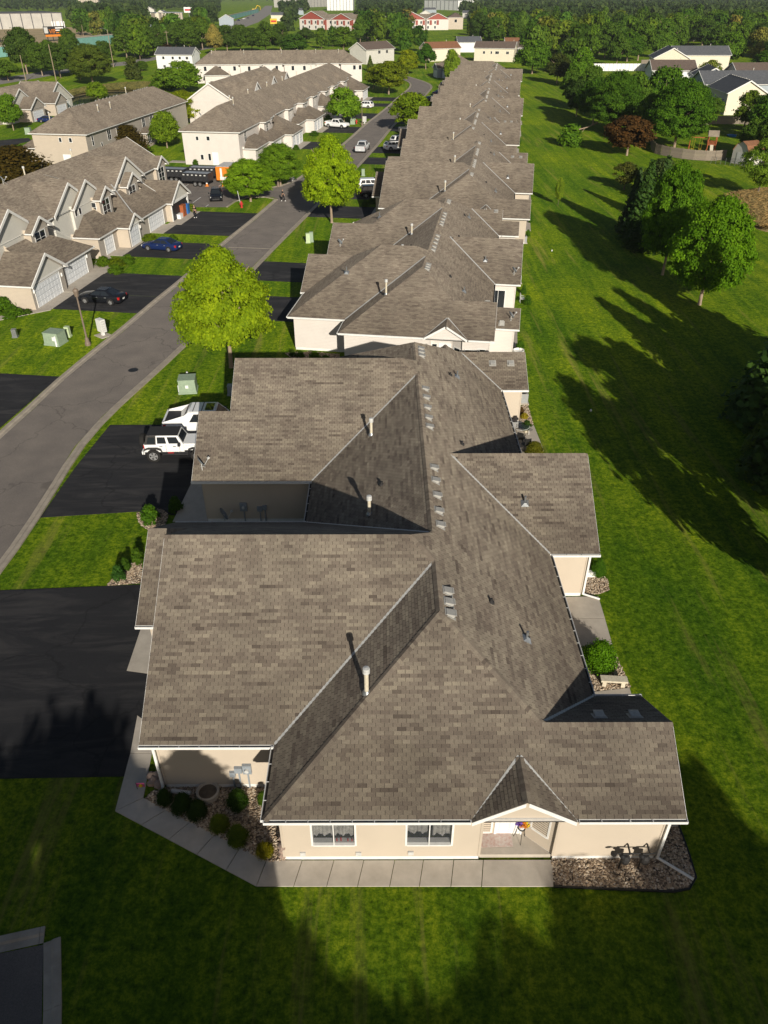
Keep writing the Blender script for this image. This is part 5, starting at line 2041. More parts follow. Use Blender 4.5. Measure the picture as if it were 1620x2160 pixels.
tree('bright lime-green maple by the nearest kerb beside the white-sided bungalow', 488, 775, 510, 205, 'ovate', LIME, 'hi')
tree('tall egg-shaped lime-green maple overhanging the middle of the street', 700, 470, 283, 122, 'ovate', (0.292, 0.424, 0.0120), 'hi')
tree('round green maple on the grass island beside the hydrant', 529, 425, 332, 104, 'round', (0.203, 0.348, 0.0150), 'hi')
tree('green maple with a dark trunk behind the island maple', 592, 392, 300, 92, 'round', (0.158, 0.279, 0.0165), 'hi')
tree('round maple beside the white pickup truck', 726, 264, 184, 68, 'round', (0.165, 0.300, 0.0180), 'mid')
tree('wide olive-green tree over the right kerb beside the dark truck', 866, 278, 196, 88, 'broad', (0.188, 0.275, 0.0120), 'mid')
tree('large olive tree on the far grass island', 820, 199, 130, 78, 'broad', (0.180, 0.227, 0.0120), 'mid')
tree('smaller olive tree at the left of the far grass island', 788, 186, 140, 40, 'round', (0.165, 0.211, 0.0135), 'mid')
tree('columnar pale green tree in front of the blue-grey bungalow', 952, 172, 106, 37, 'column', (0.210, 0.316, 0.0225), 'mid')
tree('big round maple standing alone on the right-hand lawn', 1475, 643, 410, 168, 'round', (0.128, 0.267, 0.0075), 'hi')
tree('dark leafy maple behind the big lone maple', 1397, 580, 342, 128, 'round', (0.105, 0.227, 0.0090), 'hi')
tree('dark spruce in the clump left of the maples', 1347, 505, 332, 88, 'spruce', SPR, 'hi')
tree('second spruce deeper in the clump left of the maples', 1385, 470, 325, 70, 'spruce', (0.048, 0.091, 0.0225), 'mid')
tree('dense dark spruce at the left front of the clump', 1328, 490, 350, 62, 'spruce', (.040, .075, .022), 'hi')
tree('bushy yew-like tree at the back of the clump', 1386, 420, 335, 90, 'shrub', (.062, .098, .026), 'hi')
tree('low dark thicket under the clump of spruces', 1375, 525, 455, 120, 'shrub', (.036, .072, .014), 'hi')
tree('low grey-brown crab tree at the top left of the clump', 1316, 400, 342, 62, 'open', (0.105, 0.121, 0.0225), 'mid')
tree('tall spruce at the right picture edge', 1640, 890, 560, 245, 'spruce', (0.048, 0.100, 0.0180), 'hi')
tree('dark spruce below the tall one at the right edge', 1668, 1010, 690, 230, 'spruce', (0.045, 0.084, 0.0120), 'hi')
tree('yellow-tipped young spruce at the foot of the tall right-edge spruce', 1612, 960, 800, 100, 'spruce', (0.090, 0.138, 0.0135), 'hi')
tree('slender staked sapling on the lawn beside the bungalow row', 1177, 433, 376, 20, 'open', (0.225, 0.324, 0.0225), 'mid')
tree('purple-brown leaved tree by the wooden fence', 1322, 328, 245, 102, 'broad', (0.102, 0.052, 0.0150), 'mid')
tree('light green bush at the end of the fallen limb', 1202, 308, 262, 54, 'shrub', (0.120, 0.243, 0.0150), 'mid', cat='shrub')
tree('large dark tree behind the purple-brown tree', 1290, 282, 150, 112, 'round', (0.078, 0.170, 0.0120), 'hi')
tree('spreading dark tree left of the large dark tree', 1250, 262, 166, 80, 'broad', (0.066, 0.149, 0.0105), 'mid')
tree('big dense tree above the play tower', 1421, 316, 166, 132, 'round', (0.084, 0.191, 0.0112), 'hi')
tree('dense tree between the big one and the brown-roofed house', 1392, 262, 140, 96, 'round', (0.090, 0.194, 0.0135), 'mid')
tree('thin-crowned tree in front of the cream gable wall', 1568, 274, 192, 72, 'open', (0.120, 0.186, 0.0150), 'mid')
tree('leafy tree at the right picture edge beside the cream gable', 1615, 300, 190, 84, 'round', (0.083, 0.186, 0.0135), 'mid')
tree('loose birch at the right edge beside the garden shed', 1596, 415, 290, 96, 'open', (0.173, 0.283, 0.0225), 'hi')
tree('silvery birch in front of the charcoal roof', 1490, 190, 128, 56, 'open', (0.210, 0.259, 0.0450), 'mid')
tree('columnar bright tree in the row at the lawn end', 1222, 186, 102, 54, 'column', (0.120, 0.243, 0.0135), 'mid')
tree('dark copper-tinged tree in the row at the lawn end', 1174, 176, 112, 54, 'round', (0.057, 0.078, 0.0135), 'mid')
tree('round tree closing the end of the long lawn', 1122, 156, 84, 78, 'round', (0.105, 0.211, 0.0150), 'mid')
tree('grey-blue spruce behind the row at the lawn end', 1195, 134, 66, 42, 'spruce', BLUESPR, 'mid')
tree('tall bright poplar behind the row at the lawn end', 1246, 122, 54, 42, 'column', (0.132, 0.243, 0.0165), 'mid')
tree('dark green tree behind the white fence', 1322, 130, 66, 62, 'round', (0.075, 0.162, 0.0120), 'mid')
tree('tall poplar left of the cream gabled house', 1394, 122, 42, 52, 'column', (0.108, 0.207, 0.0195), 'mid')
tree('second tall poplar beside the first one', 1420, 110, 30, 48, 'column', (0.105, 0.194, 0.0195), 'mid')
tree('poplar pair right of the cream gabled house', 1535, 140, 68, 56, 'round', (0.112, 0.219, 0.0165), 'mid')
tree('bare-twigged pale tree beside the white gable house', 1590, 142, 60, 60, 'open', (0.240, 0.243, 0.0525), 'mid')
tree('dark tree at the right edge below the white gable house', 1612, 160, 105, 62, 'round', (0.072, 0.162, 0.0120), 'mid')
tree('yellow-green tree behind the long beige townhouse', 392, 262, 190, 80, 'round', (0.247, 0.300, 0.0105), 'hi')
tree('mid-green tree beside the long beige townhouse wall', 353, 312, 234, 60, 'round', (0.165, 0.259, 0.0150), 'mid')
tree('purple-leaved bush by the long beige townhouse', 276, 326, 264, 82, 'shrub', (0.078, 0.058, 0.0105), 'hi', cat='bush')
tree('large purple-leaved bush at the left picture edge', 40, 392, 306, 168, 'shrub', (0.087, 0.062, 0.0105), 'hi', cat='bush')
tree('green bush tucked beside the purple-leaved bush', 300, 324, 300, 44, 'shrub', (0.128, 0.211, 0.0135), 'mid', cat='bush')
tree('small spruce in front of the steep white gables', 463, 218, 183, 26, 'spruce', (0.060, 0.121, 0.0263), 'mid')
tree('thin browning spruce by the steep white gables', 489, 200, 155, 18, 'spruce', (0.112, 0.121, 0.0263), 'mid')
tree('browning spruce in front of the far white row', 637, 157, 112, 18, 'spruce', (0.195, 0.170, 0.0338), 'mid')
tree('young street tree in front of the left-edge townhouse', 29, 275, 198, 50, 'round', (0.128, 0.243, 0.0150), 'mid')
tree('bright tree on the bank of the pond', 208, 216, 172, 42, 'round', (0.173, 0.275, 0.0135), 'mid')
tree('big grey-green willow by the public street', 196, 178, 92, 88, 'round', (0.120, 0.170, 0.0225), 'hi')
tree('small dark pine on the pond meadow', 283, 168, 120, 36, 'shrub', (0.083, 0.110, 0.0225), 'mid')
tree('broad green tree behind the steep white gables', 388, 196, 128, 78, 'round', (0.150, 0.259, 0.0195), 'mid')
tree('shrubby tree at the left foot of the broad green tree', 350, 192, 146, 62, 'shrub', (0.120, 0.211, 0.0165), 'mid')
tree('low spruce beside the grey two-storey house', 781, 150, 116, 20, 'spruce', (0.090, 0.126, 0.0285), 'mid')
tree('golden-green tree beside the street bend', 860, 156, 105, 46, 'round', (0.240, 0.292, 0.0090), 'mid')
tree('dark oval tree left of the rust-roofed house', 898, 146, 92, 42, 'ovate', (0.057, 0.146, 0.0105), 'mid')
tree('round dark tree behind the far white row', 622, 115, 72, 58, 'round', (0.068, 0.149, 0.0150), 'mid')
tree('tall green tree in the gap of the red and white flats', 760, 90, 36, 34, 'ovate', (0.105, 0.194, 0.0188), 'mid')
tree('leafy tree left of the small house roofs', 725, 112, 56, 54, 'round', (0.112, 0.194, 0.0165), 'mid')
tree('leafy tree in front of the flats, right of the gap', 850, 108, 58, 50, 'round', (0.120, 0.219, 0.0165), 'mid')
tree('mid-green tree hiding the middle of the flats', 800, 92, 48, 44, 'broad', (0.128, 0.219, 0.0263), 'mid')
tree('tall dry tan conifer among the green belt', 455, 116, 52, 36, 'ovate', (0.315, 0.267, 0.0713), 'mid')
tree('dark red-leaved tree behind the grey-roofed white house', 348, 108, 93, 34, 'round', (0.068, 0.029, 0.0135), 'mid')

GL = 'dark trees along the public street'
for u, v, vt, w in ((58, 156, 60, 70), (90, 160, 92, 52), (128, 164, 92, 58), (152, 156, 108, 46), (18, 170, 126, 52), (-10, 165, 132, 50), (222, 134, 86, 44), (268, 122, 55, 52), (300, 121, 50, 54), (325, 116, 58, 50), (150, 118, 60, 40),
                    (372, 106, 48, 52), (402, 110, 42, 56), (428, 104, 38, 50), (480, 112, 54, 46), (508, 110, 52, 48), (532, 108, 60, 44), (562, 114, 46, 56), (592, 110, 50, 42), (645, 92, 58, 40), (170, 168, 118, 30), (300, 150, 128, 26), (105, 128, 84, 46)):
    k = random.choice(('round', 'broad', 'ovate', 'round'))
    j = random.uniform(.7, 1.25)
    tree('dark leafy tree along the public street at the upper left', u, v, vt, w, k, (.085 * j, .150 * j, .018), 'mid', GL)

GQ = 'tall trees behind the right-hand houses'
for u, v, vt, w in ((1275, 122, 50, 60), (1300, 140, 72, 50), (1345, 128, 48, 66), (1370, 96, 30, 52), (1450, 98, 32, 60), (1480, 100, 40, 54), (1510, 120, 50, 58), (1560, 118, 44, 66), (1600, 120, 50, 70), (1635, 150, 60, 70), (1440, 78, 18, 56), (1500, 84, 22, 60), (1550, 90, 20, 60), (1600, 94, 26, 64),
                    (1300, 92, 26, 56), (1245, 96, 34, 50), (1200, 104, 44, 46), (1160, 100, 42, 48), (1120, 106, 50, 46), (1090, 98, 48, 40), (1010, 96, 28, 44), (1040, 98, 36, 46), (1145, 112, 66, 40), (1215, 246, 170, 56), (1200, 222, 150, 44), (1240, 236, 138, 62), (1332, 262, 152, 84), (1365, 300, 196, 74), (1455, 262, 176, 66), (1500, 250, 205, 46), (1585, 322, 250, 60), (1618, 345, 240, 70), (1600, 280, 200, 64)):
    k = random.choice(('round', 'broad', 'ovate', 'round'))
    j = random.uniform(.7, 1.3)
    tree('full green tree in the dense planting at the right-hand gardens', u, v, vt, w, k, (.080 * j, .150 * j, .017), 'mid', GQ)

# belts of trees; what must stay in view is left free
FREE = [(325, 104, 428, 147), (412, 106, 765, 168), (770, 98, 836, 137), (905, 94, 968, 130), (984, 92, 1092, 131), (632, 33, 742, 66), (876, 33, 982, 66), (90, 54, 146, 90), (0, 24, 142, 63),
        (0, 142, 330, 230), (468, 4, 584, 64), (0, 100, 50, 132), (138, 84, 248, 108), (1100, 134, 1165, 700), (1382, 98, 1620, 240), (1248, 124, 1372, 152), (838, 128, 990, 210), (320, 24, 400, 46),
        (0, 66, 110, 110), (570, 38, 592, 62), (655, 6, 700, 20), (690, 0, 750, 28), (165, 0, 210, 10), (1480, 128, 1620, 240), (110, 160, 340, 230), (232, 130, 345, 230), (380, 150, 830, 350), (590, 66, 1100, 100) if False else (0, 0, 0, 0),
        (895, 2, 965, 24)]
GB = 'trees of the green belt beyond the houses'
KINDS = [('round', 'full round green tree in the belt beyond the houses', (0.093, 0.175, 0.0165)), ('ovate', 'pointed green tree in the belt beyond the houses', (0.083, 0.162, 0.0165)),
         ('broad', 'broad dark tree in the belt beyond the houses', (0.060, 0.126, 0.0128)), ('round', 'yellowish-green round tree in the belt beyond the houses', (0.150, 0.203, 0.0165)),
         ('open', 'thin greyish-tan tree in the belt beyond the houses', (0.188, 0.194, 0.0413)), ('spruce', 'dark spruce in the belt beyond the houses', (0.048, 0.084, 0.0165))]
rnd = random.Random(99)
cand = []
v = 148.0
while v > 3.5:
    ppm = (v + 18) / 31.9
    w = 9.5 * ppm
    u = -90 + rnd.uniform(0, w)
    while u < 1710:
        cand.append((u + rnd.uniform(-.3, .3) * w, v + rnd.uniform(-2.0, 2.0) * ppm))
        u += w * rnd.uniform(.42, .78)
    v -= max(1.1, 2.4 * ppm)
belt, forest = [], []
for u, v in cand:
    k = rnd.choices(range(6), (38, 16, 20, 14, 5, 5))[0]
    p = G(u, v)
    hgt = rnd.uniform(9, 15.5) * (1.15 if k == 1 else 1)
    wid = hgt * rnd.uniform(.7, .95) * (.6 if k in (1, 5) else 1)
    ppm = (v + 18) / 31.9
    vt = v - hgt * ppm * .93
    if any(u + wid * ppm / 2 > a and u - wid * ppm / 2 < c and v > b and vt < d for a, b, c, d in FREE):
        continue
    if v > 66 and 250 < u < 900 and v > 132:
        continue
    (belt if len(belt) < 285 and v > 40 else forest).append((p, wid, hgt, k))
for p, wid, hgt, k in belt:
    kind, lab, c = KINDS[k]
    j = rnd.uniform(.75, 1.3)
    col = (c[0] * j * rnd.uniform(.85, 1.15), c[1] * j, c[2] * j * rnd.uniform(.8, 1.2))
    plant('spruce' if kind == 'spruce' else 'tree', lab, 'tree', p, wid, hgt, kind, col, 'lo', GB, parts=False)
# beyond them the wood reads as one mass
Cs, Ns, Ss, Ts = [], [], [], []
base = [crown_points(kd, 110, 14, .26, i + 5, .24) for i, kd in enumerate(('round', 'ovate', 'broad', 'round'))]
for p, wid, hgt, k in forest:
    C, Nn, S, T = base[k % 4]
    a = rnd.uniform(0, 6.28)
    ca, sa = math.cos(a), math.sin(a)
    X = np.stack([(C[:, 0] * ca - C[:, 1] * sa) * wid + p.x, (C[:, 0] * sa + C[:, 1] * ca) * wid + p.y, C[:, 2] * hgt], 1)
    Cs.append(X)
    Ns.append(np.stack([Nn[:, 0] * ca - Nn[:, 1] * sa, Nn[:, 0] * sa + Nn[:, 1] * ca, Nn[:, 2]], 1))
    Ss.append(S * wid)
    Ts.append(np.clip(T + rnd.uniform(-.3, .3), 0, 1))
wood = link('distant_wood', leaf_mesh('distant_wood', np.concatenate(Cs), np.concatenate(Ns), np.concatenate(Ss), np.concatenate(Ts)))
wood.color = (.060, .098, .028, 1)
tag(wood, 'mass of trees stretching to the horizon', 'wood', kind='stuff')

# trees at the near side of the lawn, behind the viewpoint: their long shadows cross the front garden
GS = 'trees of the near lawn whose shadows reach the front garden'
for x, y, w, h, kd, lab in ((-1.3, -6.6, 6.2, 12.1, 'ovate', 'pointed tree whose shadow falls on the garage wall'), (-9, -18, 9, 14, 'round', 'round tree shading the left walk and lawn'),
                            (-17.5, -14, 10, 14.5, 'round', 'round tree shading the lawn by the side street'), (4.5, -19, 9, 12.0, 'broad', 'broad tree shading the lower middle lawn'),
                            (15, -18.5, 9.5, 12.2, 'broad', 'broad tree shading the lower right lawn'), (19.5, -14.5, 9, 13.4, 'round', 'round tree shading the gas meters at the house corner'),
                            (28, -12, 11, 11.5, 'round', 'round tree shading the right lawn corner'), (36, 2, 10, 14, 'round', 'round tree at the far right of the near lawn'), (-4.8, -13.0, 9, 13.6, 'round', 'round tree whose shadow crosses the foot of the black drive'), (20.5, -19.5, 10.5, 13.0, 'broad', 'broad tree shading the bottom right grass beyond the pebble bed'), (13, -22, 10.5, 13.2, 'round', 'round tree shading the bottom edge right of the middle'), (16, -19.5, 9, 13.2, 'round', 'round tree shading the grass below the pebble bed'), (9.5, -24.5, 10, 13.2, 'broad', 'broad tree shading the bottom right lawn'), (3, -24, 10, 13.2, 'broad', 'broad tree shading the lowest strip of lawn'), (-7.5, -22, 10, 15.5, 'round', 'tall round tree shading the lower left lawn'), (-2.5, -15.5, 9, 12.6, 'round', 'round tree shading the corner of the front walk'),
                            (8.5, -21.5, 9, 12.0, 'round', 'round tree shading the lawn below the entry'), (-10.5, -13, 9.5, 13.4, 'broad', 'broad tree shading the grass below the black drive'), (-20, -17, 11, 15, 'round', 'tall round tree shading the side street'),
                            (0, -26, 10, 13, 'broad', 'broad tree behind the others of the near lawn'), (23, 26, 6.5, 12, 'open', 'thin-crowned tree just outside the right picture edge'), (27, 31, 7, 13.5, 'round', 'leafy tree just outside the right picture edge'),
                            (-27, -6, 10, 14, 'round', 'round tree at the far left of the near lawn')):
    plant('tree', lab, 'tree', (x, y), w, h, kd, (0.090, 0.178, 0.0135), 'mid', GS)
for x, y, w, h, lab in ((31, 26, 8, 15, 'spruce standing just right of the picture beside the lawn'), (35, 40, 8, 16, 'tall spruce right of the picture, third along the lawn'), (29.5, 34, 6, 12.5, 'slim spruce right of the picture edge'), (36, 52, 8, 15, 'spruce right of the picture behind the edge spruces')):
    plant('spruce', lab, 'tree', (x, y), w, h, 'spruce', (0.045, 0.089, 0.0150), 'mid', 'spruces along the right-hand lawn')


def shrub(label, u, v, wpx, hm, col, q='hi', h=0.0, group=None, name='shrub', cat='shrub'):
    p = G(u, v, h)
    dep = p.y * math.cos(PITCH) + CAMH * math.sin(PITCH)
    return plant(name, label, cat, (p.x, p.y, h), wpx * dep / FPX, hm, 'shrub', col, q, group)


GG = 'shrubs of the stony front bed'
shrub('dark shrub nearest the garage corner in the front bed', 350, 1692, 34, .75, (0.033, 0.073, 0.0075), group=GG)
shrub('dark shrub second along the front bed', 386, 1706, 46, .8, (0.030, 0.068, 0.0075), group=GG)
shrub('dark juniper below the white planter ring', 418, 1718, 44, .7, (0.036, 0.073, 0.0090), group=GG)
shrub('dark green shrub right of the white planter ring', 503, 1698, 46, .8, (0.039, 0.089, 0.0075), group=GG)
shrub('yellow-green shrub in the middle of the front bed', 464, 1746, 42, .7, (0.143, 0.194, 0.0120), group=GG)
shrub('olive-green shrub low in the front bed', 503, 1772, 46, .75, (0.112, 0.170, 0.0105), group=GG)
shrub('golden small shrub at the tip of the front bed', 559, 1800, 38, .55, (0.225, 0.203, 0.0090), group=GG)
shrub('green shrub half under the front gutter', 556, 1692, 26, .6, (0.083, 0.154, 0.0105), group=GG)
shrub('big rounded glossy bush on the back patio', 1260, 1402, 78, 1.35, (0.112, 0.251, 0.0075), name='bush', cat='bush')
shrub('dark green bush beside the middle wing wall', 1259, 1212, 34, 1.0, (0.075, 0.178, 0.0105))
shrub('bronze-green ornamental grass on the shady patio', 1127, 958, 40, .9, (0.165, 0.170, 0.0150))
GD = 'shrubs beside the driveways'
for u, v, w, h, c, lab in ((318, 1100, 40, 1.1, (0.075, 0.170, 0.0105), 'rounded shrub in the pebble ring by the second drive'), (372, 1078, 30, 1.0, (0.053, 0.121, 0.0105), 'dark shrub by the concrete walk between the garages'),
                           (292, 1186, 26, .9, (0.083, 0.162, 0.0120), 'upper shrub of the pebble strip beside the left bump-out'), (267, 1202, 22, .8, (0.060, 0.130, 0.0105), 'middle shrub of the pebble strip beside the left bump-out'),
                           (252, 1222, 28, .9, (0.053, 0.138, 0.0225), 'lowest blue-green shrub of the pebble strip'),
                           (618, 752, 15, .6, (0.053, 0.097, 0.0105), 'small dark shrub under the white garage wall'), (634, 754, 18, .6, (0.060, 0.113, 0.0105), 'second small shrub under the white garage wall'),
                           (664, 760, 26, .8, (0.105, 0.186, 0.0105), 'green shrub in the bed of the white-sided bungalow'), (688, 766, 24, .7, (0.083, 0.162, 0.0105), 'shrub half hidden by the near roof edge'),
                           (770, 436, 16, .9, (0.075, 0.146, 0.0120), 'shrub by the garage corner beside the tall lime maple'), (785, 430, 18, .9, (0.068, 0.138, 0.0120), 'dark shrub behind the tall lime maple')):
    shrub(lab, u, v, w, h, c, 'mid', group=GD)
GT = 'clipped shrubs in front of the beige townhouse'
for u, v, w, h, c, lab in ((220, 560, 36, 1.0, (0.112, 0.194, 0.0105), 'left clipped shrub between the townhouse garages'), (247, 562, 34, 1.0, (0.143, 0.203, 0.0105), 'yellowish clipped shrub between the townhouse garages'),
                           (245, 576, 34, .9, (0.105, 0.194, 0.0105), 'front clipped shrub between the townhouse garages'), (272, 556, 28, 1.0, (0.098, 0.186, 0.0105), 'right clipped shrub between the townhouse garages'),
                           (316, 508, 34, .8, (0.150, 0.219, 0.0090), 'low yellow-green hedge behind the navy sedan'), (298, 498, 16, 1.0, (0.090, 0.162, 0.0105), 'small shrub beside the single garage door'),
                           (365, 508, 22, .7, (0.098, 0.178, 0.0105), 'shrub right of the navy sedan'), (404, 446, 22, 1.0, (0.150, 0.211, 0.0150), 'bush at the corner of the open garage'),
                           (10, 655, 44, 1.3, (0.083, 0.178, 0.0105), 'tall hedge clump at the left picture edge'), (30, 668, 46, .9, (0.090, 0.186, 0.0105), 'low hedge under the beige end wall'), (60, 662, 16, .5, (0.075, 0.138, 0.0150), 'small shrub at the end-wall corner')):
    shrub(lab, u, v, w, h, c, 'mid', group=GT)
GW = 'shrubs along the white townhouse row'
for u, v, w, lab in ((413, 348, 13, 'round shrub left of the white end wall door'), (402, 346, 9, 'small shrub at the terrace edge'), (663, 286, 22, 'low hedge between the white garages'), (625, 316, 14, 'shrub beside the white garage nearest the maple'), (692, 250, 12, 'shrub beside the white pickup truck')):
    shrub(lab, u, v, w, .9, (0.083, 0.170, 0.0135), 'mid', group=GW)
GR2 = 'shrubs along the back of the bungalow row'
for u, v, w, lab in ((1112, 592 + 50, 17, 'dark rounded shrub on the third patio'), (1104, 620, 12, 'shrub beside the patio chairs'), (1096, 740, 20, 'leafy shrub behind the white-sided bungalow'), (1119, 470, 9, 'small shrub by the beige wing wall'), (1113, 500, 10, 'yellow-tipped shrub by the air conditioner'), (1095, 304, 9, 'small round bush by the far patio')):
    shrub(lab, u, v, w, .9, (0.075, 0.170, 0.0105), 'mid', group=GR2)
# ------------------------------------------------------------------ vehicles
def quad_in(b, A, B, C, D, u0, u1, v0, v1, lift, mi=0):
    A, B, C, D = map(Vector, (A, B, C, D))
    n = (B - A).cross(D - A).normalized() * lift
    P = lambda u, v: (A * (1 - u) + B * u) * (1 - v) + (D * (1 - u) + C * u) * v + n
    b.face([P(u0, v0), P(u1, v0), P(u1, v1), P(u0, v1)], mi)


def wheel(parent, x, y, r, w, chrome=True):
    b = MB()
    s = 1 if y > 0 else -1
    n = 20
    prof = [(r * .62, -w / 2), (r * .93, -w / 2), (r, -w / 2 + .03), (r, w / 2 - .03), (r * .93, w / 2), (r * .62, w / 2)]
    rings = [[Vector((x + q * math.cos(6.2832 * i / n), y + z * s, r + q * math.sin(6.2832 * i / n))) for i in range(n)] for q, z in prof]
    for A, B in zip(rings, rings[1:]):
        for i in range(n):
            b.face([A[i], A[(i + 1) % n], B[(i + 1) % n], B[i]], 0, smooth=True)
    wh = b.build('wheel', 'tyre', parent)
    d = MB()
    y1 = y + s * (w / 2 - .05)
    c = Vector((x, y1, r))
    ring = [c + Vector((r * .64 * math.cos(6.2832 * i / n), 0, r * .64 * math.sin(6.2832 * i / n))) for i in range(n)]
    d.face(ring if s < 0 else ring[::-1], 1)
    for k in range(5):
        a = 6.2832 * k / 5
        e, f = Vector((math.cos(a), 0, math.sin(a))), Vector((-math.sin(a), 0, math.cos(a)))
        o = c + Vector((0, s * .02, 0))
        d.face([o - f * r * .12, o + f * r * .12, o + e * r * .63 + f * r * .16, o + e * r * .63 - f * r * .16], 0)
    for i in range(n):
        a, q = ring[i], ring[(i + 1) % n]
        o = Vector((0, s * .035, 0))
        d.face([a + o, q + o, c + (q - c) * .86 + o, c + (a - c) * .86 + o], 0)
    d.build('rim', ['rim', 'dirty_black'], wh)
    return wh


SPEC = {
    'sedan': dict(st=[(2.42, .66, .32, .60), (2.30, .80, .24, .70), (1.95, .87, .20, .80), (1.0, .905, .18, .93), (-1.6, .905, .18, .97), (-2.1, .87, .20, .97), (-2.34, .80, .28, .92), (-2.42, .72, .36, .80)],
                  gh=(1.02, .22, -.98, -1.86), wb=.86, wr=.60, z=.95, h=1.44, wheels=(1.42, -1.38), r=.33, side=[(.06, .47, .1, .86), (.50, .84, .1, .88)]),
    'suv': dict(st=[(2.32, .74, .36, .80), (2.2, .86, .28, .95), (1.7, .92, .24, 1.02), (1.0, .94, .22, 1.08), (-1.9, .94, .22, 1.10), (-2.22, .90, .28, 1.05), (-2.32, .82, .38, .98)],
                gh=(1.12, .50, -1.85, -2.24), wb=.90, wr=.68, z=1.08, h=1.72, wheels=(1.42, -1.36), r=.37, side=[(.10, .36, .1, .85), (.39, .64, .1, .88), (.67, .90, .12, .86)]),
    'hatch': dict(st=[(2.2, .70, .34, .72), (2.05, .84, .26, .86), (1.6, .89, .22, .95), (.95, .905, .2, 1.0), (-1.75, .905, .2, 1.04), (-2.1, .86, .28, .98), (-2.2, .78, .4, .9)],
                  gh=(1.1, .35, -1.55, -2.08), wb=.86, wr=.62, z=1.0, h=1.6, wheels=(1.35, -1.3), r=.35, side=[(.08, .40, .1, .86), (.43, .70, .1, .88), (.73, .9, .2, .84)]),
    'pickup': dict(st=[(2.9, .80, .45, .95), (2.78, .93, .34, 1.10), (2.2, .98, .30, 1.18), (1.4, .99, .28, 1.20), (-1.05, .99, .28, 1.20), (-1.06, .99, .28, 1.18), (-2.75, .98, .34, 1.18), (-2.88, .95, .42, 1.14)],
                   gh=(1.42, .78, -.78, -1.02), wb=.92, wr=.72, z=1.18, h=1.90, wheels=(1.85, -1.85), r=.40, side=[(.10, .50, .12, .86), (.54, .88, .12, .88)], bed=(-1.12, -2.74)),
    'ev': dict(st=[(2.75, .95, .5, 1.10), (2.6, 1.06, .42, 1.22), (1.7, 1.09, .38, 1.25), (1.3, 1.09, .36, 1.27), (-1.0, 1.09, .36, 1.27), (-1.4, 1.09, .36, 1.25), (-2.6, 1.05, .42, 1.22), (-2.72, 1.0, .5, 1.15)],
               gh=(1.75, 1.05, -.85, -1.75), wb=1.0, wr=.82, z=1.25, h=2.02, wheels=(1.72, -1.72), r=.45, side=[(.16, .45, .12, .86), (.48, .74, .12, .86)], cover=(-1.30, -2.6)),
}


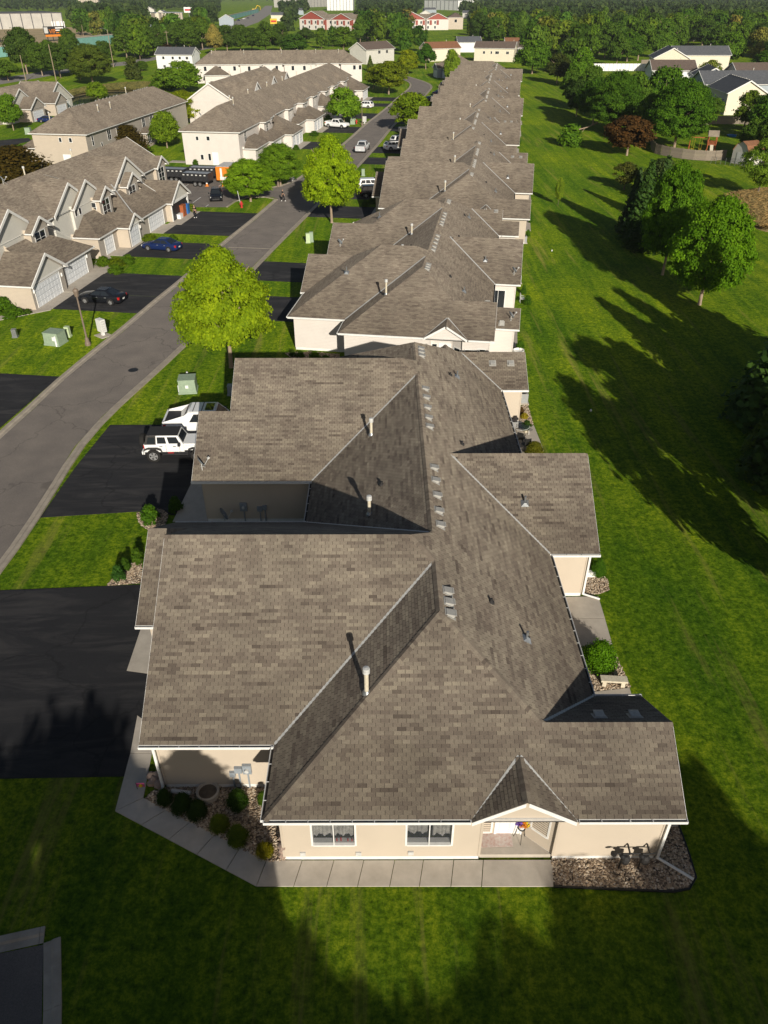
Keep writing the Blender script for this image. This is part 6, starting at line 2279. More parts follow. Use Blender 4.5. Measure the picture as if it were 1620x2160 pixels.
def vehicle(name, label, cat, p, head, col, kind, group=None, dark_roof=False, bed_dark=True):
    S = SPEC[kind]
    t = thing(name, label, cat, (p[0], p[1], .03), head, group)
    b = MB()
    rings = []
    for x, w, z0, z1 in S['st']:
        zm = z0 + (z1 - z0) * .45
        half = [(w * .86, z0), (w * .98, z0 + .08), (w, zm), (w * .985, z1 - .16), (w * .93, z1 - .05), (w * .78, z1)]
        rings.append([Vector((x, -y, z)) for y, z in half] + [Vector((x, 0, z1 + .025))] + [Vector((x, y, z)) for y, z in half[::-1]])
    m = len(rings[0])
    for A, B in zip(rings, rings[1:]):
        for i in range(m - 1):
            b.face([A[i], B[i], B[i + 1], A[i + 1]], 0, smooth=True)
        b.face([A[m - 1], B[m - 1], B[0], A[0]], 1)
    b.face(rings[0], 0)
    b.face(rings[-1][::-1], 0)
    xf0, xf1, xr1, xr0 = S['gh']
    z0, h, wb, wr = S['z'] - .03, S['h'], S['wb'], S['wr']
    zt = h - .06
    lo = [Vector((xf0, -wb, z0)), Vector((xf0, wb, z0)), Vector((xr0, wb, z0)), Vector((xr0, -wb, z0))]
    up = [Vector((xf1, -wr, zt)), Vector((xf1, wr, zt)), Vector((xr1, wr, zt)), Vector((xr1, -wr, zt))]
    top = [Vector((xf1 - .12, -wr + .1, h)), Vector((xf1 - .12, wr - .1, h)), Vector((xr1 + .12, wr - .1, h)), Vector((xr1 + .12, -wr + .1, h))]
    for i in range(4):
        j = (i + 1) % 4
        b.face([lo[i], lo[j], up[j], up[i]], 0)
        b.face([up[i], up[j], top[j], top[i]], 2 if dark_roof else 0, smooth=True)
    b.face(top, 2 if dark_roof else 0)
    for x in S['wheels']:
        for s in (-1, 1):
            w = S['st'][3][1]
            r = S['r'] * 1.16
            ring = [Vector((x + r * math.cos(6.2832 * i / 18), s * (w + .006), S['r'] + r * math.sin(6.2832 * i / 18))) for i in range(18)]
            ring = [Vector((q.x, q.y, max(q.z, S['st'][3][2]))) for q in ring]
            b.face(ring if s < 0 else ring[::-1], 1)
    if 'bed' in S:
        a, c = S['bed']
        b.box(c, a, -.78, .78, .7, 1.185, 1) if False else None
        b.face([(c, -.80, 1.222), (a, -.80, 1.222), (a, .80, 1.222), (c, .80, 1.222)], 2 if bed_dark else 1)
        for s in (-1, 1):
            b.box(c - .1, a + .05, s * .86 - .07, s * .86 + .07, 1.1, 1.30)
        b.box(c - .12, c + .02, -.9, .9, .6, 1.30)
    if 'cover' in S:
        a, c = S['cover']
        b.box(c + .05, a, -.84, .84, 1.2, 1.315, 2)
        for s in (-1, 1):
            b.face([(xr0 + .4, s * 1.0, z0), (c, s * 1.0, z0), (c, s * 1.0, 1.36), (xr1 + .05, s * .86, zt - .1)], 0)
            b.box(c - .02, xr0 + .6, s * .95 - .09, s * .95 + .09, 1.2, 1.36)
        b.box(c - .06, c + .06, -1.0, 1.0, 1.0, 1.36)
    body = b.build('body', [col, 'dirty_black', 'dark_plastic'], t, weld=True)
    g = MB()
    quad_in(g, lo[0], lo[1], up[1], up[0], .07, .93, .1, .93, .012)
    g.build('windscreen', 'glass_dark', t)
    g = MB()
    quad_in(g, lo[2], lo[3], up[3], up[2], .1, .9, .15, .9, .012)
    g.build('rear_window', 'glass_dark', t)
    for s, (A, B, C, D) in ((1, (lo[1], lo[2], up[2], up[1])), (-1, (lo[3], lo[0], up[0], up[3]))):
        for (u0, u1, v0, v1) in S['side']:
            if s < 0:
                u0, u1 = 1 - u1, 1 - u0
            g = MB()
            quad_in(g, A, B, C, D, u0, u1, v0, v1, .012)
            g.build('side_window', 'glass_dark', t)
    xn, wn, zn0, zn1 = S['st'][1]
    xt, wt, zt0, zt1 = S['st'][-2]
    for s in (-1, 1):
        g = MB()
        g.box(xn - .12, xn + .05, s * wn * .78 - .16, s * wn * .78 + .16, zn1 - .22, zn1 - .06)
        g.build('headlight', 'head_lens', t)
        g = MB()
        g.box(xt - .04, xt + .16, s * wt * .93 - .1, s * wt * .93 + .1, zt1 - .3, zt1 - .06)
        g.build('tail_light', 'tail_red', t)
        g = MB()
        xm = xf0 - .28
        g.box(xm - .08, xm + .08, s * (wb + .16) - .1, s * (wb + .16) + .1, z0 + .05, z0 + .22)
        g.build('mirror', col if col != 'car_white' else 'dirty_black', t)
        for q in range(2):
            g = MB()
            xh = xf0 - .95 - q * .95
            g.box(xh - .1, xh + .1, s * S['st'][3][1] - .02, s * S['st'][3][1] + .025, z0 - .16, z0 - .12)
            g.build('door_handle', 'rim', t)
        for x in S['wheels']:
            wheel(t, x, s * (S['st'][3][1] - .07), S['r'], .24)
    g = MB()
    g.box(S['st'][-1][0] - .02, S['st'][-1][0] + .01, -.17, .17, zt0 + .22, zt0 + .36)
    g.build('number_plate', 'plate_white', t)
    g = MB()
    g.box(S['st'][0][0] - .03, S['st'][0][0] + .02, -.5, .5, zn0 + .1, zn0 + .28)
    g.build('grille', 'dirty_black', t)
    if kind == 'ev':
        for i in range(2):
            g = MB()
            x0 = .12 - i * .6
            g.box(x0 - .02, x0 + .02, -.72, .72, h + .0, h + .03)
            g.build('roof_bar', 'dirty_black', t)
        g = MB()
        g.box(.32, .92, -.55, .55, h + .0, h + .012)
        g.build('roof_window', 'glass_dark', t)
    return t


def between(a, b, h=0.0):
    """ground point halfway between two wheel contacts and the heading from the first to the second"""
    p, q = G(*a, h), G(*b, h)
    return (p + q) / 2, math.atan2(q.y - p.y, q.x - p.x)


def parked(a, b, kind, name, label, cat, col, side=-1, group=None, **k):
    """a, b: rear and front wheel contacts on the visible side; side: which flank that is"""
    c, hd = between(a, b)
    S = SPEC[kind]
    off = S['st'][3][1] - .1
    n = Vector((math.sin(hd), -math.cos(hd), 0)) * (1 if side > 0 else -1)
    mx = sum(S['wheels']) / 2
    d = Vector((math.cos(hd), math.sin(hd), 0))
    c = c - n * off - d * mx
    return vehicle(name, label, cat, c, hd, col, kind, group, **k)


CARS = 'cars parked in the driveways'
parked((237, 645), (180, 641), 'sedan', 'sedan', 'black sedan with silver wheels in front of the nearest pair of garage doors', 'car', 'car_black', -1, CARS)
parked((360, 533), (311, 529), 'sedan', 'sedan', 'dark navy blue sedan with white wheels by the single garage doors', 'car', 'car_navy', -1, CARS)
p = G(457, 421)
vehicle('hatchback', 'black hatchback with bright number plate nosed to the grass in the parking lot', 'car', p, math.atan2(G(453, 434).y - G(468, 405).y, G(453, 434).x - G(468, 405).x) + .1, 'car_black', 'hatch', CARS)
parked((690, 269), (724, 272), 'pickup', 'pickup_truck', 'white crew-cab pickup truck in the drive of the white townhouses', 'pickup truck', 'car_white', 1, CARS)
q0, q1 = G(764, 322), G(800, 286)
vehicle('pickup_truck', 'silver pickup truck driving away up the street', 'pickup truck', G(765, 319) , math.atan2(q1.y - q0.y, q1.x - q0.x) - .02, 'car_silver', 'pickup', 'vehicles on the street')
parked((822, 319), (853, 317), 'suv', 'suv', 'silver-white sport utility vehicle with black wheels nearest the road on the right', 'car', 'car_white', 1, CARS, dark_roof=True)
parked((836, 307), (866, 304), 'suv', 'suv', 'white sport utility vehicle with white roof behind the silver-white one', 'car', 'car_white', 1, CARS)
parked((776, 229), (758, 228), 'suv', 'suv', 'white sport utility vehicle in the far drive of the white townhouses', 'car', 'car_white', -1, CARS)
parked((856, 284), (884, 283), 'pickup', 'pickup_truck', 'dark pickup truck in shade under the wide olive tree', 'pickup truck', 'car_grey', 1, CARS)
parked((772, 403), (800, 402), 'suv', 'suv', 'white car behind the dark one beside the tall lime maple', 'car', 'car_white', 1, CARS)
parked((776, 418), (806, 417), 'suv', 'suv', 'black sport utility vehicle between the tall lime maple and the roof', 'car', 'car_black', 1, CARS)
parked((933, 186), (950, 186), 'suv', 'suv', 'black car at the bend of the street with a bright rear', 'car', 'car_black', 1, CARS)
parked((922, 202), (940, 201), 'sedan', 'sedan', 'dark blue car second from the bend of the street', 'car', 'car_navy', 1, CARS)
parked((908, 218), (926, 217), 'suv', 'suv', 'black car third from the bend of the street', 'car', 'car_black', 1, CARS)
parked((88, 259), (112, 259), 'sedan', 'sedan', 'dark blue car in front of the left-edge townhouse garage', 'car', 'car_navy', 1, CARS)
parked((392, 985), (300, 985), 'ev', 'x', 'x y z w', 'car', 'car_white') if False else None
p = G(352, 878, 1.3)
vehicle('pickup_truck', 'white wide pickup truck with dark bed cover and roof panels beside the white off-roader', 'pickup truck', (p.x + 2.55, p.y, 0), R(2), 'car_white', 'ev', CARS)

# the white off-roader with black hard top and spare wheel
p = G(327, 974)
jx, jy = p.x + 1.48, p.y + .82
t = thing('off_road_car', 'white four-door off-road car with black top, big tyres and spare wheel at the back', 'car', (jx, jy, .03), R(1), CARS)
b = MB()
W = .79
b.box(-2.02, .62, -W, W, .72, 1.28)
b.box(.62, 2.0, -.70, .70, .80, 1.30)
b.box(1.98, 2.08, -.66, .66, .78, 1.26)
b.box(-2.06, -1.98, -.74, .74, .70, 1.26)
for s in (-1, 1):
    b.box(.66, 1.95, s * .70 - .08 * (s < 0), s * .70 + .08 * (s > 0), .98, 1.20)
b.build('body', ['car_white'], t)
b = MB()
zt = 1.88
lo = [Vector((.60, -W + .02, 1.27)), Vector((.60, W - .02, 1.27)), Vector((-2.0, W - .02, 1.27)), Vector((-2.0, -W + .02, 1.27))]
up = [Vector((.28, -.64, zt)), Vector((.28, .64, zt)), Vector((-1.80, .64, zt)), Vector((-1.80, -.64, zt))]
for i in range(4):
    j = (i + 1) % 4
    b.face([lo[i], lo[j], up[j], up[i]], 0)
b.build('cabin', ['car_white', 'dark_plastic'], t)
b = MB()
b.face([u + Vector((0, 0, .03)) for u in up])
for i in range(4):
    j = (i + 1) % 4
    b.face([up[i] * 1.0, up[j] * 1.0, up[j] + Vector((0, 0, .03)), up[i] + Vector((0, 0, .03))])
for s, (A, B, C, D) in ((1, (lo[1], lo[2], up[2], up[1])), (-1, (lo[3], lo[0], up[0], up[3]))):
    u = (.70, 1.0) if s > 0 else (0, .30)
    quad_in(b, A, B, C, D, u[0], u[1], 0, 1, .012)
quad_in(b, lo[2], lo[3], up[3], up[2], 0, 1, 0, 1, .012)
b.build('hard_top', 'dark_plastic', t)
for (A, B, C, D, wins) in ((lo[3], lo[0], up[0], up[3], ((.06, .27, .12, .82), (.335, .575, .12, .84), (.64, .93, .12, .84))), (lo[1], lo[2], up[2], up[1], ((.07, .36, .12, .84), (.425, .665, .12, .84), (.73, .94, .12, .82)))):
    for (u0, u1, v0, v1) in wins:
        g = MB()
        quad_in(g, A, B, C, D, u0, u1, v0, v1, .02)
        g.build('side_window', 'glass_dark', t)
g = MB()
quad_in(g, lo[0], lo[1], up[1], up[0], .08, .92, .1, .9, .016)
g.build('windscreen', 'glass_dark', t)
for x in (1.475, -1.475):
    for s in (-1, 1):
        wheel(t, x, s * .80, .47, .32)
        g = MB()
        pts = [(-.66, .60), (-.56, .98), (-.3, 1.08), (.3, 1.08), (.56, .98), (.66, .60)]
        for (xa, za), (xb, zb) in zip(pts, pts[1:]):
            g.face([(x + xa, s * .72, za), (x + xb, s * .72, zb), (x + xb, s * .99, zb), (x + xa, s * .99, za)])
            g.face([(x + xa, s * .99, za), (x + xb, s * .99, zb), (x + xb, s * .99, zb - .07), (x + xa, s * .99, za - .07)])
        g.build('fender_flare', 'dark_plastic', t)
for s in (-1, 1):
    g = MB()
    g.box(-.86, .86, s * .84 - .06, s * .84 + .06, .55, .64)
    g.box(-.86, .86, s * .74 - .05, s * .74 + .05, .60, .74)
    g.build('side_step', 'dirty_black', t)
    g = MB()
    g.box(-.5, -.1, s * .80 - .012, s * .80 + .012, .64, .69)
    g.build('trim_badge', 'red_paint', t)
    g = MB()
    g.box(.30, .46, s * 1.0 - .12, s * 1.0 + .12, 1.30, 1.48)
    g.build('mirror', 'dirty_black', t)
    g = MB()
    g.box(-2.08, -2.0, s * .70 - .09, s * .70 + .09, .98, 1.24)
    g.build('tail_light', 'tail_red', t)
    for x in (-.9, .0):
        g = MB()
        g.box(x - .1, x + .1, s * .80 - .01, s * .80 + .02, 1.12, 1.16)
        g.build('door_handle', 'dirty_black', t)
        g = MB()
        g.box(x + .32, x + .335, s * W - .004, s * W + .004, .74, 1.27)
        g.build('door_gap', 'dirty_black', t)
g = MB()
g.box(-2.24, -2.06, -.82, .82, .56, .78)
g.build('bumper', 'car_white', t)
g = MB()
for q, r0, r1, x in ((0, .2, .47, -2.14),):
    n = 20
    prof = [(.26, -2.12), (.44, -2.12), (.47, -2.16), (.47, -2.36), (.44, -2.40), (.26, -2.40), (.22, -2.36), (0.02, -2.36)]
    rings = [[Vector((xx, rr * math.cos(6.2832 * i / n), 1.22 + rr * math.sin(6.2832 * i / n))) for i in range(n)] for rr, xx in prof]
    for A, B in zip(rings, rings[1:]):
        for i in range(n):
            g.face([A[i], A[(i + 1) % n], B[(i + 1) % n], B[i]], 0, smooth=True)
g.build('spare_wheel', 'tyre', t)


# trailers
def dump_trailer(label, a, b_, group='trailers in the parking lot'):
    p, q = G(*a), G(*b_)
    hd = math.atan2(q.y - p.y, q.x - p.x)
    c = (p + q) / 2
    t = thing('dump_trailer', label, 'trailer', (c.x, c.y, .02), hd, group)
    l = 2.3
    b = MB()
    for s in (-1, 1):
        b.box(-l, l, s * 1.02 - .04, s * 1.02 + .04, .75, 1.95)
        for i in range(7):
            x = -l + .05 + i * (2 * l - .1) / 6
            b.box(x - .05, x + .05, s * 1.08 - .03, s * 1.08 + .03, .75, 1.9)
        b.box(-l - .04, l + .04, s * 1.05 - .09, s * 1.05 + .09, 1.86, 1.97)
    b.box(-l, l, -1.0, 1.0, .70, .80)
    for x in (-l, l):
        b.box(x - .05, x + .05, -1.06, 1.06, .75, 1.95)
    b.build('body', 'dirty_black', t)
    b = MB()
    b.box(-l - .2, l - .2, -.55, -.45, .5, .7)
    b.box(-l - .2, l - .2, .45, .55, .5, .7)
    b.tube((-l - .1, -.5, .6), (-l - 1.4, 0, .55), .06, n=6)
    b.tube((-l - .1, .5, .6), (-l - 1.4, 0, .55), .06, n=6)
    b.tube((-l - 1.2, 0, .0), (-l - 1.2, 0, .95), .05, n=6)
    b.build('drawbar', 'black_iron', t)
    for x in (.1, .95):
        for s in (-1, 1):
            wheel(t, x, s * 1.2, .38, .24)
    b = MB()
    for s in (-1, 1):
        b.box(-.4, 1.45, s * 1.2 - .14, s * 1.2 + .14, .80, .84)
    b.build('mudguard', 'black_iron', t)
    b = MB()
    for i in range(6):
        x = -l + .45 + i * (2 * l - .9) / 5
        b.box(x - .16, x + .16, -1.115, -1.09, 1.62, 1.78)
    b.build('marker', 'white_metal', t)
    b = MB()
    b.face([(-l + .1, -1, 1.9), (l - .1, -1, 1.9), (l - .1, 1, 1.9), (-l + .1, 1, 1.9)])
    b.build('mesh_cover', 'grey_paint', t)
    return t


dump_trailer('black dump trailer nearest the traffic cone', (390, 389), (447, 392))
dump_trailer('black dump trailer behind the front one', (404, 377), (460, 379))
dump_trailer('black dump trailer at the left, half behind the townhouse gable', (345, 380), (392, 382))
p = G(472, 387)
t = thing('box_trailer', 'orange box trailer with white rear behind the island maple', 'trailer', (p.x + .3, p.y + 2.0, .02), R(-9), 'trailers in the parking lot')
b = MB()
b.box(-1.15, 1.15, -2.0, 2.4, .45, 2.5)
b.build('body', ['orange_paint'], t)
b = MB()
b.box(-1.12, -.55, -2.03, -2.005, .5, 2.42)
b.build('rear_door', 'orange_paint', t)
b = MB()
b.box(-.5, 1.12, -2.03, -2.005, .5, 1.0)
b.box(-.42, -.1, -2.03, -2.005, 1.0, 2.3)
b.build('white_panel', 'door_white', t)
b = MB()
b.box(-1.1, 1.1, -1.9, 2.3, 2.5, 2.53)
b.build('roof', 'white_metal', t)
for s in (-1, 1):
    wheel(t, s * 1.2, .4, .33, .22) if False else None
b = MB()
for s in (-1, 1):
    for y in (0, .75):
        b.tube((s * 1.02, y, .33), (s * 1.24, y, .33), .33, n=14)
b.build('wheel', 'tyre', t)
# ------------------------------------------------------------------ people
def skin_obj(name, parent, verts, edges, mat, root=0, sub=2):
    import bmesh
    bm = bmesh.new()
    ly = bm.verts.layers.skin.verify()
    vs_ = []
    for i, (p, r) in enumerate(verts):
        v = bm.verts.new(p)
        v[ly].radius = (r, r) if not isinstance(r, tuple) else r
        v[ly].use_root = (i == root)
        vs_.append(v)
    for a, b in edges:
        bm.edges.new((vs_[a], vs_[b]))
    me = bpy.data.meshes.new(name)
    bm.to_mesh(me)
    bm.free()
    me.materials.append(MATS[mat])
    o = link(name, me, parent)
    o.modifiers.new('skin', 'SKIN').use_smooth_shade = True
    s = o.modifiers.new('sub', 'SUBSURF')
    s.levels = s.render_levels = sub
    return o


def person(label, p, rz, stride=.25, lean=.0):
    J = {'pelvis': ((0, 0, .93), .13), 'waist': ((0, .01 + lean * .3, 1.08), .12), 'chest': ((0, .02 + lean, 1.30), .15), 'neck': ((0, .02 + lean, 1.48), .055), 'head': ((0, .05 + lean, 1.60), .085), 'crown': ((0, .05 + lean, 1.72), .07)}
    for s, k in ((-1, 'l'), (1, 'r')):
        f = stride * s
        J['hip' + k] = ((s * .1, 0, .90), .1)
        J['knee' + k] = ((s * .1, f * .55 + .06, .50), .062)
        J['ankle' + k] = ((s * .1, f - .04, .09), .042)
        J['toe' + k] = ((s * .11, f + .15, .04), .04)
        J['sho' + k] = ((s * .19, lean, 1.40), .065)
        J['elb' + k] = ((s * .25, -f * .3 + lean, 1.13), .043)
        J['wri' + k] = ((s * .26, -f * .8 + .08 + lean, .90), .03)
        J['palm' + k] = ((s * .26, -f * .9 + .09 + lean, .82), .03)
        for i in range(4):
            J['f%d%s' % (i, k)] = ((s * (.245 + .0), -f * .9 + .06 + .022 * i + lean, .74 - (.012 if i in (1, 2) else 0)), .010)
        J['th' + k] = ((s * .23, -f * .9 + .15 + lean, .79), .010)
    names = list(J)
    ix = {n: i for i, n in enumerate(names)}
    E = [('pelvis', 'waist'), ('waist', 'chest'), ('chest', 'neck'), ('neck', 'head'), ('head', 'crown')]
    for k in 'lr':
        E += [('pelvis', 'hip' + k), ('hip' + k, 'knee' + k), ('knee' + k, 'ankle' + k), ('ankle' + k, 'toe' + k), ('chest', 'sho' + k), ('sho' + k, 'elb' + k), ('elb' + k, 'wri' + k), ('wri' + k, 'palm' + k), ('palm' + k, 'th' + k)]
        E += [('palm' + k, 'f%d%s' % (i, k)) for i in range(4)]
    o = skin_obj('person', None, [J[n] for n in names], [(ix[a], ix[b]) for a, b in E], 'skin')
    tag(o, label, 'person', 'people outside')
    o.location = (p[0], p[1], .03)
    o.rotation_euler = (0, 0, rz)

    def cloth(name, nodes, edges, grow, mat):
        skin_obj(name, o, [(J[n][0], J[n][1] + grow) for n in nodes], [(nodes.index(a), nodes.index(b)) for a, b in edges], mat)
    cloth('shirt', ['waist', 'chest', 'shol', 'elbl', 'shor', 'elbr'], [('waist', 'chest'), ('chest', 'shol'), ('shol', 'elbl'), ('chest', 'shor'), ('shor', 'elbr')], .022, 'black_cloth')
    cloth('trousers', ['pelvis', 'hipl', 'kneel', 'anklel', 'hipr', 'kneer', 'ankler'], [('pelvis', 'hipl'), ('hipl', 'kneel'), ('kneel', 'anklel'), ('pelvis', 'hipr'), ('hipr', 'kneer'), ('kneer', 'ankler')], .02, 'black_cloth')
    for k in 'lr':
        cloth('shoe', ['ankle' + k, 'toe' + k], [('ankle' + k, 'toe' + k)], .018, 'door_white')
    hx, hy, hz = J['crown'][0]
    skin_obj('hair', o, [((hx, hy - .03, hz - .09), .085), ((hx, hy + .0, hz + .0), .08)], [(0, 1)], 'black_cloth')
    return o


person('person in black walking on the street with white shoes', G(597, 425), R(-75), .28)
person('person in dark clothes standing at the open garage corner', G(413, 460), R(160), .10, .04)

# ------------------------------------------------------------------ street furniture
def lamp_post(label, u, v, vt):
    p = G(u, v)
    H = height_at(p, vt)
    t = thing('street_lamp', label, 'street lamp', p, 0, 'street lamps')
    b = MB()
    b.lathe((0, 0, 0), [(.26, 0), (.26, .22), (.19, .34), (.17, .62), (.10, .72)], 12)
    b.build('base', 'lamp_brown', t)
    b = MB()
    b.lathe((0, 0, .7), [(.085, 0), (.065, H - 1.5)], 10)
    b.build('post', 'lamp_brown', t)
    b = MB()
    b.lathe((0, 0, H - .85), [(.06, 0), (.15, .06), (.25, .55), (.20, .56)], 8)
    b.lathe((0, 0, H - .28), [(.27, 0), (.20, .14), (.05, .22), (.03, .28)], 8)
    ln = b.build('lantern', 'lamp_brown', t)
    b = MB()
    b.lathe((0, 0, H - .78), [(.12, 0), (.20, .44)], 8)
    b.build('lantern_glass', 'lamp_glass', ln)


lamp_post('brown lantern post on the grass by the nearest left kerb', 186, 728, 606)
lamp_post('lantern post under the dark-trunked maple by the parking lot', 587, 394, 318)
lamp_post('lantern post beside the white mailbox near the white pickup', 764, 265, 205)


def boxy(name, label, cat, u, v, w, d, h, mat, rz=0., group=None, cap=.04, skirt=True):
    p = G(u, v)
    t = thing(name, label, cat, p, rz, group)
    b = MB()
    if skirt:
        b.box(-w / 2 - .05, w / 2 + .05, -d / 2 - .05, d / 2 + .05, 0, h * .12)
    k = .94
    lo = [Vector((-w / 2, -d / 2, h * .1)), Vector((w / 2, -d / 2, h * .1)), Vector((w / 2, d / 2, h * .1)), Vector((-w / 2, d / 2, h * .1))]
    up = [Vector((q.x * k, q.y * k, h)) for q in lo]
    for i in range(4):
        b.face([lo[i], lo[(i + 1) % 4], up[(i + 1) % 4], up[i]])
    b.face(up)
    b.build('cabinet', mat, t)
    b = MB()
    b.box(-w * .5, w * .5, -d * .5, d * .5, h - cap, h + .02)
    b.build('lid', mat, t)
    return t


UB = 'utility boxes on the grass'
t = boxy('transformer', 'grey-green transformer cabinet right of the street beside a white post', 'transformer', 398, 824, 1.35, 1.25, 1.15, 'green_paint', .12, UB)
b = MB()
b.box(-.12, .12, -.69, -.66, .5, .75)
b.build('warning_sign', 'plate_white', t)
t = boxy('transformer', 'grey-green transformer cabinet on the left grass beside the lantern post', 'transformer', 119, 724, 1.5, 1.3, 1.15, 'green_paint', -.25, UB)
b = MB()
b.box(.2, .5, -.70, -.66, .5, .85)
b.build('warning_sign', 'plate_white', t)
for lab, u, v, h in (('white marker post in front of the left transformer', 120, 731, .95), ('white marker post at the corner of the right transformer', 379, 830, .7), ('short white marker post behind the right transformer', 396, 796, .5)):
    p = G(u, v)
    b = MB()
    b.lathe(p, [(.085, 0), (.08, h - .03), (.05, h)], 8)
    tag(b.build('marker_post', 'door_white'), lab, 'post', 'white marker posts')
boxy('pedestal', 'small grey pedestal at the far left of the grass', 'utility box', 33, 711, .42, .4, .75, 'galvanised', .1, UB)
boxy('pedestal', 'pale green pedestal right of the left transformer', 'utility box', 145, 710, .42, .4, .95, 'pale_green_paint', -.1, UB)
boxy('pedestal', 'dark grey pedestal in the roof shadow by the right transformer', 'utility box', 489, 832, .55, .5, .8, 'grey_paint', .0, UB)
boxy('pedestal', 'left pale green pedestal of the pair by the olive grass strip', 'utility box', 650, 512, .5, .45, 1.15, 'pale_green_paint', .1, UB)
boxy('pedestal', 'right green pedestal of the pair by the olive grass strip', 'utility box', 657, 510, .5, .45, 1.2, 'green_paint', .1, UB)
boxy('pedestal', 'green pedestal behind the tall lime maple', 'utility box', 766, 371, .55, .5, 1.1, 'green_paint', .1, UB)
boxy('transformer', 'green cabinet beside the red hydrant near the white pickup', 'transformer', 744, 262, 1.1, .9, 1.25, 'green_paint', .0, UB)
boxy('transformer', 'pale cabinet on the grass of the left-edge townhouse', 'transformer', 61, 283, 1.2, 1.0, 1.3, 'green_paint', .0, UB)


def mailbox(label, u, v, rz):
    p = G(u, v)
    t = thing('mailbox_cluster', label, 'mailbox', p, rz, 'white mailbox clusters')
    b = MB()
    b.box(-.65, .65, -.55, .55, 0, .06)
    b.build('pad', 'concrete', t)
    b = MB()
    b.box(-.14, .14, -.12, .12, .06, .42)
    b.build('foot', 'white_trim', t)
    b = MB()
    b.box(-.40, .40, -.24, .24, .42, 1.58)
    cb = b.build('cabinet', 'white_trim', t)
    for i in range(2):
        for j in range(5):
            b = MB()
            b.box(.402, .415, -.22 + i * .22, -.01 + i * .22, .48 + j * .21, .66 + j * .21)
            b.build('mail_door', 'white_metal', cb)


mailbox('white mailbox cluster on a pad beside the nearest left kerb', 218, 708, R(-40))
mailbox('white mailbox cluster at the mouth of the parking lot', 616, 383, R(-40))
mailbox('white mailbox cluster beside the lantern post near the white pickup', 769, 261, R(-35))

def hydrant(label, u, v):
    t = thing('fire_hydrant', label, 'hydrant', G(u, v), 0, 'red fire hydrants')
    b = MB()
    b.lathe((0, 0, 0), [(.2, 0), (.2, .06), (.14, .08), (.13, .62), (.19, .64), (.19, .70), (.15, .76), (.10, .86), (.05, .90), (.05, .95)], 12)
    b.build('barrel', 'red_paint', t)
    for a in (0, 1.57, 3.14):
        b = MB()
        b.tube((0, 0, .5), (.26 * math.cos(a), .26 * math.sin(a), .5), .08, n=8)
        b.build('nozzle', 'red_paint', t)
    b = MB()
    b.tube((-.16, .1, .5), (-.42, .15, 2.3), .03, n=6)
    b.build('marker_rod', 'door_white', t)


hydrant('red fire hydrant with white marker rod on the grass island', 510, 438)
hydrant('red fire hydrant by the green cabinet near the white pickup', 752, 261)


def cone(label, u, v, h, r, cols):
    t = thing('traffic_cone', label, 'traffic cone', G(u, v), 0, 'traffic cones in the lot')
    b = MB()
    b.box(-r * 1.5, r * 1.5, -r * 1.5, r * 1.5, .02, .07)
    b.build('foot', cols[0], t)
    n = len(cols)
    for i, c in enumerate(cols):
        b = MB()
        b.lathe((0, 0, .07), [(r * (1 - .8 * i / n), h * i / n), (r * (1 - .8 * (i + 1) / n), h * (i + 1) / n)], 12)
        b.build('band', c, t)


cone('orange and white cone in front of the dump trailers', 437, 393, 1.3, .2, ('orange_paint', 'door_white', 'red_paint', 'door_white'))
cone('slim orange delineator post by the orange trailer', 470, 394, 1.2, .1, ('orange_paint', 'orange_paint', 'door_white', 'orange_paint'))

b = MB()
p = G(281, 781)
b.lathe((p.x, p.y, .0), [(.42, .0), (.42, .028), (.36, .03), (.05, .031)], 20)
tag(b.build('manhole_cover', 'black_iron'), 'round dark manhole cover in the near street', 'manhole cover')

# ------------------------------------------------------------------ pebble beds
def inside(p, poly):
    c = False
    for i in range(len(poly)):
        a, b = poly[i], poly[i - 1]
        if (a[1] > p[1]) != (b[1] > p[1]) and p[0] < (b[0] - a[0]) * (p[1] - a[1]) / (b[1] - a[1]) + a[0]:
            c = not c
    return c


STONE = None


def pebbles(name, poly, density, r=.042):
    sheet('bed', poly, .022, 'bed_soil')
    xs, ys = [p[0] for p in poly], [p[1] for p in poly]
    ar = area(poly)
    n = int(ar * density)
    base = np.array([(1, 0, 0), (-.9, .3, .1), (.1, 1, 0), (0, -1, .1), (.1, 0, .75), (-.35, .2, .6)]) * 1.0
    F = [(0, 2, 4), (2, 5, 4), (2, 1, 5), (1, 3, 5), (3, 4, 5), (3, 0, 4)]
    V, FF, T = [], [], []
    rr = np.random.default_rng(int(ar * 100))
    k = 0
    while k < n:
        p = (rr.uniform(min(xs), max(xs)), rr.uniform(min(ys), max(ys)))
        if not inside(p, poly):
            continue
        a = rr.uniform(0, 6.28)
        s = r * rr.uniform(.6, 1.5)
        c, d = math.cos(a), math.sin(a)
        q = base * np.array([s * 1.25, s * .9, s * .9]) * rr.uniform(.8, 1.2, (6, 1))
        V.append(np.stack([q[:, 0] * c - q[:, 1] * d + p[0], q[:, 0] * d + q[:, 1] * c + p[1], q[:, 2] + .02 + rr.uniform(0, .03)], 1))
        FF += [tuple(i + k * 6 for i in f) for f in F]
        k += 1
    me = bpy.data.meshes.new(name)
    me.from_pydata(np.concatenate(V).tolist(), [], FF)
    me.materials.append(MATS['pebble'])
    return tag(link(name, me), 'tan and brown river pebbles in a garden bed', 'pebbles', kind='stuff')


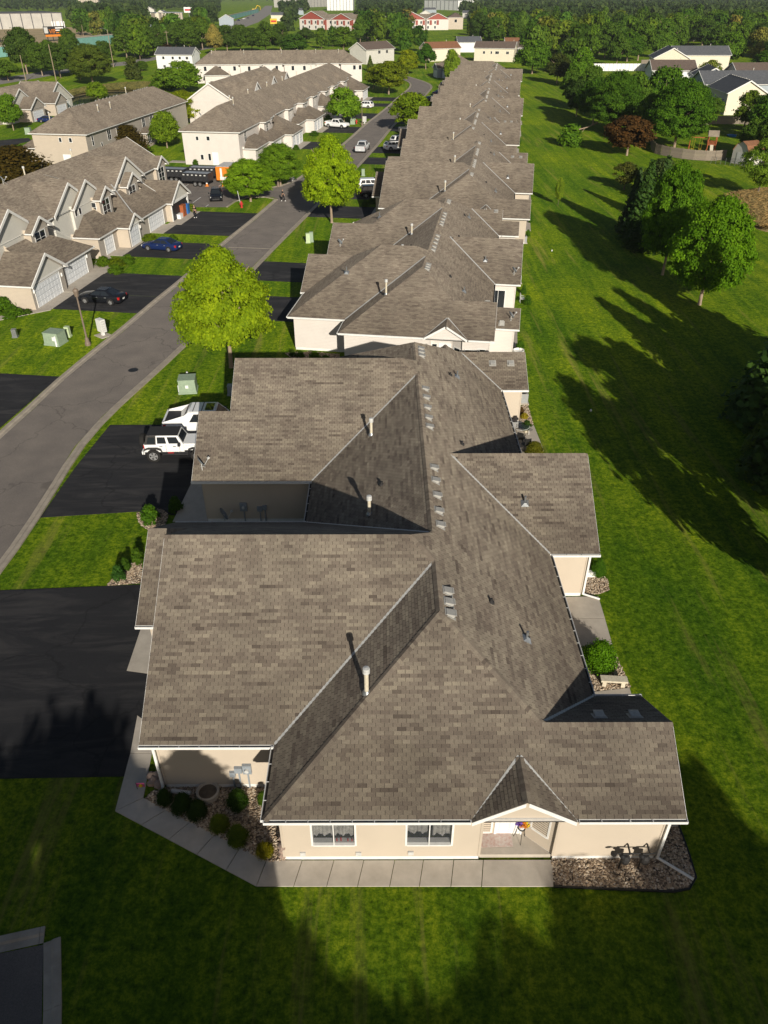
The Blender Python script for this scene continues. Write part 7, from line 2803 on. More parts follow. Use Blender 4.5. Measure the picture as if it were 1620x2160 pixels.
m = MATS['pebble']
nt = m.node_tree
oi = N(nt, 'ShaderNodeNewGeometry')
wn_ = N(nt, 'ShaderNodeTexWhiteNoise', noise_dimensions='1D')
L(nt, oi.outputs['Random Per Island'], wn_.inputs['W'])
rp_ = ramp(nt, [(0.0, (.16, .12, .09)), (.35, (.34, .25, .17)), (.7, (.50, .39, .27)), (1.0, (.60, .52, .42))])
L(nt, wn_.outputs['Value'], rp_.inputs[0])
L(nt, rp_.outputs[0], nt.nodes['Principled BSDF'].inputs['Base Color'])

bed1 = GP((325, 1668), (303, 1686), (430, 1752), (560, 1818), (594, 1818)) + [(-3.55, 15.5), (-3.55, 18.6), (-8.7, 18.6)]
pebbles('pebble_bed', bed1, 420)
bed2 = [(6.2, 15.55)] + GP((1168, 1868), (1300, 1874), (1420, 1879), (1452, 1874), (1466, 1852), (1452, 1805), (1436, 1760)) + [(11.2, 19.9), (10.0, 19.9), (10.0, 15.55)]
pebbles('pebble_bed', bed2, 420)
bed3 = [(7.95, 26.25)] + GP((1292, 1366), (1330, 1450)) + [(7.95, 23.35)]
pebbles('pebble_bed', bed3, 380)
pebbles('pebble_bed', [(10.5, 30.3)] + GP((1262, 1254), (1285, 1245), (1281, 1222), (1268, 1212)) + [(10.5, 34)], 380)
pebbles('pebble_bed', smooth(GP((288, 1082), (292, 1105), (318, 1122), (348, 1112), (357, 1082), (335, 1074)), 1), 300)
pebbles('pebble_bed', GP((225, 1236), (255, 1200), (298, 1180), (303, 1230)), 300)
pebbles('pebble_bed', [(8.1, 50)] + GP((1095, 862), (1112, 850), (1125, 896)) + [(8.1, 47.7)], 300)
pebbles('pebble_bed', GP((600, 745), (660, 742), (716, 748), (718, 775), (640, 775)), 200)
# black edging of the front right bed
ed = GP((1168, 1871), (1300, 1877), (1420, 1882), (1454, 1876), (1468, 1852), (1454, 1805), (1438, 1760)) + [(11.3, 19.9)]
b = MB()
for p, q in zip(ed, ed[1:]):
    p, q = Vector((*p, 0)), Vector((*q, 0))
    d = (q - p)
    l = d.length
    d /= l
    b.obox(p, (d, Vector((d.y, -d.x, 0)), XYZ[2]), (0, l), (-.03, .03), (0, .07))
tag(b.build('bed_edging', 'black_iron'), 'black edging strip round the pebble bed at the right house corner', 'edging')

# ------------------------------------------------------------------ fittings of the nearest house (local to it)
def meter(par, p0, p1, s, z, w, h, round_=True):
    o, ax = frame_of(p0, p1)
    b = MB()
    b.obox(o, ax, (s - w / 2, s + w / 2), (.01, .14), (z - h / 2, z + h / 2))
    b.obox(o, ax, (s - .03, s + .03), (.03, .08), (0, z - h / 2))
    m = b.build('electric_meter', 'grey_paint', par)
    if round_:
        b = MB()
        c = o + ax[0] * s + ax[2] * (z + .02)
        b.tube(c + ax[1] * .14, c + ax[1] * .24, .085, n=14)
        b.build('dial', 'white_metal', m)


gw = ((-4.62, 3.52), (.42, 3.52))
meter(HA, *gw, 3.35, 1.25, .34, .5)
meter(HA, *gw, 3.0, 1.2, .3, .3, False)
meter(HA, *gw, 2.75, .95, .22, .26, False)
g2 = ((-6.45, 21.95), (.42, 21.95))
meter(HA, *g2, 2.25, 1.1, .42, .55)
meter(HA, *g2, 3.2, .95, .3, .3, False)
meter(HA, *g2, 3.5, 1.05, .26, .28, False)
satellite_dish(HA, -5.3, 21.4, .35, .2, .42)
for i, x in enumerate((-5.15, -3.05, -.55)):
    t = thing('hanging_basket', ('pink flower basket hung near the low dish', 'pink flower basket hung in the middle of the shaded wall', 'pink flower basket hung nearest the valley corner')[i], 'flower basket', (-4.03 + x, 15.1 + 17.75, 2.25), 0, 'pink hanging baskets')
    b = MB()
    b.lathe((0, 0, 0), [(.05, -.2), (.17, -.08), (.19, 0)], 10)
    b.build('pot', 'dark_plastic', t)
    for k in range(3):
        pass
    b = MB()
    for a in (0, 2.1, 4.2):
        b.tube((.18 * math.cos(a), .18 * math.sin(a), 0), (0, 0, .5), .008, n=4)
    b.tube((0, 0, .5), (0, -.3, .78), .008, n=4)
    b.build('hanger', 'black_iron', t)
    C, Nn, S, T = crown_points('shrub', 260, 8, .3, 5 + i, .2)
    f = link('flowers', leaf_mesh('flowers', C * np.array([.62, .62, .42]), Nn, S * .3, T, 'pink_petals'), t)
    f.location = (0, 0, -.1)
# gas meters
t = thing('gas_meter', 'pair of grey gas meters with pipes at the right house corner', 'gas meter', (9.05, 15.25, 0))
b = MB()
for x in (-.35, .35):
    b.lathe((x, -.1, .45), [(.05, 0), (.15, .04), (.17, .18), (.15, .32), (.06, .38)], 12)
b.build('meter_body', 'dark_plastic', t)
b = MB()
for x in (-.35, .35):
    b.path([(x - .14, -.1, .0), (x - .14, -.1, .95), (x + .12, -.1, .95), (x + .12, .25, 1.0)], [.035] * 4, 7)
    b.lathe((x - .14, -.1, .78), [(.06, 0), (.12, .05), (.12, .1), (.05, .14)], 10)
b.path([(-.8, -.05, .9), (.7, -.05, .9)], [.03, .03], 7)
b.lathe((-.8, -.05, .85), [(.02, 0), (.11, .03), (.11, .08), (.02, .1)], 10)
b.build('pipework', 'black_iron', t)


def downspout(par, x, y, top, ext, wall_n):
    b = MB()
    b.box(x - .05, x + .05, y - .04, y + .04, .2, top)
    b.path([(x, y, .22), (ext[0], ext[1], .1)], [.055, .055], 6)
    b.build('downspout', 'white_trim', par)


downspout(HA, 14.05, .36, 3.0, (15.15, -.4), None)
downspout(HA, 14.56, 15.0, 3.0, (15.4, 14.72), None)
downspout(HA, -4.72, 3.42, 3.0, (-4.75, 2.9), None)
b = MB()
p, q = G(362, 1668, .1), G(402, 1673, .1)
b.tube(p, q, .09, n=8)
tag(b.build('drain_tube', 'white_trim'), 'short white drain tube lying in the front bed below the garage wall', 'drain tube')
# planter ring, toy, stones
p = G(440, 1677)
t = thing('planter_ring', 'round pale concrete planter ring full of dark soil in the front bed', 'planter', p)
b = MB()
b.lathe((0, 0, 0), [(.44, 0), (.46, .3), (.37, .3), (.35, .2)], 22, caps=False)
b.build('ring', 'concrete', t)
b = MB()
b.lathe((0, 0, .0), [(.37, .16), (.37, .2), (.02, .24)], 16)
b.build('soil', 'bed_soil', t)
t = thing('garden_flag', 'small pink and yellow garden flag by the front bed', 'garden flag', G(300, 1666))
b = MB()
b.tube((-.18, 0, 0), (-.18, 0, .45), .01, n=5)
b.build('stick', 'black_iron', t)
b = MB()
b.box(-.17, .15, -.006, .006, .2, .44)
b.build('cloth', 'pink_petals', t)
b = MB()
b.lathe((0, -.012, .30), [(.005, -.08), (.08, -.03), (.08, .03), (.005, .08)], 8)
b.build('emblem', 'yellow_petals', t)
rnd = random.Random(4)


def stone(par, x, y, z, s, mat='field_stone'):
    b = MB()
    prof = [(.3, -.8), (.85, -.45), (1, .1), (.75, .6), (.25, .85)]
    b.lathe((0, 0, 0), prof, 7)
    o = b.build('stone', mat, par)
    o.location = (x, y, z)
    o.scale = (s * rnd.uniform(.8, 1.1), s * rnd.uniform(.8, 1.3), s * rnd.uniform(.6, .9))
    o.rotation_euler = (rnd.uniform(-.3, .3), rnd.uniform(-.3, .3), rnd.uniform(0, 6))
    return o


for i in range(26):
    y = 3.75 + (i % 7) * .32 + rnd.uniform(-.08, .08)
    stone(HA, -4.66, y, .18 + (i // 7) * .30 + rnd.uniform(-.05, .05), .19)
for i in range(12):
    stone(HA, .36, .55 + (i % 4) * .3, .15 + (i // 4) * .28, .18)
for i, (u, v) in enumerate(((318, 1640), (328, 1650), (335, 1658), (322, 1655), (331, 1640))):
    o = stone(None, *xy(G(u, v)), .12, .2)
    tag(o, 'weathered field stone at the tip of the front bed by the garage', 'stone', 'field stones by the garage corner')

# porch: mat, plant stand, picture window ledge
t = thing('door_mat', 'pale patterned rug on the entry slab', 'rug', xy(G(1044, 1767, .2)) + (.215,), R(2))
b = MB()
b.box(-.62, .62, -.38, .38, 0, .015)
b.build('rug', 'mat_print', t)
t = thing('plant_stand', 'wire plant stand with a colourful flower bouquet beside the entry door', 'plant stand', xy(G(1096, 1770, .2)) + (.2,))
b = MB()
for a in (0.5, 2.6, 4.7):
    b.tube((.24 * math.cos(a), .24 * math.sin(a), 0), (.13 * math.cos(a), .13 * math.sin(a), .75), .012, n=5)
b.lathe((0, 0, .7), [(.14, 0), (.15, .02)], 12)
b.build('stand', 'black_iron', t)
b = MB()
b.lathe((0, 0, .72), [(.10, 0), (.15, .2), (.14, .2)], 12)
b.build('pot', 'door_white', t)
for k, (mt, ox, oy) in enumerate((('purple_petals', -.1, -.04), ('yellow_petals', .11, -.03), ('pink_petals', 0, .1), ('orange_paint', .02, -.1))):
    C, Nn, S, T = crown_points('shrub', 90, 6, .3, 30 + k, .25)
    f = link('flowers', leaf_mesh('flowers', C * np.array([.3, .3, .3]), Nn, S * .22, T, mt), t)
    f.location = (ox, oy, .9)
# vents low on the front wall
b = MB()
for x, z in ((1.02, .42), (3.05, .42), (4.95, .45)):
    b.box(x, x + .2, .38, .44, z - .1, z + .1)
b.build('wall_vent', 'white_metal', HA)
# window sill trinkets
b = MB()
for x, hh in ((2.35, .14), (2.5, .2), (2.75, .12), (2.9, .1)):
    b.box(x, x + .045, .56, .60, .985, .985 + hh)
b.build('sill_trinket', 'red_paint', HA)

# ------------------------------------------------------------------ the back patios
t = thing('patio_table', 'round glass patio table half in the wing shadow', 'patio table', G(1096, 917))
b = MB()
b.lathe((0, 0, .70), [(.62, 0), (.62, .02)], 24)
b.build('tabletop', 'clear_glass', t)
b = MB()
b.lathe((0, 0, .69), [(.63, 0), (.65, .015), (.63, .03)], 24, caps=False)
b.build('rim', 'white_metal', t)
for a in (.6, 2.2, 3.8, 5.4):
    b = MB()
    b.tube((.5 * math.cos(a), .5 * math.sin(a), 0), (.38 * math.cos(a), .38 * math.sin(a), .7), .018, n=6)
    b.build('leg', 'black_iron', t)


def chair(label, p, rz, mat='black_iron', group='patio chairs'):
    t = thing('patio_chair', label, 'chair', p, rz, group)
    b = MB()
    b.box(-.24, .24, -.24, .24, .40, .44)
    b.build('seat', mat, t)
    b = MB()
    b.box(-.24, .24, .22, .26, .44, .95)
    b.build('backrest', mat, t)
    for x in (-.22, .22):
        for y in (-.22, .22):
            b = MB()
            b.tube((x, y, 0), (x, y, .42), .016, n=5)
            b.build('leg', mat, t)
        b = MB()
        b.box(x - .025, x + .025, -.22, .24, .62, .65)
        b.build('armrest', mat, t)


chair('dark patio chair in the shade below the glass table', G(1098, 935), R(150))
chair('dark patio chair nearest the bronze grass', G(1108, 948), R(200))
chair('white patio chair behind the white-sided bungalow', G(1101, 638), R(90), 'white_metal')
p = G(1115, 918)
t = thing('side_table', 'small round glass side table on the shady patio', 'side table', p)
b = MB()
b.lathe((0, 0, .45), [(.25, 0), (.25, .02)], 16)
b.build('tabletop', 'clear_glass', t)
b = MB()
b.lathe((0, 0, 0), [(.16, 0), (.03, .04), (.03, .45)], 10)
b.build('stem', 'white_metal', t)
t = thing('potted_plant', 'leafy plant in a pale pot beside the glass patio table', 'potted plant', G(1109, 912))
b = MB()
b.lathe((0, 0, 0), [(.16, 0), (.22, .36), (.19, .36), (.17, .3)], 12)
b.build('pot', 'cream_pipe', t)
c = link('leaves', proto('shrub', 'mid')[0], t)
c.location, c.scale, c.color = (0, 0, .32), (.75, .75, .6), (.05, .10, .015, 1)
t = thing('planter_box', 'square white planter with lavender at the wall of the shady patio', 'planter', G(1084, 900))
b = MB()
b.box(-.28, .28, -.28, .28, 0, .5)
b.build('box', 'door_white', t)
c = link('leaves', proto('shrub', 'mid')[0], t)
c.location, c.scale, c.color = (0, 0, .48), (.6, .6, .4), (.10, .09, .10, 1)
shrub('yellow flowering clump in the pebbles by the end wing wall', 1106, 882, 18, .4, (.42, .34, .03), 'mid', name='flower_clump', cat='flowers')
shrub('rust-brown shrub behind the yellow flowers', 1098, 872, 16, .5, (.14, .08, .03), 'mid')


def condenser(label, p, rz=0):
    t = thing('air_conditioner', label, 'air conditioner', p, rz, 'outdoor air conditioners')
    b = MB()
    b.box(-.5, .5, -.5, .5, 0, .08)
    b.build('pad', 'concrete', t)
    b = MB()
    b.box(-.4, .4, -.4, .4, .08, .85)
    b.build('casing', 'vent_plastic', t)
    for s in range(9):
        pass
    b = MB()
    for i in range(9):
        z = .16 + i * .075
        b.box(-.405, .405, -.405, .405, z, z + .03)
    b.build('louvre', 'grey_paint', t)
    b = MB()
    b.lathe((0, 0, .85), [(.36, 0), (.36, .03), (.3, .035), (.02, .05)], 18)
    b.build('fan_grille', 'black_iron', t)


condenser('air conditioner by the end wing wall of the nearest house', G(1100, 848))
condenser('air conditioner beside the right wall at the front house corner', (10.75, 17.3, 0))
condenser('air conditioner on the pad beside the third patio', G(1103, 512))
condenser('air conditioner beyond the second white wing', G(1090, 596))
t = thing('wheelie_bin', 'dark blue lidded bin beside the right front house corner', 'bin', (10.85, 18.6, 0))
b = MB()
b.box(-.3, .3, -.33, .33, .05, .95)
b.build('body', 'blue_paint', t)
b = MB()
b.box(-.33, .33, -.38, .36, .95, 1.02)
b.build('lid', 'dirty_black', t)
t = thing('stone_bench', 'low pale stone bench in the pebble bed of the back patio', 'bench', G(1292, 1446), R(-4))
b = MB()
b.box(-.6, .6, -.18, .18, .36, .46)
b.build('seat', 'cream_pipe', t)
for x in (-.42, .42):
    b = MB()
    b.box(x - .09, x + .09, -.14, .14, 0, .36)
    b.build('leg', 'cream_pipe', t)
t = thing('wash_tub', 'white tub behind the white-sided bungalow under a leafy shrub', 'tub', G(1093, 748))
b = MB()
b.lathe((0, 0, 0), [(.45, 0), (.5, .45), (.44, .45), (.42, .3)], 18)
b.build('tub', 'white_trim', t)
t = thing('planter_trough', 'curved white trough by the middle wing wall of the nearest house', 'planter', G(1243, 1216))
b = MB()
b.box(-.25, .3, -.12, .12, 0, .35)
b.build('trough', 'white_trim', t)

# ------------------------------------------------------------------ fences, shed, play tower
def plank_fence(name, label, pts, h, mat, w=.14, group=None, post=2.4):
    t = thing(name, label, 'fence', (*pts[0], 0), 0, group)
    o = Vector((*pts[0], 0))
    n = 0
    rnd = random.Random(8)
    rest, rails = MB(), MB()
    protos = {}
    for p, q in zip(pts, pts[1:]):
        p, q = Vector((*p, 0)), Vector((*q, 0))
        d = q - p
        l = d.length
        d /= l
        nn = Vector((d.y, -d.x, 0))
        k = int(l / w)
        for i in range(k):
            hh = h + rnd.uniform(-.03, .03)
            ax = (d, nn, XYZ[2])
            if n < 300:
                if 'm' not in protos:
                    b = MB()
                    b.box(-w / 2 + .006, w / 2 - .006, -.01, .01, .03, h)
                    protos['m'] = b.mesh('plank', mat)
                pl = link('plank', protos['m'], t)
                pl.location = p + d * (i + .5) * w - o + nn * rnd.uniform(-.006, .006)
                pl.rotation_euler = (0, 0, math.atan2(d.y, d.x))
                pl.scale = (1, 1, hh / h)
                n += 1
            else:
                rest.obox(p - o, ax, (i * w + .005, (i + 1) * w - .005), (-.01, .01), (.03, hh))
        for z in (.4, h - .3):
            rails.obox(p - o, (d, nn, XYZ[2]), (0, l), (-.05, -.012), (z, z + .09))
        for i in range(int(l / post) + 1):
            rails.obox(p - o, (d, nn, XYZ[2]), (i * post - .05, i * post + .05), (-.11, -.012), (0, h + .05))
    if rest.f:
        rest.build('plank_run', mat, t)['kind'] = 'stuff'
    rails.build('rail', mat, t)
    return t


plank_fence('wooden_fence', 'weathered wooden plank fence round the play-tower garden', smooth(GP((1372, 300), (1374, 322), (1400, 329), (1450, 337), (1500, 340), (1530, 337)), 1), 1.75, 'fence_wood')
plank_fence('wooden_fence', 'grey plank fence at the far side of the play-tower garden', GP((1480, 268), (1500, 262), (1560, 262), (1620, 266)), 1.8, 'fence_wood')
plank_fence('wooden_fence', 'short brown fence section beside the white fence', GP((1352, 137), (1378, 136)), 1.9, 'fence_wood', .3)
t = thing('white_fence', 'long white panel fence behind the trees at the end of the lawn', 'fence', (0, 0, 0))
pts = GP((1250, 150), (1300, 149), (1368, 150))
for i in range(14):
    f = i / 14
    a, c = Vector((*pts[0], 0)).lerp(Vector((*pts[2], 0)), f), Vector((*pts[0], 0)).lerp(Vector((*pts[2], 0)), (i + .94) / 14)
    d = (c - a).normalized()
    b = MB()
    b.obox(a, (d, Vector((d.y, -d.x, 0)), XYZ[2]), (0, (c - a).length), (-.04, .04), (.05, 2.6))
    b.build('panel', 'door_white', t)
# chain-link fence beside the shed
t = thing('wire_fence', 'low dark wire fence in front of the garden shed', 'fence', (0, 0, 0))
a, c = G(1499, 345), G(1570, 352)
b = MB()
for i in range(8):
    p = a.lerp(c, i / 7)
    b.tube(p, p + Vector((0, 0, 1.2)), .03, n=5)
b.build('post', 'galvanised', t)
b = MB()
for z in (.1, .4, .7, 1.0, 1.2):
    b.tube(a + Vector((0, 0, z)), c + Vector((0, 0, z)), .018, n=4)
for i in range(60):
    p = a.lerp(c, i / 60)
    b.tube(p + Vector((0, 0, .1)), p + Vector((0, 0, 1.2)), .008, n=3)
b.build('mesh', 'black_iron', t)

p, q = G(1542, 344), G(1572, 351)
t = thing('garden_shed', 'grey barn-shaped garden shed with brown roof beside the plank fence', 'shed', ((p.x + q.x) / 2, (p.y + q.y) / 2, 0), math.atan2(q.y - p.y, q.x - p.x))
w = (q - p).length / 2 + .2
b = MB()
prof = [(-w, 0), (-w, 2.2), (-w * .62, 3.3), (0, 3.9), (w * .62, 3.3), (w, 2.2), (w, 0)]
b.face([(x, 0, z) for x, z in prof[::-1]])
b.face([(x, 5.5, z) for x, z in prof])
for (x0, z0), (x1, z1) in ((prof[0], prof[1]), (prof[5], prof[6])):
    b.face([(x0, 0, z0), (x0, 5.5, z0), (x1, 5.5, z1), (x1, 0, z1)])
b.build('wall', 'siding_pale', t)
b = MB()
for (x0, z0), (x1, z1) in zip(prof[1:5], prof[2:6]):
    b.face([(x0, -.2, z0 + .05), (x1, -.2, z1 + .05), (x1, 5.7, z1 + .05), (x0, 5.7, z0 + .05)])
b.build('roof', 'shingle_rust', t)
b = MB()
b.box(-.8, .8, -.04, -.01, .1, 2.0)
b.build('door', 'white_trim', t)
t = thing('play_tower', 'orange-brown wooden play tower with pale roof and slide', 'play set', G(1497, 321), R(-15))
b = MB()
for x in (-.75, .75):
    for y in (-.75, .75):
        b.box(x - .07, x + .07, y - .07, y + .07, 0, 3.0)
b.box(-.8, .8, -.8, .8, 1.35, 1.48)
b.build('frame', 'cedar', t)
b = MB()
b.face([(-1.0, -1.0, 2.9), (1.0, -1.0, 2.9), (1.0, 0, 3.9), (-1.0, 0, 3.9)])
b.face([(1.0, 1.0, 2.9), (-1.0, 1.0, 2.9), (-1.0, 0, 3.9), (1.0, 0, 3.9)])
b.build('roof', 'fence_wood', t)
b = MB()
for i in range(7):
    x = -.72 + i * .24
    b.box(x - .06, x + .06, -.8, -.75, 1.5, 2.2)
    b.box(-.8, -.75, x - .06, x + .06, 1.5, 2.2)
b.build('railing', 'cedar', t)
b = MB()
b.obox((.0, -.8, 1.4), (Vector((1, 0, 0)), Vector((0, -.8, -.6)), Vector((0, -.6, .8))), (-.3, .3), (0, 2.3), (0, .05))
b.build('slide', 'cream_pipe', t)
b = MB()
b.box(-.9, -4.2, -.05, .05, 2.5, 2.62) if False else b.box(-4.2, -.8, -.06, .06, 2.5, 2.64)
b.tube((-4.1, -.9, 0), (-4.1, 0, 2.6), .06, n=6)
b.tube((-4.1, .9, 0), (-4.1, 0, 2.6), .06, n=6)
b.build('swing_beam', 'cedar', t)
for x in (-3.4, -2.0):
    b = MB()
    b.tube((x - .22, 0, 2.5), (x - .22, 0, .5), .012, n=4)
    b.tube((x + .22, 0, 2.5), (x + .22, 0, .5), .012, n=4)
    b.box(x - .25, x + .25, -.1, .1, .46, .5)
    b.build('swing', 'yellow_paint', t)
t = thing('kiddie_pool', 'blue plastic paddling pool lying on the garden grass', 'paddling pool', G(1543, 288))
b = MB()
b.lathe((0, 0, 0), [(.9, 0), (1.05, .35), (.95, .35), (.85, .1)], 18)
b.build('shell', 'blue_paint', t)

# fallen limb
p, q = G(1216, 280), G(1258, 275)
b = MB()
b.path([p + Vector((0, 0, .5)), p.lerp(q, .5) + Vector((0, 0, .9)), q + Vector((0, 0, 1.6))], [.07, .13, .2], 7)
b.path([p.lerp(q, .4) + Vector((0, 0, .8)), p + Vector((.5, -2.5, .3))], [.09, .03], 6)
b.path([p.lerp(q, .3) + Vector((0, 0, .75)), p + Vector((-.5, 2.2, .4))], [.08, .03], 6)
tag(b.build('fallen_branch', 'bark_pale'), 'long bare fallen limb leading to the light green bush', 'branch')
for lab, u, v in (('white scrap on the lawn nearest the shadows', 1246, 868), ('white scrap on the lawn by the middle bungalow', 1164, 530)):
    b = MB()
    b.lathe(G(u, v), [(.06, 0), (.09, .08), (.03, .2)], 7)
    tag(b.build('lawn_marker', 'door_white'), lab, 'lawn marker', 'white lawn markers')

# ------------------------------------------------------------------ poles, billboard, highway works
def utility_pole(label, u, v, vt, arms=True, mat='pole_wood', lamp=False):
    p = G(u, v)
    H = height_at(p, vt)
    t = thing('utility_pole', label, 'pole', p, R(rnd.uniform(-8, 8)), 'poles along the public street')
    b = MB()
    b.tube((0, 0, 0), (0, 0, H), .17, .11, 8)
    b.build('shaft', mat, t)
    if arms:
        b = MB()
        b.box(-1.2, 1.2, -.06, .06, H - .9, H - .78)
        for x in (-1.1, -.4, .4, 1.1):
            b.lathe((x, 0, H - .78), [(.05, 0), (.06, .1), (.03, .18)], 6)
        b.build('crossarm', mat, t)
    if lamp:
        b = MB()
        b.path([(0, 0, H - .5), (-1.2, 0, H + .4), (-2.4, 0, H + .4)], [.06, .05, .05], 6)
        b.box(-3.0, -2.3, -.12, .12, H + .32, H + .44)
        b.build('lamp_arm', 'galvanised', t)


utility_pole('first pale pole from the left edge by the public street', 55, 171, 116, False)
utility_pole('tall pole behind the small townhouse gable', 119, 172, 93, False)
utility_pole('pole with street lamp arm at the public street', 240, 142, 62, False, lamp=True)
utility_pole('leaning pole before the dark trees by the public street', 285, 124, 78, False)
utility_pole('pole just left of the grey-roofed white house', 356, 108, 64, True)
utility_pole('thin pole among the left-hand trees behind the billboard', 178, 84, 52, False)

p, q = G(98, 88), G(141, 86)
t = thing('billboard', 'black and orange roadside billboard reading VIP on four posts', 'billboard', ((p.x + q.x) / 2, (p.y + q.y) / 2, 0), math.atan2(q.y - p.y, q.x - p.x) - .06, None)
w = (q - p).length / 2
zb, zt = height_at(p, 73), height_at(p, 56)
b = MB()
b.box(-w, w, 0, .4, zb, zt)
b.build('panel', 'dirty_black', t)
b = MB()
b.box(-w + .4, w - .4, -.5, -.05, zb - 1.2, zb - .1)
b.build('catwalk', 'orange_paint', t)
for i in range(4):
    b = MB()
    x = -w * .75 + i * w * .5
    b.box(x - .2, x + .2, .1, .4, 0, zb)
    b.build('post', 'dirty_black', t)


def text(par, s, x, z, size, mat, y=-.03):
    c = bpy.data.curves.new('lettering', 'FONT')
    c.body = s
    c.size = size
    c.extrude = .015
    c.materials.append(MATS[mat])
    tmp = bpy.data.objects.new('lettering_curve', c)
    COL.objects.link(tmp)
    bpy.context.view_layer.update()
    me = bpy.data.meshes.new_from_object(tmp)
    bpy.data.objects.remove(tmp)
    bpy.data.curves.remove(c)
    o = link('lettering', me, par)
    o.location = (x, y, z)
    o.rotation_euler = (math.pi / 2, 0, 0)
    return o


hh = zt - zb
text(t, 'VIP', -w * .52, zb + hh * .12, hh * .78, 'orange_paint')
b = MB()
b.box(-w * .97, -w * .62, -.02, 0, zb + hh * .15, zb + hh * .9)
b.build('picture', 'white_metal', t)
b = MB()
b.box(.1 * w, .85 * w, -.02, 0, zb + hh * .70, zb + hh * .86)
b.box(.1 * w, .5 * w, -.02, 0, zb + hh * .42, zb + hh * .56)
b.build('printed_line', 'door_white', t)
b = MB()
b.box(.5 * w, .9 * w, -.02, 0, zb + hh * .40, zb + hh * .58)
b.box(.1 * w, .9 * w, -.02, 0, zb + hh * .14, zb + hh * .26)
b.build('printed_line', 'orange_paint', t)

for lab, a, c, h in (('teal painted retaining wall at the left edge', (-40, 124), (46, 117), 4.2), ('teal painted retaining wall behind the left trees', (140, 104), (245, 92), 4.6), ('teal barrier along the highway with parked cars', (470, 47), (546, 26), 4.5)):
    c0, w, rz = mid(a, c)
    t = thing('retaining_wall', lab, 'wall', (*c0, 0), rz, 'teal walls of the road works')
    n = 12
    for i in range(n):
        b = MB()
        x0, x1 = -w / 2 + w * i / n, -w / 2 + w * (i + .97) / n
        b.box(x0, x1, 0, .5, 0, h)
        b.build('wall_panel', 'teal_wall', t)
    b = MB()
    b.box(-w / 2, w / 2, -.1, .7, h, h + .5)
    b.build('coping', 'concrete', t)
for i, (u, v, c) in enumerate(((491, 47, 'car_black'), (503, 44, 'car_navy'), (515, 41, 'car_white'), (523, 39, 'car_grey'), (534, 34, 'car_navy'))):
    vehicle('sedan', 'tiny car queueing on the far highway, ' + ('first and black', 'second and dark blue', 'third and white', 'fourth and grey', 'last and dark blue')[i], 'car', G(u, v), R(70), c, 'sedan', 'cars on the far highway')
t = thing('excavator', 'yellow excavator at the road works beside the highway', 'excavator', G(536, 24), 0)
b = MB()
b.box(-3, 3, -1.5, 1.5, 0, 1.2)
b.build('track', 'dirty_black', t)
b = MB()
b.box(-2.6, 2.2, -1.6, 1.6, 1.3, 3.6)
b.build('cab', 'yellow_paint', t)
b = MB()
b.path([(2, 0, 2.5), (5.5, 0, 8), (10, 0, 6.5), (10.5, 0, 2)], [.5, .5, .4, .3], 6)
b.build('boom', 'yellow_paint', t)
for lab, u, v, vt, mt, w in (('yellow roadside sign on a pole among trees', 579, 72, 39, 'yellow_paint', 13), ('white and red roadside sign on a pole above the works', 400, 40, 15, 'door_white', 18)):
    p = G(u, v)
    H = height_at(p, vt)
    s = (p.y * .9) / FPX
    t = thing('pole_sign', lab, 'sign', p, 0, 'tall roadside signs')
    b = MB()
    b.tube((0, 0, 0), (0, 0, H), .25, n=8)
    b.build('pole', 'galvanised', t)
    b = MB()
    b.box(-w * s / 2, w * s / 2, -.4, .4, H - 9 * s, H)
    b.build('sign_panel', mt, t)
    b = MB()
    b.box(-w * s * .4, w * s * .4, -.45, -.41, H - 6 * s, H - 3 * s)
    b.build('lettering_band', 'red_paint', t)

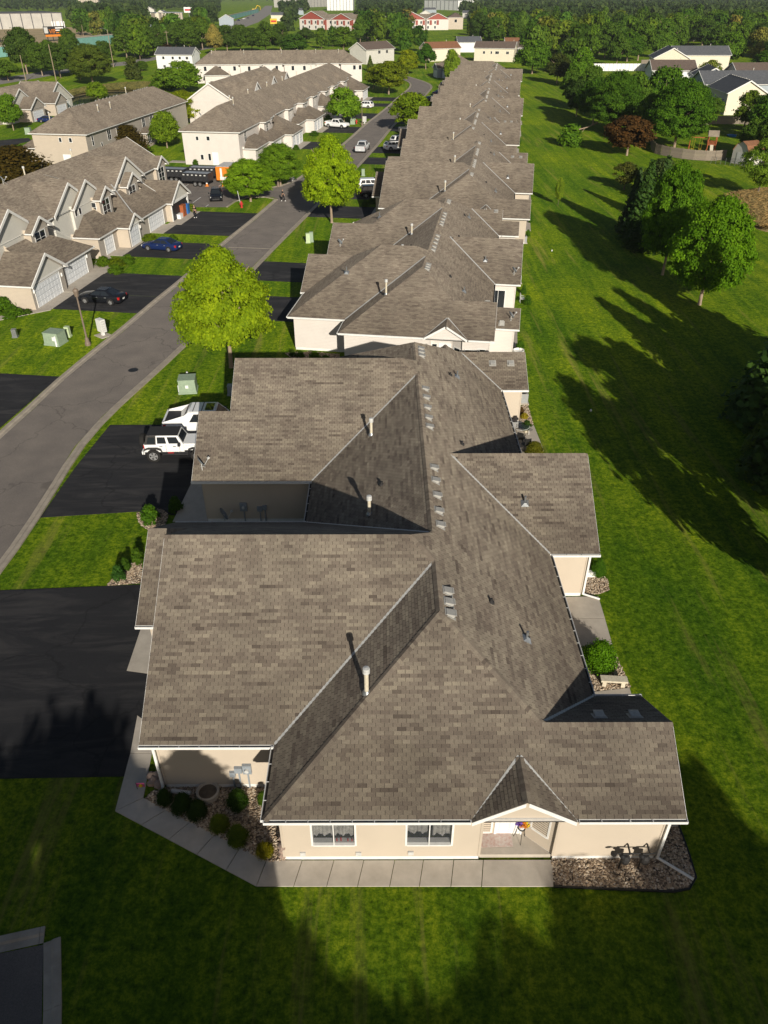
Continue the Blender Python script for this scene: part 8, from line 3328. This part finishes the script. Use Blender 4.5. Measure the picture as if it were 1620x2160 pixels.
TT = local(T1O, TH)
for nm, lab, y, w, hh, mt in (('storage_bin', 'tall blue bin at the right side of the open garage', 39.9, .7, 1.3, 'blue_paint'), ('storage_shelf', 'red-brown wooden shelf inside the open garage', 38.4, 1.1, 1.5, 'cedar'), ('storage_box', 'white box low at the left of the open garage', 37.0, 1.0, .6, 'door_white')):
    q = TT(.62, y)
    t = thing(nm, lab, 'storage', (q[0], q[1], .036), TH, 'things in the open garage')
    b = MB()
    b.box(0, .5, -w / 2, w / 2, 0, hh * .9)
    b.build('body', mt, t)
    b = MB()
    b.box(-.02, .54, -w / 2 - .03, w / 2 + .03, hh * .9, hh)
    b.build('lid', mt, t)
b = MB()
pa, pb_ = G(482, 522), G(574, 525)
dd = (pb_ - pa).normalized()
b.obox(pa + Vector((0, 0, .02)), (dd, Vector((dd.y, -dd.x, 0)), XYZ[2]), (0, (pb_ - pa).length), (-.12, .12), (0, .008))
tag(b.build('pavement_seam', 'kerb_concrete'), kind='structure')

# ------------------------------------------------------------------ standing reeds
def reeds(name, poly, n, h, label):
    xs, ys = [p[0] for p in poly], [p[1] for p in poly]
    P = []
    rr = np.random.default_rng(3)
    while len(P) < n:
        p = (rr.uniform(min(xs), max(xs)), rr.uniform(min(ys), max(ys)))
        if inside(p, poly):
            P.append(p)
    P = np.array(P)
    C = np.column_stack([P, rr.uniform(.3, .6, n) * h])
    a = rr.uniform(0, 6.28, n)
    Nn = np.column_stack([np.cos(a), np.sin(a), rr.uniform(-.2, .3, n)])
    al = np.column_stack([-np.sin(a), np.cos(a), np.zeros(n)]) + rr.normal(0, .25, (n, 3))
    A = np.column_stack([rr.normal(0, .3, n), rr.normal(0, .3, n), np.zeros(n)])
    o = link(name, leaf_mesh(name, C, Nn, np.full(n, h * .07), rr.uniform(.1, 1, n), 'leaf', 11.0, al))
    o.color = (.34, .25, .12, 1)
    return tag(o, label, 'reeds', kind='stuff')


reeds('reeds', smooth(GP((1530, 418), (1580, 408), (1700, 400), (1720, 480), (1625, 492), (1585, 480), (1545, 450)), 1), 16000, 1.3, 'dry tan reeds at the right picture edge')
o = reeds('pond_reeds', smooth(GP((130, 205), (160, 194), (210, 186), (250, 181), (320, 178), (345, 183), (345, 194), (300, 194), (240, 193), (200, 197), (160, 203), (140, 214)), 1), 9000, 1.8, 'dry and green reeds round the pond')
o.color = (.20, .19, .07, 1)

# ------------------------------------------------------------------ the summer air
b = MB()
b.box(-5100, 5100, -450, 9100, -1.0, 42)
m, nt, bs = nodes_of('haze_air')
nt.nodes.remove(bs)
pv = N(nt, 'ShaderNodeVolumePrincipled', Density=0.0001)
pv.inputs['Color'].default_value = (0.85, 0.90, 0.95, 1)
pv.inputs['Anisotropy'].default_value = 0.2
L(nt, pv.outputs[0], nt.nodes['Material Output'].inputs['Volume'])
tag(b.build('haze', 'haze_air'), kind='stuff')
